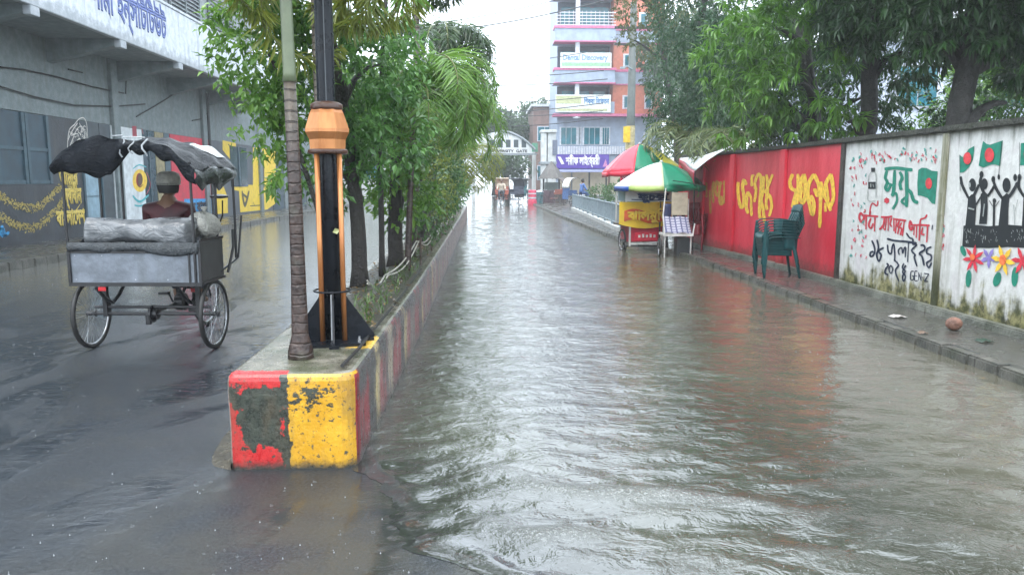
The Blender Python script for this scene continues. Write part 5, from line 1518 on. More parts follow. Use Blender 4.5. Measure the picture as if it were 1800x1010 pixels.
# ================================================================== vendor umbrellas and carts
def umbrella(label, loc, r, zr, zt, cols, tilt=(0, 0), ph=0.0, val=.12, vals=None):
    t = thing('umbrella', label, 'umbrella', loc, 0, 'vendor umbrellas by the red wall')
    M = Matrix.Rotation(tilt[0], 4, 'X') @ Matrix.Rotation(tilt[1], 4, 'Y')
    n_ = len(cols)
    def pt(a, s):            # s: 0 top .. 1 rim
        k = abs(math.sin((a - ph) * n_ / 2))
        sag = 1 - .06 * s * k
        z = zr + (zt - zr) * (1 - s ** 1.55) - .02 * s * (1 - s) * 4 * k
        return Vector((r * s * sag * math.cos(a), r * s * sag * math.sin(a), z))
    can = part('canopy', mat('umbrella_cap', (.4, .4, .38), .5), t, lambda m: m.lathe([(.04, zt - .01), (.05, zt + .01), (.01, zt + .05)], (0, 0, 0), 10))
    can.rotation_euler = (tilt[0], tilt[1], 0)
    for i, mt in enumerate(cols):
        a0 = ph + 2 * PI * i / n_
        s_ = part('panel', mt, can, lambda m: m.grid(lambda u, v: tuple(pt(a0 + 2 * PI / n_ * u, .04 + .96 * v)), 6, 10), smooth=True, solid=.003)
        part('valance', (vals or cols)[i], s_ if False else can, lambda m: m.grid(lambda u, v: tuple(pt(a0 + 2 * PI / n_ * u, 1.0) + Vector((0, 0, -.002 - val * v * (1 + .15 * math.sin(6 * u + i))))), 6, 2), smooth=True, solid=.003)
        part('rib', black_metal, can, lambda m: m.tube([tuple(pt(a0, s) - Vector((0, 0, .012))) for s in (.05, .3, .6, .85, 1.0)], .006, 5))
    part('pole', black_metal, t, lambda m: m.tube([(0, 0, -loc[2] * .5), Vector((0, 0, zt))], .02, 10))
    return t


um = lambda nm, c: mat('umbrella_' + nm, c, .38, .12, 4, spec=.4)
u_green, u_red, u_yel, u_white, u_pale, u_blue, u_dk = um('green', (0.004, 0.16, 0.085)), um('red', (0.62, 0.05, 0.08)), um('yellow', (0.62, 0.56, 0.03)), um('white', (0.66, 0.70, 0.74)), um('pale_lime', (0.50, 0.53, 0.34)), um('blue', (0.010, 0.06, 0.28)), um('maroon', (0.30, 0.02, 0.04))
u_lime = um('lime', (0.32, 0.42, 0.12))
umbrella('large umbrella with white, pale lime and green panels over the yellow banner cart', (4.02, 17.45, .05), 1.05, 1.43, 1.97, [u_green, u_green, u_white, u_white, u_white, u_pale, u_green, u_green], ph=R(-9), vals=[u_green, u_green, u_blue, u_blue, u_blue, u_lime, u_green, u_green], val=.10)
ub = umbrella('rear umbrella with red, green and yellow panels behind the carts', (4.32, 20.6, .1), 1.06, 1.80, 2.47, [u_yel, u_yel, u_green, u_red, u_red, u_red, u_green, u_yel], ph=R(-20), tilt=(0, R(-4)))
part('hanging_sign', mat('hanging_sign_red', (0.5, .04, .07), .4), ub, lambda m: m.box(-.80, -.46, -.72, -.70, 1.42, 1.80))
part('sign_ring', mat('hanging_sign_pale', (0.55, .40, .40), .4), ub, lambda m: (m.torus((-.63, -.725, 1.61), (0, 1, 0), .10, .012, 18, 4), m.box(-.70, -.56, -.73, -.721, 1.59, 1.63)))

# tarpaulin tied to the wall above the stalls, with a maroon edge
TL, TR, TB = Vector((4.70, 18.5, 2.13)), Vector((4.985, 15.35, 2.30)), Vector((4.56, 16.6, 1.80))
def tarp2(u, v):
    p = TL.lerp(TR, u) * (1 - v) + TL.lerp(TB, u) * v
    return (p.x, p.y, p.z + .07 * math.sin(PI * v) * u - .05 * math.sin(PI * u) * (1 - v) + .012 * math.sin(9 * u + 5 * v))
tp = thing('tarpaulin', 'white tarpaulin with maroon edge strung from the red wall beside the green umbrella', 'tarpaulin', (4.6, 17, 1.9))
part('sheet', mat('white_tarpaulin', (0.60, 0.61, 0.62), .4, .12, 3, dirt=.2, dcol=(.4, .4, .38)), tp, lambda m: m.grid(tarp2, 22, 10), world=True, smooth=True, solid=.004)
part('edge', u_dk, tp, lambda m: m.grid(lambda u, v: (lambda q: (q[0] - .02 * math.sin(PI * v), q[1], q[2] - .003 - (.12 + .16 * u) * v + .02 * math.sin(11 * u) * v))(tarp2(u, 1)), 16, 5), world=True, smooth=True, solid=.004)
part('rope', mat('pale_rope', (0.4, .38, .33), .6), tp, lambda m: (m.tube([TR, (5.08, 15.0, 2.2)], .006, 5), m.tube([TL, (4.80, 18.55, 2.18)], .006, 5)), world=True)
part('prop', black_metal, tp, lambda m: m.tube([(4.56, 16.6, .1), TB], .014, 6), world=True)

wood_m = mat('wet_wood', (0.06, 0.042, 0.03), .45, .35, 8, .01)
# yellow banner food cart
ct = thing('food_cart', 'street food cart with yellow lettered banner and blue and white sign under an umbrella', 'food cart', (3.68, 17.75, 0), R(8), 'vendor carts by the red wall')
part('body', mat('cart_red_panel', (0.42, 0.02, 0.045), .4, .2, 5), ct, lambda m: (m.box(-.42, .42, -.28, .32, .22, .58)), bevel=.01)
cwf = mat('cart_white_frame', (0.55, 0.55, 0.53), .4, .2, 9)
part('frame', cwf, ct, lambda m: ([m.box(x - .02, x + .02, -.31, -.283, .12, .60) for x in (-.40, .40)], m.box(-.38, .38, -.31, -.284, .16, .20)))
for x in (-.52, .52):
    for y in (-.33, .36): part('corner_post', cwf, ct, lambda m: m.box(x - .015, x + .015, y - .015, y + .015, .6, 1.42))
part('red_sign', mat('cart_sign_red', (0.62, 0.03, 0.06), .4), ct, lambda m: (m.box(-.28, .26, -.305, -.289, .25, .44)))
part('red_sign_text', white_p, ct, lambda m: [m.box(-.20 + k * .09, -.15 + k * .09, -.312, -.306, .32, .38 + .02 * (k % 2)) for k in range(5)])
bn = part('banner', mat('banner_yellow', (0.70, 0.47, 0.03), .45, .12, 4), ct, lambda m: m.grid(lambda u, v: (-.68 + 1.26 * u, -.36 - .02 * math.sin(7 * u) * v, 1.13 - (.50 + .10 * math.sin(PI * u)) * v + .0 * u), 20, 6), solid=.004)
part('banner_fringe', mat('banner_red', (0.55, 0.09, 0.02), .45, .25, 6), bn, lambda m: m.grid(lambda u, v: (-.57 + 1.13 * u, -.385 - .02 * math.sin(7 * u) * v, .93 + .05 * math.sin(8 * u) - .24 * v), 16, 3), solid=.003)
lettering('ঝালমুিড়', mat('banner_letter_yellow', (0.75, 0.52, 0.05), .45), bn, (-.50, -.40, .73), (1, 0, 0), (0, 0, 1), width=1.0, height=.27, weight=.055, world=False)
part('roof', mat('cart_roof', (0.5, .52, .54), .4), ct, lambda m: m.box(-.56, .56, -.37, .40, 1.42, 1.45), bevel=.006)
sg = part('sign_board', mat('cart_sign_white', (0.70, 0.78, 0.82), .35, .12, 4), ct, lambda m: m.box(-.54, .56, -.365, -.345, 1.14, 1.42))
lettering('ফুচকা', mat('sign_navy', (0.01, 0.045, 0.14), .4), sg, (-.34, -.366, 1.175), (1, 0, 0), (0, 0, 1), width=.82, height=.22, weight=.06, world=False)
part('underline', mat('sign_navy', (0, 0, 0)), sg, lambda m: m.tube([(-.40, -.370, 1.185), (0, -.370, 1.162), (.5, -.370, 1.18)], .014, 6))
part('glass_case', mat('case_glass', (0.25, 0.33, 0.36), .1, .1, 3), ct, lambda m: m.box(-.50, .50, -.33, .34, 1.15, 1.40))
part('table_top', wood_m, ct, lambda m: m.box(-.58, .58, -.34, .40, .59, .63), bevel=.008)
for x in (-.50, .50):
    for y in (-.16,):
        w = wheel_parts(ct, (x, y + .1, .25), .255, (1, 0, 0), 16)
part('small_wheel', tyre_m, ct, lambda m: (m.torus((-.50, -.24, .12), (1, 0, 0), .10, .022, 20, 6), m.torus((.50, -.24, .12), (1, 0, 0), .10, .022, 20, 6), m.tube([(-.52, -.24, .12), (.52, -.24, .12)], .012, 6)))
# tray cart with checked cloth
hc = thing('hand_cart', 'white framed tray cart with checked cloth and pale back board beside the food cart', 'hand cart', (4.07, 16.15, 0), R(-4), 'vendor carts by the red wall')
cwf = mat('cart_white_frame', (0, 0, 0))
for x in (-.27, .27):
    for y in (-.25, .25): part('leg', cwf, hc, lambda m: m.tube([(x, y, 0.0), (x, y, .46)], .014, 8))
part('tray_frame', cwf, hc, lambda m: (m.box(-.31, .31, -.31, -.285, .46, .51), m.box(-.31, .31, .285, .31, .46, .51), m.box(-.31, -.285, -.286, .286, .461, .509), m.box(.285, .31, -.286, .286, .461, .509)))
for q_ in ([(-.29, -.29, .5), (-.32, -.26, .9), (-.27, -.2, 1.45)], [(.30, .26, .5), (.30, .28, 1.22)], [(.30, -.29, .5), (.34, -.25, .72)]): part('upright', cwf, hc, lambda m: m.tube(q_, .014, 8))
chk = NT('checked_cloth'); n = chk
P = n.pos('obj'); X, Y, Z = n.sep(P)
ck = n.math('MULTIPLY', n.math('GREATER_THAN', n.math('FRACT', n.math('MULTIPLY', X, 9.0)), .7), 1.0)
ck2 = n.math('GREATER_THAN', n.math('FRACT', n.math('MULTIPLY', n.math('ADD', Y, Z), 9.0)), .7)
c = n.mix(n.math('MAXIMUM', ck, ck2), (0.36, 0.36, 0.44), (0.08, 0.085, 0.17))
n.set(color=c, rough=.6); chk = n.m
part('checked_cloth', chk, hc, lambda m: m.grid(lambda u, v: (-.275 + .55 * u, -.28 + .40 * v, .53 + .32 * v ** 1.2 + .012 * math.sin(12 * u)), 10, 10), smooth=True, solid=.006)
part('back_board', mat('pale_board', (0.42, 0.38, 0.28), .5, .2, 6, dirt=.3), hc, lambda m: m.box(-.08, .26, .16, .18, .88, 1.36))
part('blue_cloth', mat('dark_blue_cloth', (0.012, 0.02, 0.07), .6), hc, lambda m: m.grid(lambda u, v: (-.26 + .17 * u, .14 + .01 * math.sin(9 * u), 1.12 - .42 * v), 5, 6), smooth=True, solid=.01)
part('shade_board', black_metal, hc, lambda m: m.prism([(-.10, -.05, 1.60), (.60, .1, 1.50), (.62, .3, 1.5), (-.05, .35, 1.60)], (0, 0, .015)))
part('dark_box', mat('dark_box', (0.012, 0.016, 0.018), .5), hc, lambda m: m.box(.0, .26, -.2, .2, .02, .42), bevel=.01)
wheel_parts(hc, (-.33, .05, .2), .2, (1, 0, 0), 12)

# ================================================================== rope and cable along the median
rope_m = mat('pale_rope', (0, 0, 0))
def hang(pts_, sag, k=10):
    out = []
    for a, b in zip(pts_[:-1], pts_[1:]):
        a, b = Vector(a), Vector(b)
        for i in range(k): out.append(a.lerp(b, i / k) - Vector((0, 0, sag * math.sin(PI * i / k))))
    return out + [Vector(pts_[-1])]
rp = thing('rope_line', 'pale twisted rope strung low between stakes along the median kerb', 'rope', (-.85, 8, .58))
for j, dx in enumerate((0, .03)):
    part('rope', rope_m, rp, lambda m: m.tube(hang([(-1.15, 7.55, .60 + j * .03), (-1.02 + dx, 7.9, .64), (-.84 + dx, 9.6, .86), (-.78 + dx, 11.6, .82), (-.76, 14.2, .86), (-.76, 17.0, .80), (-.77, 20, .84)], .07 + .04 * j), .009, 5), world=True)
for y in (9.6, 11.6, 14.2, 17.0, 20):
    part('stake', wood_m, rp, lambda m: m.tube([(-.79, y, .52), (-.79, y, .90)], .016, 6), world=True)
tag(part('black_cable', mat('black_cable', (0, 0, 0)), None, lambda m: m.tube([(-.80, 4.25, .572), (-.775, 4.7, .576), (-.775, 5.2, .574), (-.76, 6.0, .576), (-.75, 6.8, .574), (-.745, 8.0, .576), (-.74, 9.0, .574)], .011, 6)), 'thin black cable lying along the top edge of the painted kerb', 'cable')

# ================================================================== far end of the street
BY = 66.0
bx = lambda px_: (px_ - 850) / 1350 * BY
bz = lambda py_: CAM_H + (318 - py_) / 1350 * BY
lilac = mat('lilac_plaster', (0.29, 0.35, 0.45), .6, .12, 2, dirt=.3, streak=True, dcol=(.2, .2, .26))
pinkb = mat('pink_band', (0.50, 0.13, 0.25), .6)
brick = mat('orange_brick', (0.52, 0.175, 0.11), .7, .12, 4, dirt=.2, streak=True, dcol=(.3, .1, .06))
tealg = mat('teal_glass', (0.012, 0.13, 0.17), .12, .3, 1.5)
palew = mat('pale_trim', (0.55, 0.57, 0.62), .5)
darkin = mat('balcony_shade', (0.05, 0.07, 0.10), .6)
bl = thing('apartment_building', 'five storey lilac and orange brick building with teal windows at the street end', 'building', (10.3, BY, 0))
xl, xm, xr = bx(978), bx(1073), bx(1160)
part('wall', lilac, bl, lambda m: (m.box(xl + .3, xr, BY + 1.6, BY + 12, -.1, 20), m.box(xl, xr, BY, BY + 1.6, bz(272), bz(208)), m.box(xl, xr, BY + .3, BY + 1.6, bz(297), bz(272)),), world=True)
part('brick_front', brick, bl, lambda m: m.box(xm, xr, BY - .1, BY + 1.6, bz(205), 20), world=True)
for top, bot in ((62, 85), (130, 153), (-8, 11)):
    part('balcony', lilac, bl, lambda m: (m.box(xl - .35, xm - .003, BY - 1.1, BY - .95, bz(bot), bz(top + 2)), m.box(xl - .35, xl - .2, BY - .95, BY + 1.6, bz(bot), bz(top + 2)), m.box(xl - .2, xm - .003, BY - .95, BY + 1.6, bz(bot), bz(bot) + .15)), world=True)
    part('pink_band', pinkb, bl, lambda m: (m.box(xl - .42, xm + .1, BY - 1.17, BY + .2, bz(top + 3), bz(top - 1)), m.box(xl - .40, xm + .05, BY - 1.13, BY + .1, bz(bot + 2), bz(bot) - .003), m.box(xm + .1, xr, BY - .18, BY + .1, bz(top + 3), bz(top - 1)), m.box(xm + .1, xr, BY - .16, BY + .1, bz(bot + 2), bz(bot))), world=True)
    part('band', lilac, bl, lambda m: m.box(xm + .05, xr, BY - .14, BY + .05, bz(bot), bz(top + 3)), world=True)
part('pink_band', pinkb, bl, lambda m: m.box(xl - .45, xr, BY - 1.2, BY + .2, bz(209), bz(205)), world=True)
part('balcony', lilac, bl, lambda m: m.box(xl - .35, xm, BY - 1.1, BY - .95, bz(204), bz(185)), world=True)
for a, b in ((12, 60), (86, 129), (154, 190)):
    w = part('balcony_shade_panel', darkin, bl, lambda m: m.box(xl + .1, xm - .1, BY + 1.5, BY + 1.62, bz(b), bz(a)), world=True)  # dark panel: shade of the balcony recess put into its colour
    part('pane', tealg, w, lambda m: [m.box(xl + .5 + k * 1.35, xl + 1.5 + k * 1.35, BY + 1.4, BY + 1.47, bz(b), bz(a) - .4) for k in range(3)], world=True)
    part('column', palew, bl, lambda m: m.box(bx(1006), bx(1013), BY - .9, BY - .6, bz(b + 2), bz(a)), world=True)
part('glass_screen', tealg, bl, lambda m: (m.box(xl + .35, bx(1004), BY + .9, BY + 1.0, bz(62), bz(24)), m.box(bx(1016), xm - .3, BY + .9, BY + 1.0, bz(62), bz(24))), world=True)
m = MB()
for k in range(5): m.box(xl - .3, xm, BY - 1.05, BY - 1.02, bz(60 - k * 5), bz(60 - k * 5) + .06)
for k in range(14): m.box(xl - .3 + k * .36, xl - .27 + k * .36, BY - 1.05, BY - 1.015, bz(62), bz(37))
m.build('balcony_rail', palew, bl, world=True)
for i, (x0, x1) in enumerate(((984, 1011), (1015, 1018), (1024, 1052), (1056, 1068))):
    w = part('window', palew, bl, lambda m: m.box(bx(x0) - .1, bx(x1) + .1, BY - .06, BY + .1, bz(256.5), bz(225.5)), world=True)
    part('pane', tealg, w, lambda m: [m.box(bx(x0) + (bx(x1) - bx(x0)) * k / 3 + .03, bx(x0) + (bx(x1) - bx(x0)) * (k + 1) / 3 - .03, BY - .12, BY - .055, bz(255), bz(227)) for k in range(3)], world=True)
for i, (x0, y0, y1) in enumerate(((1092, 103, 125), (1130, 100, 125), (1092, 172, 195), (1130, 172, 195), (1118, 35, 60), (1130, 235, 258))):
    w = part('window', palew, bl, lambda m: m.box(bx(x0) - .1, bx(x0 + 12), BY - .16, BY - .02, bz(y1), bz(y0)), world=True)
    part('pane', tealg, w, lambda m: m.box(bx(x0) + .05, bx(x0 + 12) - .15, BY - .2, BY - .155, bz(y1) + .12, bz(y0) - .12), world=True)
part('ribbed_apron', palew, bl, lambda m: [m.box(bx(979) + k * .22, bx(979) + k * .22 + .16, BY - .05, BY + .02, bz(272), bz(258.5)) for k in range(30)], world=True)
sgn = part('shop_sign', mat('purple_sign', (0.075, 0.035, 0.30), .4, .12, 3), bl, lambda m: m.box(bx(975), bx(1066), BY - .9, BY - .7, bz(297), bz(273)), world=True)
lettering('শরীফ লাইেব্ররী', mat('sign_letter_white', (0.75, .75, .78), .4), sgn, (bx(991), BY - .9, bz(290)), (1, 0, 0), (0, 0, 1), width=bx(1050) - bx(991), height=.85, weight=.045)
part('sign_mark', mat('sign_letter_white', (0, 0, 0)), sgn, lambda m: (m.prism([(bx(977), BY - .93, bz(277)), (bx(982), BY - .93, bz(277)), (bx(989), BY - .93, bz(289)), (bx(984), BY - .93, bz(290))], (0, .02, 0)),), world=True)
part('sign_emblem', mat('sign_pink', (0.5, .2, .4), .4), sgn, lambda m: m.prism([(bx(1055), BY - .93, bz(294)), (bx(1064), BY - .93, bz(294)), (bx(1060), BY - .93, bz(281))], (0, .02, 0)), world=True)
part('awning', mat('lilac_awning', (0.22, 0.25, 0.42), .5), bl, lambda m: m.prism([(bx(976), BY - .7, bz(297)), (bx(1066), BY - .7, bz(297)), (bx(1066), BY - 1.2, bz(302)), (bx(976), BY - 1.2, bz(302))], (0, 0, -.05)), world=True)
part('shutter', mat('beige_shutter', (0.42, 0.36, 0.27), .6, .1, 3, dirt=.2), bl, lambda m: [m.box(bx(a), bx(b), BY + .25, BY + .4, 0, bz(298)) for a, b in ((983, 1003), (1006, 1034), (1037, 1064), (1067, 1110))], world=True)
bn1 = part('banner', mat('white_banner', (0.62, 0.66, 0.66), .5), bl, lambda m: m.box(bx(980), bx(1066), BY - 1.22, BY - 1.18, bz(130), bz(105)), world=True)
lettering('Dental Discovery', mat('banner_teal_letter', (0.03, 0.18, 0.42), .5), bn1, (bx(984), BY - 1.22, bz(117)), (1, 0, 0), (0, 0, 1), width=bx(1060) - bx(984), height=.62, weight=.03)
part('banner_stripe', mat('banner_green', (0.25, 0.45, 0.28), .5), bn1, lambda m: m.box(bx(982), bx(1064), BY - 1.235, BY - 1.222, bz(127), bz(121)), world=True)
bn2 = part('banner', mat('white_banner', (0, 0, 0)), bl, lambda m: m.box(bx(972), bx(1066), BY - 1.32, BY - 1.28, bz(203), bz(174)), world=True)
part('banner_stripe', mat('banner_olive', (0.40, 0.42, 0.24), .5), bn2, lambda m: (m.box(bx(973), bx(1016), BY - 1.335, BY - 1.322, bz(189), bz(176)), m.box(bx(975), bx(1060), BY - 1.335, BY - 1.322, bz(201), bz(197))), world=True)
lettering('িশক্ষা িনেকতন', mat('banner_teal_letter', (0, 0, 0)), bn2, (bx(1020), BY - 1.32, bz(189)), (1, 0, 0), (0, 0, 1), width=bx(1063) - bx(1020), height=.6, weight=.035)
part('wall_lamp', palew, bl, lambda m: m.lathe([(.05, 0), (.3, .05), (.32, .15), (.05, .2)], (bx(1008), BY - 1.25, bz(214)), 10), world=True)

# arch gate, pillars, far blocks
AY = 60.0
ax = lambda q: (q - 850) / 1350 * AY
az = lambda q: CAM_H + (318 - q) / 1350 * AY
ga = thing('arch_gate', 'white arched gate beam with five square openings spanning the far street', 'gate', (2, AY, 0))
whitec = mat('gate_white', (0.60, 0.62, 0.63), .6, .12, 2, dirt=.35, streak=True, dcol=(.3, .32, .33))
outline = [(ax(836), az(272)), (ax(940), az(272)), (ax(940), az(266))] + [(ax(936 - 6 * k), az(266 - 32 * math.sin(min(1, (k + .5) / 10) * PI / 2) ** .8)) for k in range(0, 11)] + [(ax(836), az(240))]
part('beam', whitec, ga, lambda m: m.prism([(x, AY, z) for x, z in outline], (0, .5, 0)), world=True)
part('moulding', mat('gate_grey', (0.22, .25, .27), .6), ga, lambda m: (m.box(ax(832), ax(943), AY - .08, AY + .55, az(273.5), az(270.5)), m.tube([(x, AY - .04, z + .06) for x, z in outline[2:-1]], .10, 6)), world=True)
for k in range(5):
    part('opening', mat('gate_opening', (0.04, 0.06, 0.07), .6), ga, lambda m: m.box(ax(862 + k * 13.5), ax(870 + k * 13.5), AY - .03, AY + .03, az(260.5), az(247.5)), world=True)
lettering('UNIVERSITY  GATE', mat('gate_letter', (0.03, .035, .04), .5), ga, (ax(861), AY, az(269)), (1, 0, 0), (0, 0, 1), width=ax(926) - ax(861), height=.28, weight=.05)
for x in (832, 938): part('post', mat('gate_post', (0.48, 0.50, 0.50), .6, .2, 2, dirt=.4, streak=True), ga, lambda m: m.box(ax(x) - .14, ax(x) + .14, AY - .1, AY + .6, -.1, az(273.6)), world=True, bevel=.02)
part('green_panel', mat('green_gate_panel', (0.10, .30, .20), .5), ga, lambda m: m.box(ax(934), ax(944), AY - .05, AY + .1, az(268), az(253)), world=True)
gp = thing('gate_pillar', 'tall pale concrete gate pillars with dark panel left of the lilac building', 'pillar', (ax(958), AY - 2, 0))
part('shaft', mat('gate_post', (0, 0, 0)), gp, lambda m: (m.box(ax(947), ax(956), AY - 2, AY - 1.2, -.1, az(238)), m.box(ax(958), ax(972), AY - 1.9, AY - .6, -.1, az(236)), m.box(ax(946), ax(973), AY - 2.1, AY - .5, az(238), az(233))), world=True, bevel=.03)
part('panel', mat('gate_slate', (0.10, .12, .17), .4), gp, lambda m: m.box(ax(966), ax(974), AY - 2.0, AY - 1.91, az(275), az(250)), world=True)
part('ledge', mat('gate_grey', (0, 0, 0)), gp, lambda m: m.box(ax(945), ax(973), AY - 2.15, AY - .5, az(290), az(286)), world=True)
def block(label, x0, x1, y, z1, wall_m, rows, cols_, roof_m=None, dy=8, win=None):
    b = thing('far_building', label, 'building', ((x0 + x1) / 2, y, 0))
    part('wall', wall_m, b, lambda m: m.box(x0, x1, y, y + dy, -.1, z1), world=True)
    part('roof', roof_m or palew, b, lambda m: m.box(x0 - .25, x1 + .25, y - .3, y + dy, z1, z1 + .25), world=True)
    for r_ in range(rows):
        for c_ in range(cols_):
            wx = x0 + (x1 - x0) * (c_ + .5) / cols_; wz = 1.2 + (z1 - 1.2) * (r_ + .12) / rows
            w = part('window', palew, b, lambda m: m.box(wx - .75, wx + .75, y - .06, y + .02, wz, wz + 1.5), world=True)
            part('pane', win or tealg, w, lambda m: (m.box(wx - .66, wx - .03, y - .1, y - .055, wz + .09, wz + 1.41), m.box(wx + .03, wx + .66, y - .1, y - .055, wz + .09, wz + 1.41)), world=True)
    return b
block('brown two storey block between the gate pillars and the trees', 5.0, 9.5, 78, 8.9, mat('brown_plaster', (0.22, 0.14, 0.12), .7, .2, 2), 2, 2, dy=9)
block('pale low building behind the median trees on the far left', -15, -3.5, 74, 5.5, mat('pale_plaster', (0.42, 0.44, 0.43), .7, .15, 2, dirt=.3, streak=True), 1, 4)
block('grey three storey building behind the left end of the road', -30, -16, 70, 11, mat('grey_plaster', (0.30, 0.32, 0.33), .7, .15, 2, dirt=.3, streak=True), 3, 4)
block('pale blue hall with wide windows seen through the trees behind the boundary wall', 13.5, 30, 27, 6.4, mat('pale_blue_plaster', (0.50, 0.55, 0.66), .7, .1, 2, dirt=.2, streak=True), 2, 5, dy=9)
block('white walled building glimpsed between trunks beyond the mural wall', 15.5, 30, 14, 5.0, mat('white_plaster', (0.58, 0.60, 0.66), .7, .1, 2, dirt=.2, streak=True), 1, 4, dy=8)

# railing on the right pavement
rl = thing('steel_railing', 'low grey steel railing on a white kerb along the far right pavement', 'railing', (4.5, 30, .1))
rail_m = mat('railing_grey', (0.20, 0.25, 0.28), .45, .2, 8)
A, B = Vector((4.12, 23.0, 0)), Vector((4.75, 41.0, 0))
part('kerb_strip', mat('white_kerb', (0.45, 0.46, 0.45), .5, .2, 5, dirt=.3), rl, lambda m: m.prism([(A.x - .1, A.y, .1), (B.x - .1, B.y, .1), (B.x + .1, B.y, .1), (A.x + .1, A.y, .1)], (0, 0, .12)), world=True)
part('top_rail', rail_m, rl, lambda m: (m.tube([A + Vector((0, 0, .88)), B + Vector((0, 0, .88))], .03, 6), m.tube([A + Vector((0, 0, .32)), B + Vector((0, 0, .32))], .02, 6)), world=True)
for i in range(10):
    q = A.lerp(B, i / 9)
    part('post', rail_m, rl, lambda m: m.box(q.x - .035, q.x + .035, q.y - .035, q.y + .035, .2, .95), world=True)
m = MB()
for i in range(120):
    q = A.lerp(B, (i + .5) / 120); m.box(q.x - .008, q.x + .008, q.y - .008, q.y + .008, .3, .88)
m.build('bars', rail_m, rl, world=True)

# utility pole and lamp
up_ = thing('utility_pole', 'thick grey concrete utility pole wrapped with posters before the brick building', 'utility pole', (7.55, 40, 0))
part('pole', mat('pole_concrete', (0.075, 0.09, 0.085), .6, .25, 3, dirt=.4, streak=True), up_, lambda m: m.tube([(0, 0, -.1), (0.02, 0, 4), (.05, 0, 10.5)], [.24, .22, .16], 14), smooth=True)
part('poster', mat('tan_poster', (0.42, 0.36, 0.20), .6, .3, 6), up_, lambda m: m.lathe([(.245, 3.2), (.245, 4.4)], (.01, 0, 0), 14, cap=False), solid=.004)
part('yellow_sign', mat('yellow_plate', (0.70, 0.45, 0.02), .5), up_, lambda m: m.box(-.40, -.05, -.30, -.26, 3.55, 4.35))
part('cross_arm', black_metal, up_, lambda m: (m.box(-.9, .9, -.05, .05, 9.2, 9.32), m.box(-.9, .9, -.05, .05, 8.4, 8.5)))
part('lamp_arm', rail_m, up_, lambda m: (m.tube([(0, -.2, 7.2), (-.3, -.3, 7.35), (-.45, -.3, 7.3)], .03, 6), m.box(-.62, -.38, -.38, -.22, 7.2, 7.3)))
sp = thing('street_lamp', 'small globe street lamp on a thin pole before the beige shutters', 'street lamp', (7.4, 45.5, 0))
part('pole', mat('brown_pole', (0.12, .06, .05), .5), sp, lambda m: m.tube([(0, 0, 0), (0, 0, 1.95)], .06, 8))
part('globe', mat('milk_glass', (0.70, .74, .72), .3, .05, 2), sp, lambda m: m.lathe([(.04, 1.95), (.19, 2.02), (.25, 2.2), (.19, 2.4), (.03, 2.48)], (0, 0, 0), 14), smooth=True)

# ---- wires
wire_m = mat('wire_black', (0.03, 0.035, 0.04), .6)
wl = [((-9, 44, 9.5), (9, 48, 13.6)), ((-9, 42, 9.0), (9, 47, 12.6)), ((-9, 50, 9.2), (9, 58, 11.2)), ((-9, 52, 8.4), (9.5, 60, 9.3)), ((-9, 54, 7.6), (9.5, 62, 8.3)), ((-9, 54, 7.1), (9.5, 62, 7.7)), ((-9, 54, 6.6), (9.5, 62, 7.1)), ((-9, 54, 9.5), (9.5, 62, 10.2)), ((-9, 54, 6.2), (9.5, 62, 6.5)), ((-9, 40, 10.5), (9, 45, 14.6))]
for i, (a, b) in enumerate(wl):
    tag(part('overhead_wire', wire_m, None, lambda m: m.tube(hang([a, b], .55 + .1 * (i % 3), 20), .028 + .008 * (i % 2), 5)), 'thin dark overhead wire sagging across the white sky above the street', 'wire', 'overhead wires across the street')
for i in range(3):
    tag(part('overhead_wire', wire_m, None, lambda m: m.tube(hang([(-11.3, 17 + i * .5, 6.75 + .35 * i), (-2.5, 31 + i, 7.3 + .3 * i)], .35, 16), .014, 5)), ['lowest pale wire running from the institute canopy toward the median trees', 'middle wire running from the institute canopy toward the median trees', 'highest wire running from the institute canopy toward the median trees'][i], 'wire', 'wires beside the institute')

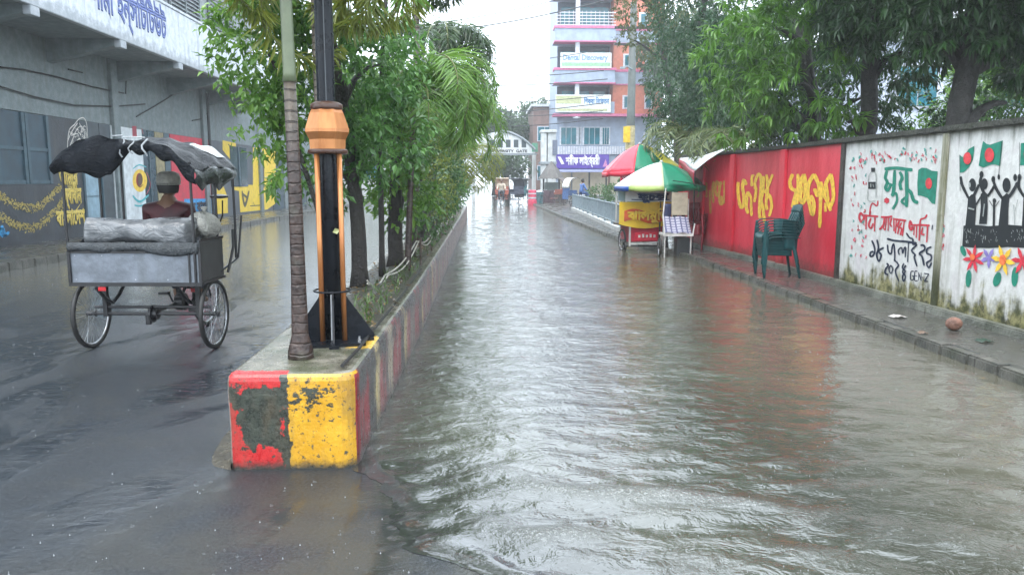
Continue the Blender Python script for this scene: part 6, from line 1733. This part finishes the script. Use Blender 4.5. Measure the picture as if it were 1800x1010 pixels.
# ---- cycle rickshaws, people, kiosk, barrel
def rickshaw(label, loc, rz, body_c, hood_c, group='cycle rickshaws at the far end'):
    t = thing('cycle_rickshaw', label, 'cycle rickshaw', loc, rz, group)
    bm_, hm = mat('rickshaw_' + body_c[0], body_c[1], .45, .3, 6), mat('rickshaw_' + hood_c[0], hood_c[1], .5, .3, 5)
    for p_ in ((-.46, 0, .34), (.46, 0, .34), (0, 1.45, .34)): wheel_parts(t, p_, .34, (1, 0, 0), 12)
    part('seat', bm_, t, lambda m: (m.box(-.42, .42, -.30, .28, .72, .86), m.box(-.42, .42, -.38, -.28, .72, 1.25), m.box(-.44, -.38, -.3, .2, .86, 1.05), m.box(.38, .44, -.3, .2, .86, 1.05), m.box(-.40, .40, .3, .58, .42, .47)), bevel=.02)
    part('back_panel', mat('rickshaw_panel_' + body_c[0], tuple(min(1, c * 1.2) for c in body_c[1]), .4, .5, 9), t, lambda m: m.box(-.40, .40, -.40, -.382, .50, .95))
    part('hood', hm, t, lambda m: m.grid(lambda u, v: ((-.46 + .92 * u), -.40 + .42 * (1 - math.cos(v * PI * .62)), 1.18 + .62 * math.sin(v * PI * .62)), 6, 12), smooth=True, solid=.01)
    part('hood_frame', black_metal, t, lambda m: [m.tube([(x, -.38, 1.2), (x, -.1, 1.62), (x, .2, 1.8), (x, .38, 1.72)], .012, 5) for x in (-.46, .46)])
    part('frame', black_metal, t, lambda m: (m.tube([(-.46, 0, .34), (.46, 0, .34)], .02, 6), m.tube([(0, 0, .36), (0, .85, .36), (0, 1.2, .82)], .02, 6), m.tube([(0, .85, .36), (0, .70, .85)], .02, 6), m.tube([(0, 1.45, .34), (0, 1.25, 1.0)], .018, 6), [m.tube([(x, 0, .34), (x, -.2, .72)], .02, 6) for x in (-.36, .36)]))
    part('handlebar', chrome, t, lambda m: m.tube([(-.28, 1.08, 1.02), (0, 1.24, 1.0), (.28, 1.08, 1.02)], .014, 6))
    part('saddle', black_metal, t, lambda m: m.lathe([(.02, 0), (.1, .01), (.11, .05), (.02, .06)], (0, .68, .84), 10))
    return t
RY = 50.5
rickshaw('cycle rickshaw with orange and red decorated front facing us at the far end', ((882 - 850) / 1350 * RY, RY, 0), R(176), ('orange', (0.42, 0.13, 0.09)), ('cream', (0.55, .45, .35)))
rickshaw('cycle rickshaw with dark hood tilted beside the decorated one', ((907 - 850) / 1350 * RY, RY + 1.2, 0), R(140), ('slate', (0.06, 0.07, 0.10)), ('dark', (0.03, .035, .05)))
rickshaw('cycle rickshaw with pale hood and blue clad rider below the purple sign', ((1003 - 850) / 1350 * 47, 47, 0), R(-70), ('navy', (0.04, .09, .22)), ('pale', (0.62, .63, .62)))
rickshaw('cycle rickshaw with grey hood waiting left of the barrier drum', ((920 - 850) / 1350 * 55, 55.5, 0), R(200), ('teal', (0.06, .16, .18)), ('grey', (0.16, .17, .18)))
rickshaw('cycle rickshaw with rust coloured body near the kiosk', ((985 - 850) / 1350 * 51, 51.5, 0), R(60), ('rust', (0.25, .08, .06)), ('brown', (0.12, .10, .09)))
seated_person(((1003 - 850) / 1350 * 47 + .66, 47 + .2, 0), R(-70), 'rickshaw rider in blue shirt on the pale hooded rickshaw', mat('blue_shirt', (0.08, 0.17, 0.42), .6), mat('blue_lungi', (0.06, 0.12, 0.3), .6), skin_m, skin_m, cap=False, seat_h=.92, hand_y=.5, hand_z=.1)
seated_person(((882 - 850) / 1350 * RY - .05, RY - .69, 0), R(176), 'rickshaw rider in pale shirt on the decorated rickshaw', mat('cream_shirt', (0.45, 0.38, 0.30), .6), mat('dark_lungi', (0, 0, 0)), skin_m, skin_m, cap=False, seat_h=.92, hand_y=.5, hand_z=.1)
rb_ = thing('red_barrier', 'small red and white striped barrier drum standing in the far road', 'barrier', ((935 - 850) / 1350 * 52, 52, 0))
part('drum', mat('barrier_red', (0.60, 0.06, 0.12), .5), rb_, lambda m: m.lathe([(.30, 0), (.30, .3), (.27, .34), (.27, .95), (.24, 1.0)], (0, 0, 0), 14), smooth=False)
part('band', palew, rb_, lambda m: (m.lathe([(.278, .42), (.278, .52)], (0, 0, 0), 14, cap=False), m.lathe([(.278, .72), (.278, .80)], (0, 0, 0), 14, cap=False)), solid=.004)
ki = thing('kiosk', 'dark kiosk with pointed roof and brown counter beside the gate pillars', 'kiosk', ((966 - 850) / 1350 * 54, 54, 0))
part('counter', mat('kiosk_brown', (0.10, 0.06, 0.075), .5, .2, 4), ki, lambda m: m.box(-.55, .75, -.4, .5, -.02, .95), bevel=.02)
part('roof', mat('kiosk_roof', (0.09, 0.085, 0.08), .6, .3, 4), ki, lambda m: m.lathe([(.95, 1.75), (.9, 1.82), (.5, 2.4), (.05, 2.95)], (.1, .05, 0), 6))
part('post', black_metal, ki, lambda m: [m.tube([(x, y, .95), (x, y, 1.8)], .04, 6) for x in (-.45, .65) for y in (-.3, .4)])
part('display', mat('kiosk_green', (0.10, 0.13, 0.12), .5), ki, lambda m: m.box(-.35, .55, -.1, .4, .953, 1.5))
for i, (px_, w_, lab, c_) in enumerate(((948, .5, 'teal bin standing beside the far gate pillar', (0.05, .14, .16)), (985, .9, 'brown crate stand left of the pale rickshaw', (0.12, .09, .08)))):
    b_ = thing('street_bin', lab, 'bin', ((px_ - 850) / 1350 * 53, 53, 0))
    part('body', mat('bin_%d' % i, c_, .5), b_, lambda m: m.lathe([(w_ * .4, 0), (w_ * .5, .8), (w_ * .52, .85)], (0, 0, 0), 12))
    part('lid', palew, b_, lambda m: m.lathe([(w_ * .53, .85), (w_ * .5, .92), (.05, .98)], (0, 0, 0), 12))
lw = thing('low_wall', 'low grey wall across the far side of the junction', 'wall', (6, 58, 0))
part('body', mat('low_wall_grey', (0.22, 0.22, 0.21), .6, .2, 3, dirt=.4), lw, lambda m: m.box(-.9, 4.5, -.1, .1, -.05, .5), bevel=.02)
part('cap', palew, lw, lambda m: m.box(-.95, 4.55, -.14, .14, .502, .57))

# ================================================================== plants of the median
bark_dark = mat('wet_dark_bark', (0.022, 0.018, 0.015), .5, .4, 9, .03, dirt=.4, dcol=(.04, .05, .03))
bark_grey = mat('grey_bark', (0.030, 0.028, 0.025), .6, .4, 7, .03, dirt=.5, dcol=(.03, .04, .025))
broad = leaf_mat('broad_leaf', (0.012, 0.055, 0.018), (0.15, 0.32, 0.075))
broad2 = leaf_mat('broad_leaf_light', (0.030, 0.11, 0.018), (0.19, 0.34, 0.06), .35)
small = leaf_mat('small_leaf', (0.025, 0.075, 0.025), (0.085, 0.17, 0.05))
G_MED = 'trees and shrubs planted along the median'


def tree(label, base, trunk, r0, r1, lobes, leafm, per, k, L, W, name='tree', group=None, bark=None, targets=None, **kw):
    t = thing(name, label, 'tree' if 'tree' in name else 'shrub', base, 0, group)
    tg = targets if targets is not None else [lb[:3] for lb in lobes]
    limbs('trunk', bark or bark_dark, t, [base] + trunk, r0, r1, tg)
    crown('crown', lobes, per, k, L, W, leafm, t, **kw)
    return t


tree('leafy tree with thick dark trunk right behind the lamp post', (-1.24, 7.65, .5), [(-1.24, 7.65, 1.2), (-1.3, 7.6, 2.0), (-1.45, 7.6, 3.0)], .085, .05,
     [(-1.35, 7.5, 2.55, .55, .5, .7), (-1.0, 7.7, 2.0, .42, .45, .42), (-1.55, 7.4, 3.4, .6, .5, .6), (-1.0, 7.9, 2.75, .38, .4, .5), (-1.5, 7.6, 1.75, .3, .3, .3), (-1.5, 7.6, 4.2, .5, .4, .4)], broad, 44, 8, .10, .048, group=G_MED, hang=.25, hollow=.3)
tree('leafy shrub tree leaning left over the road beside the cycle van', (-1.38, 7.0, .5), [(-1.45, 7.0, 1.2), (-1.65, 7.0, 1.9), (-1.9, 7.1, 2.8)], .028, .016,
     [(-1.98, 7.1, 2.75, .32, .4, .50), (-1.95, 7.1, 2.2, .22, .3, .30), (-1.7, 7.0, 2.45, .32, .35, .45), (-1.8, 7.2, 3.3, .35, .35, .35), (-1.78, 7.0, 1.80, .18, .2, .20), (-2.1, 7.2, 3.05, .22, .25, .25)], broad2, 64, 7, .10, .045, group=G_MED, hang=.3, hollow=.3)
tree('thin dark stemmed tree with sparse crown second behind the lamp post', (-1.12, 8.45, .5), [(-1.12, 8.45, 1.4), (-1.1, 8.4, 2.4), (-1.0, 8.4, 3.6)], .034, .022,
     [(-1.15, 8.4, 3.3, .5, .5, .5), (-1.2, 8.5, 2.3, .36, .4, .45), (-1.0, 8.7, 4.2, .45, .4, .3)], broad, 24, 7, .12, .05, group=G_MED, hang=.2, hollow=.25)
tree('bushy tree with pale new leaves in the middle of the median', (-1.08, 9.35, .5), [(-1.08, 9.35, 1.1), (-1.05, 9.3, 1.7), (-1.0, 9.4, 2.4)], .10, .06,
     [(-1.1, 9.2, 1.95, .36, .5, .36), (-1.0, 9.5, 1.45, .36, .42, .34), (-1.25, 9.5, 2.5, .45, .5, .5)], broad2, 52, 7, .11, .056, group=G_MED, hang=.25, hollow=.3)
tree('dark stemmed shrub third along the median kerb', (-1.0, 10.6, .5), [(-1.0, 10.6, 1.0), (-1.0, 10.6, 1.6)], .06, .04,
     [(-.95, 10.6, 1.55, .36, .5, .42), (-.88, 11.0, 1.1, .30, .4, .30), (-1.1, 10.8, 2.1, .4, .5, .4)], small, 60, 7, .08, .036, group=G_MED, name='shrub_tree', hollow=.3)
tree('yellow green shrub with fine leaves farther along the median', (-1.0, 12.6, .5), [(-1.0, 12.6, 1.0), (-1.0, 12.6, 1.5)], .10, .05,
     [(-.95, 12.5, 1.7, .42, .6, .5), (-.9, 13.2, 1.35, .36, .6, .40), (-1.1, 12.8, 2.4, .5, .6, .5)], leaf_mat('yellow_green_leaf', (0.07, 0.12, 0.02), (0.25, 0.30, 0.06), .35), 52, 7, .085, .035, group=G_MED, name='shrub_tree', hollow=.3)
hedge_words = ['round dark shrub past the drooping palms on the median', 'tall narrow shrub past the drooping palms', 'mid green shrub toward the far half of the median', 'dense shrub near the far end of the median', 'small far shrub at the end of the median kerb']
for i, (y, h) in enumerate(((15.2, 2.2), (17.6, 2.6), (21.0, 2.5), (25.0, 2.7), (30.0, 2.8))):
    tree(hedge_words[i], (-1.02, y, .5), [(-1.02, y, 1.0), (-1.0, y, 1.5)], .07, .04, [(-.98, y, 1.1 + .25 * h / 2, .42, .9, .55), (-1.0, y + .9, 1.7, .45, 1.0, .6), (-1.05, y + .2, h, .5, .8, .6)], [small, broad, small, broad, small][i], 34, 6, .11, .05, group=G_MED, name='shrub_tree', hollow=.3)


def palm(label, base, top, r0, cr, specs, leafm, leaflet, lw, pairs, plume, group=None, sag=1.0, shaft_m=None, name='palm_tree', dr=None):
    t = thing(name, label, 'palm tree', base, 0, group)
    b, tp_ = Vector(base), Vector(top)
    part('trunk', ringed if shaft_m is None else shaft_m, t, lambda m: m.tube([b - Vector((0, 0, .1)), b.lerp(tp_, .05), b.lerp(tp_, .5), tp_], [r0 * 1.4, r0, r0 * .85, r0 * .75], 12), world=True, smooth=True)
    o, rb = fronds('fronds', cr, specs, leafm, t, leaflet, lw, pairs, plume, sag=sag, dr=dr or ((.25, .75) if plume else (-.05, .30)))
    rb.build('rachis', rachis, t, world=True)
    return t


palm('foxtail palm with drooping yellow green plumes hidden behind the lamp post', (-1.345, 6.55, .5), (-1.36, 6.55, 3.5), .05, (-1.36, 6.55, 3.55),
     [(R(5), R(20), 1.45), (R(-20), R(2), 1.3), (R(25), R(35), 1.6), (R(-8), R(-12), 1.0), (R(185), R(20), 1.3), (R(192), R(-22), 1.6), (R(120), R(50), 1.5), (R(250), R(55), 1.2)], palm_yellow, .26, .030, 34, True, G_MED, 1.35)
palm('arching areca palm with long drooping green fronds over the kerb', (-.90, 9.0, .5), (-.80, 9.0, 2.45), .04, (-.78, 9.0, 2.5),
     [(R(-10), R(62), 1.35), (R(10), R(45), 1.25), (R(-40), R(58), 1.25), (R(35), R(66), 1.4), (R(-75), R(45), 1.3), (R(100), R(60), 1.3), (R(160), R(55), 1.2), (R(-25), R(28), 1.1), (R(-55), R(72), 1.4), (R(55), R(40), 1.3), (R(0), R(78), 1.45), (R(-100), R(62), 1.1), (R(-5), R(20), 1.0)], palm_leaf, .40, .026, 54, False, G_MED, 1.2)
palm('second areca palm with dense bright fronds behind the first', (-.95, 13.6, .5), (-.85, 13.6, 2.5), .05, (-.82, 13.6, 2.5),
     [(R(a), R(e), l) for a, e, l in ((-15, 58, 1.8), (20, 62, 1.8), (-50, 60, 1.7), (-85, 55, 1.7), (60, 55, 1.7), (110, 60, 1.6), (170, 55, 1.6), (230, 60, 1.6), (0, 35, 1.5), (-35, 76, 1.9))], palm_leaf, .46, .032, 46, False, G_MED, 1.2)
palm('tall dark palm whose long fronds hang over the white sky', (-1.1, 12.4, .5), (-1.0, 12.4, 5.3), .06, (-1.0, 12.4, 5.3),
     [(R(a), R(e), l) for a, e, l in ((0, 30, 1.5), (-35, 35, 1.6), (30, 25, 1.6), (-70, 40, 1.8), (70, 45, 1.8), (120, 45, 2.0), (180, 40, 2.0), (240, 45, 2.0), (300, 20, 1.6), (10, -5, 1.5), (-20, -20, 1.4))], palm_dark, .36, .034, 40, True, G_MED, 1.1)
palm('far palm with feathery tips against the white sky', (-1.0, 17.0, .5), (-.9, 17.0, 4.6), .06, (-.9, 17.0, 4.6),
     [(R(a), R(e), l) for a, e, l in ((0, 35, 1.7), (-35, 40, 1.7), (40, 35, 1.7), (-80, 40, 1.8), (90, 45, 1.8), (150, 45, 2.0), (210, 40, 2.0), (260, 30, 2.0), (15, 0, 1.6))], palm_dark, .40, .036, 38, True, G_MED, 1.1)
palm('low yellowing areca palm spilling over the far kerb', (-.95, 19.2, .5), (-.72, 19.2, 2.0), .05, (-.68, 19.2, 2.05),
     [(R(a), R(e), l) for a, e, l in ((-10, 60, 1.9), (-40, 62, 1.8), (25, 58, 1.8), (-75, 60, 1.7), (70, 55, 1.7), (150, 60, 1.7), (220, 60, 1.7), (-20, 30, 1.6), (-55, 38, 1.6))], palm_yellow, .5, .03, 38, False, G_MED, 1.35)

# ================================================================== trees behind the boundary wall
mango = leaf_mat('mango_leaf', (0.008, 0.042, 0.008), (0.16, 0.35, 0.04), .3, .3)
mango_dk = leaf_mat('mango_leaf_dark', (0.008, 0.034, 0.012), (0.048, 0.125, 0.03), .25, .33)
G_WALL = 'trees behind the boundary wall'


def lobe_points(lobes, per, outer=.62):
    Ps, Ds = [], []
    for lb in lobes:
        c, r = np.array(lb[:3]), np.array(lb[3:6])
        n_ = int(per * (r[0] * r[1] + r[0] * r[2] + r[1] * r[2]) * 4.2)
        d = unit(n_); rad = (outer + (1 - outer) * rng.random(n_) ** .6)[:, None]
        bd = unit(6); amp = rng.uniform(-.3, .25, 6)
        bul = 1 + (np.clip(d @ bd.T - .5, 0, 1) * amp * 2).sum(1)[:, None]
        Ps.append(c + d * r * rad * bul)
        dd = d + unit(n_) * .5; dd[:, 2] -= .35
        Ds.append(dd)
    return np.concatenate(Ps), np.concatenate(Ds)


def mango_tree(label, base, trunk, r0, r1, lobes, m_, per, k, L, W, targets, **kw):
    t = thing('mango_tree', label, 'tree', base, 0, G_WALL)
    limbs('trunk', bark_grey, t, [base] + trunk, r0, r1, targets)
    Pq, Dq = lobe_points(lobes, per, kw.get('outer', .5))
    rosettes('crown', Pq, Dq, k, L, W, m_, t)
    return t


mango_tree('mango tree with bright drooping leaf whorls hanging over the red wall', (5.9, 13.6, 0), [(5.9, 13.6, 1.6), (5.8, 13.6, 3.0), (5.5, 13.7, 4.4)], .15, .09,
           [(4.82, 14.2, 3.0, .72, 1.2, .80), (5.35, 13.0, 3.1, .72, 1.1, .72), (5.05, 13.5, 4.3, 1.0, 1.5, .9), (4.7, 14.8, 3.9, .7, 1.1, .8), (6.6, 14.2, 5.6, 1.5, 2.2, 1.2), (5.75, 12.6, 2.65, .45, .6, .36)], mango, 7.0, 12, .25, .060,
           [(4.9, 14.1, 3.2), (5.3, 13.1, 3.2), (5.0, 13.5, 4.2), (4.8, 14.8, 3.9), (5.6, 12.7, 2.9)])
mango_tree('dark trunked mango tree behind the junction of red and white panels', (6.25, 12.5, 0), [(6.25, 12.5, 1.8), (6.22, 12.5, 3.2), (6.2, 12.5, 5.0)], .15, .12,
           [(6.3, 12.0, 4.6, 1.3, 1.5, .8), (5.55, 11.9, 3.75, .5, .6, .55), (5.75, 11.6, 4.3, .7, .9, .55), (6.0, 12.0, 4.2, .85, .6, .55), (6.9, 12.5, 3.6, .6, .8, .5), (6.3, 12.5, 6.2, 2.2, 2.6, 1.4)], mango_dk, 11, 11, .23, .056,
           [(5.8, 11.6, 4.0), (6.8, 12.3, 3.6), (6.6, 11.6, 4.6), (5.95, 12.6, 2.55)])
mango_tree('large shady mango tree with thick trunk behind the figure mural', (6.25, 10.15, 0), [(6.25, 10.15, 1.8), (6.3, 10.1, 3.0), (6.4, 10.0, 5.0)], .19, .12,
           [(6.9, 9.8, 4.0, 1.6, 1.7, .85), (6.15, 9.8, 3.85, 1.0, 1.1, .65), (5.7, 9.4, 4.5, 1.0, 1.3, .7), (5.75, 10.3, 3.42, .34, .4, .30), (8.2, 10.8, 3.6, 1.0, 1.2, .7), (6.6, 8.2, 4.1, 1.0, 1.0, .6), (6.8, 10, 6.0, 2.6, 2.8, 1.4), (7.2, 9.6, 3.05, .5, .6, .36), (6.0, 9.7, 3.7, .9, .6, .55), (6.75, 9.5, 3.55, .7, .6, .5), (7.6, 9.4, 3.7, .8, .8, .6)], mango_dk, 13, 11, .23, .058,
           [(5.8, 9.6, 4.3), (7.4, 9.8, 3.8), (8.2, 10.8, 3.6), (6.6, 8.6, 4.0), (5.8, 10.3, 3.5), (6.75, 9.9, 2.6)])
tree('broad rain tree with fine blue green leaves behind the vendor umbrellas', (6.4, 21.2, 0), [(6.4, 21.2, 2.2), (6.2, 21.2, 4.0), (5.8, 21, 6)], .2, .12,
     [(5.45, 20.8, 4.3, .95, 1.4, 1.4), (5.9, 20.0, 3.5, .8, 1.3, .9), (5.7, 21.2, 6.2, 1.2, 1.8, 1.3), (6.4, 19.6, 5.2, 1.2, 1.6, 1.3), (6.2, 21, 8.2, 2.2, 2.6, 1.6), (5.15, 21.5, 3.3, .6, .9, .6), (5.75, 19.2, 4.6, .7, .9, .8)], leaf_mat('rain_tree_leaf', (0.016, 0.055, 0.030), (0.065, 0.14, 0.060)), 30, 7, .14, .045, group=G_WALL, bark=bark_grey, hang=.45, hollow=.35)
tree('light leaved tree branch reaching across the brick building', (6.6, 26, 0), [(6.5, 26, 3), (6.0, 26, 5.5), (5.6, 26, 8)], .14, .07,
     [(5.1, 26, 7.2, .75, .9, .6), (5.7, 26, 6.1, .5, .8, .5), (4.6, 26, 7.9, .45, .7, .35), (6.1, 25.5, 7.6, .9, 1.2, 1.1), (4.75, 26, 6.25, .3, .4, .2), (5.9, 26, 9.3, 1.6, 1.8, .9)], leaf_mat('tan_tip_leaf', (0.03, 0.075, 0.025), (0.15, 0.16, 0.06)), 26, 6, .13, .055, group=G_WALL, bark=bark_grey, hang=.3)
tree('dark evergreen mass filling the gap behind the red wall', (7.4, 17.5, 0), [(7.4, 17.5, 2), (7.2, 17.5, 4)], .18, .1,
     [(6.6, 16.6, 3.0, .9, 1.2, .9), (7.0, 16.5, 4.6, 1.3, 1.5, 1.1), (6.2, 17.8, 3.2, .8, 1.2, .9), (6.9, 15.6, 5.8, 1.5, 1.7, 1.2), (7.6, 15.2, 3.3, .8, 1.0, 1.0)], mango_dk, 30, 7, .17, .05, group=G_WALL, hang=.45, hollow=.3)
for i, (x, y, z, r, lab) in enumerate(((9.3, 15.5, 2.3, .9, 'pale green shrub seen between the two mango trunks'), (10.6, 13.2, 3.0, 1.0, 'thin leaved young tree right of the thick mango trunk'), (9.6, 11.2, 2.6, .8, 'loose green shrub at the right edge above the mural wall'), (11.5, 17.5, 3.8, 1.2, 'tall thin tree before the pale blue hall'), (8.6, 13.4, 2.5, .8, 'dim leafy tree close behind the slogan panel'), (8.3, 11.6, 2.9, .7, 'small tree between the two dark mango trunks'), (9.0, 9.6, 2.4, .8, 'leafy shrub behind the flag mural at the right edge'))):
    tree(lab, (x, y, 0), [(x, y, z * .6), (x + .1, y, z)], .05, .03, [(x, y, z, r * .8, r * .8, r * .6), (x + .4, y + .3, z + .7, r * .7, r * .7, r * .5), (x - .5, y - .2, z + .3, r * .5, r * .6, r * .4)], [broad2, broad, small, broad2, mango_dk, broad, small][i], 24, 7, .14, .06, group=G_WALL, name='garden_tree', hollow=.2)
# palms by the wall
coco_leaf = leaf_mat('coconut_leaflet', (0.04, 0.085, 0.025), (0.20, 0.24, 0.10))
palm('young coconut palm with arching fronds over the rear umbrella', (5.7, 20.4, 0), (5.6, 20.4, 2.5), .07, (5.55, 20.4, 2.5), [(R(a), R(e), l) for a, e, l in ((180, 55, 2.0), (200, 40, 2.1), (160, 60, 1.9), (220, 58, 2.0), (250, 50, 1.9), (280, 55, 1.9), (0, 55, 1.8), (90, 60, 1.8), (190, 70, 2.0))], coco_leaf, .48, .035, 40, False, G_WALL, 1.15, bark_grey)
palm('second young coconut palm with hanging fronds above the tarpaulin', (5.85, 17.3, 0), (5.7, 17.3, 2.35), .07, (5.65, 17.3, 2.35), [(R(a), R(e), l) for a, e, l in ((185, 60, 1.6), (205, 48, 1.6), (160, 62, 1.6), (235, 60, 1.6), (265, 55, 1.5), (300, 58, 1.5), (20, 55, 1.6), (110, 60, 1.6))], coco_leaf, .42, .032, 36, False, G_WALL, 1.2, bark_grey)

# ================================================================== far greenery
far_leaf = leaf_mat('far_leaf', (0.03, 0.07, 0.03), (0.08, 0.14, 0.06))
def far_tree(label, x, y, h, r, n_=5, per=2.2, L=.6):
    lb = [(x + random.uniform(-.5, .5) * r, y + random.uniform(-.4, .4) * r, h * random.uniform(.55, .95), r * random.uniform(.5, .8), r * .7, h * random.uniform(.16, .26)) for _ in range(n_)]
    return tree(label, (x, y, 0), [(x, y, h * .3), (x, y, h * .6)], .3, .15, lb, far_leaf, per, 6, L, L * .45, group='trees at the far end', name='far_tree', bark=bark_grey, twig=.5)
far_tree('broad hazy tree rising behind the white arch gate', 1.2, 84, 8.6, 3.6, 8)
far_tree('second hazy tree behind the left end of the arch gate', -3.5, 80, 12.5, 4.5, 8)
far_tree('low dark tree under the arch gate', 2.2, 72, 4.2, 2.6, 6, 4, .4)
far_tree('hazy tree between the brown block and the lilac building', 6.0, 92, 10.0, 3.0, 6)
far_tree('hazy trees over the far left roofs', -14, 84, 12, 5.0, 8)
far_tree('rounded hazy tree at the left road end', -7, 62, 8, 3.4, 7, 3, .5)
far_tree('big tree behind the lilac building on the right', 17, 60, 13, 5, 8)
far_tree('shaggy tree before the brick building on the right', 13.0, 44, 9.0, 2.6, 8, 4, .35)
far_tree('bushy tree beside the utility pole', 9.9, 37, 5.5, 1.5, 7, 6, .28)
tree('round clipped bush behind the steel railing', (6.6, 43.5, .1), [(6.6, 43.5, .4)], .06, .04, [(6.6, 43.5, .75, .75, .7, .55)], small, 60, 6, .12, .06, name='round_shrub', targets=[])
tree('low leafy shrub at the end of the railing', (5.9, 33, .1), [(5.9, 33, .5)], .05, .03, [(5.9, 33, .9, .7, 1.4, .7), (6.6, 31, 1.2, .8, 1.4, .9)], small, 30, 6, .13, .06, name='low_shrub', targets=[])

# ================================================================== rain haze
hz = bpy.data.materials.new('rain_haze'); hz.use_nodes = True
t_ = hz.node_tree
for q in list(t_.nodes): t_.nodes.remove(q)
pv = t_.nodes.new('ShaderNodeVolumePrincipled')
pv.inputs['Color'].default_value = (0.93, 0.96, 1.0, 1); pv.inputs['Density'].default_value = 0.0015; pv.inputs['Anisotropy'].default_value = 0.2
om = t_.nodes.new('ShaderNodeOutputMaterial')
t_.links.new(pv.outputs[0], om.inputs['Volume'])
tag(part('haze', hz, None, lambda m: m.box(-170, 170, -70, 310, -1.2, 22)), 'pale rain haze that fades the far end of the street', 'haze', kind='stuff')
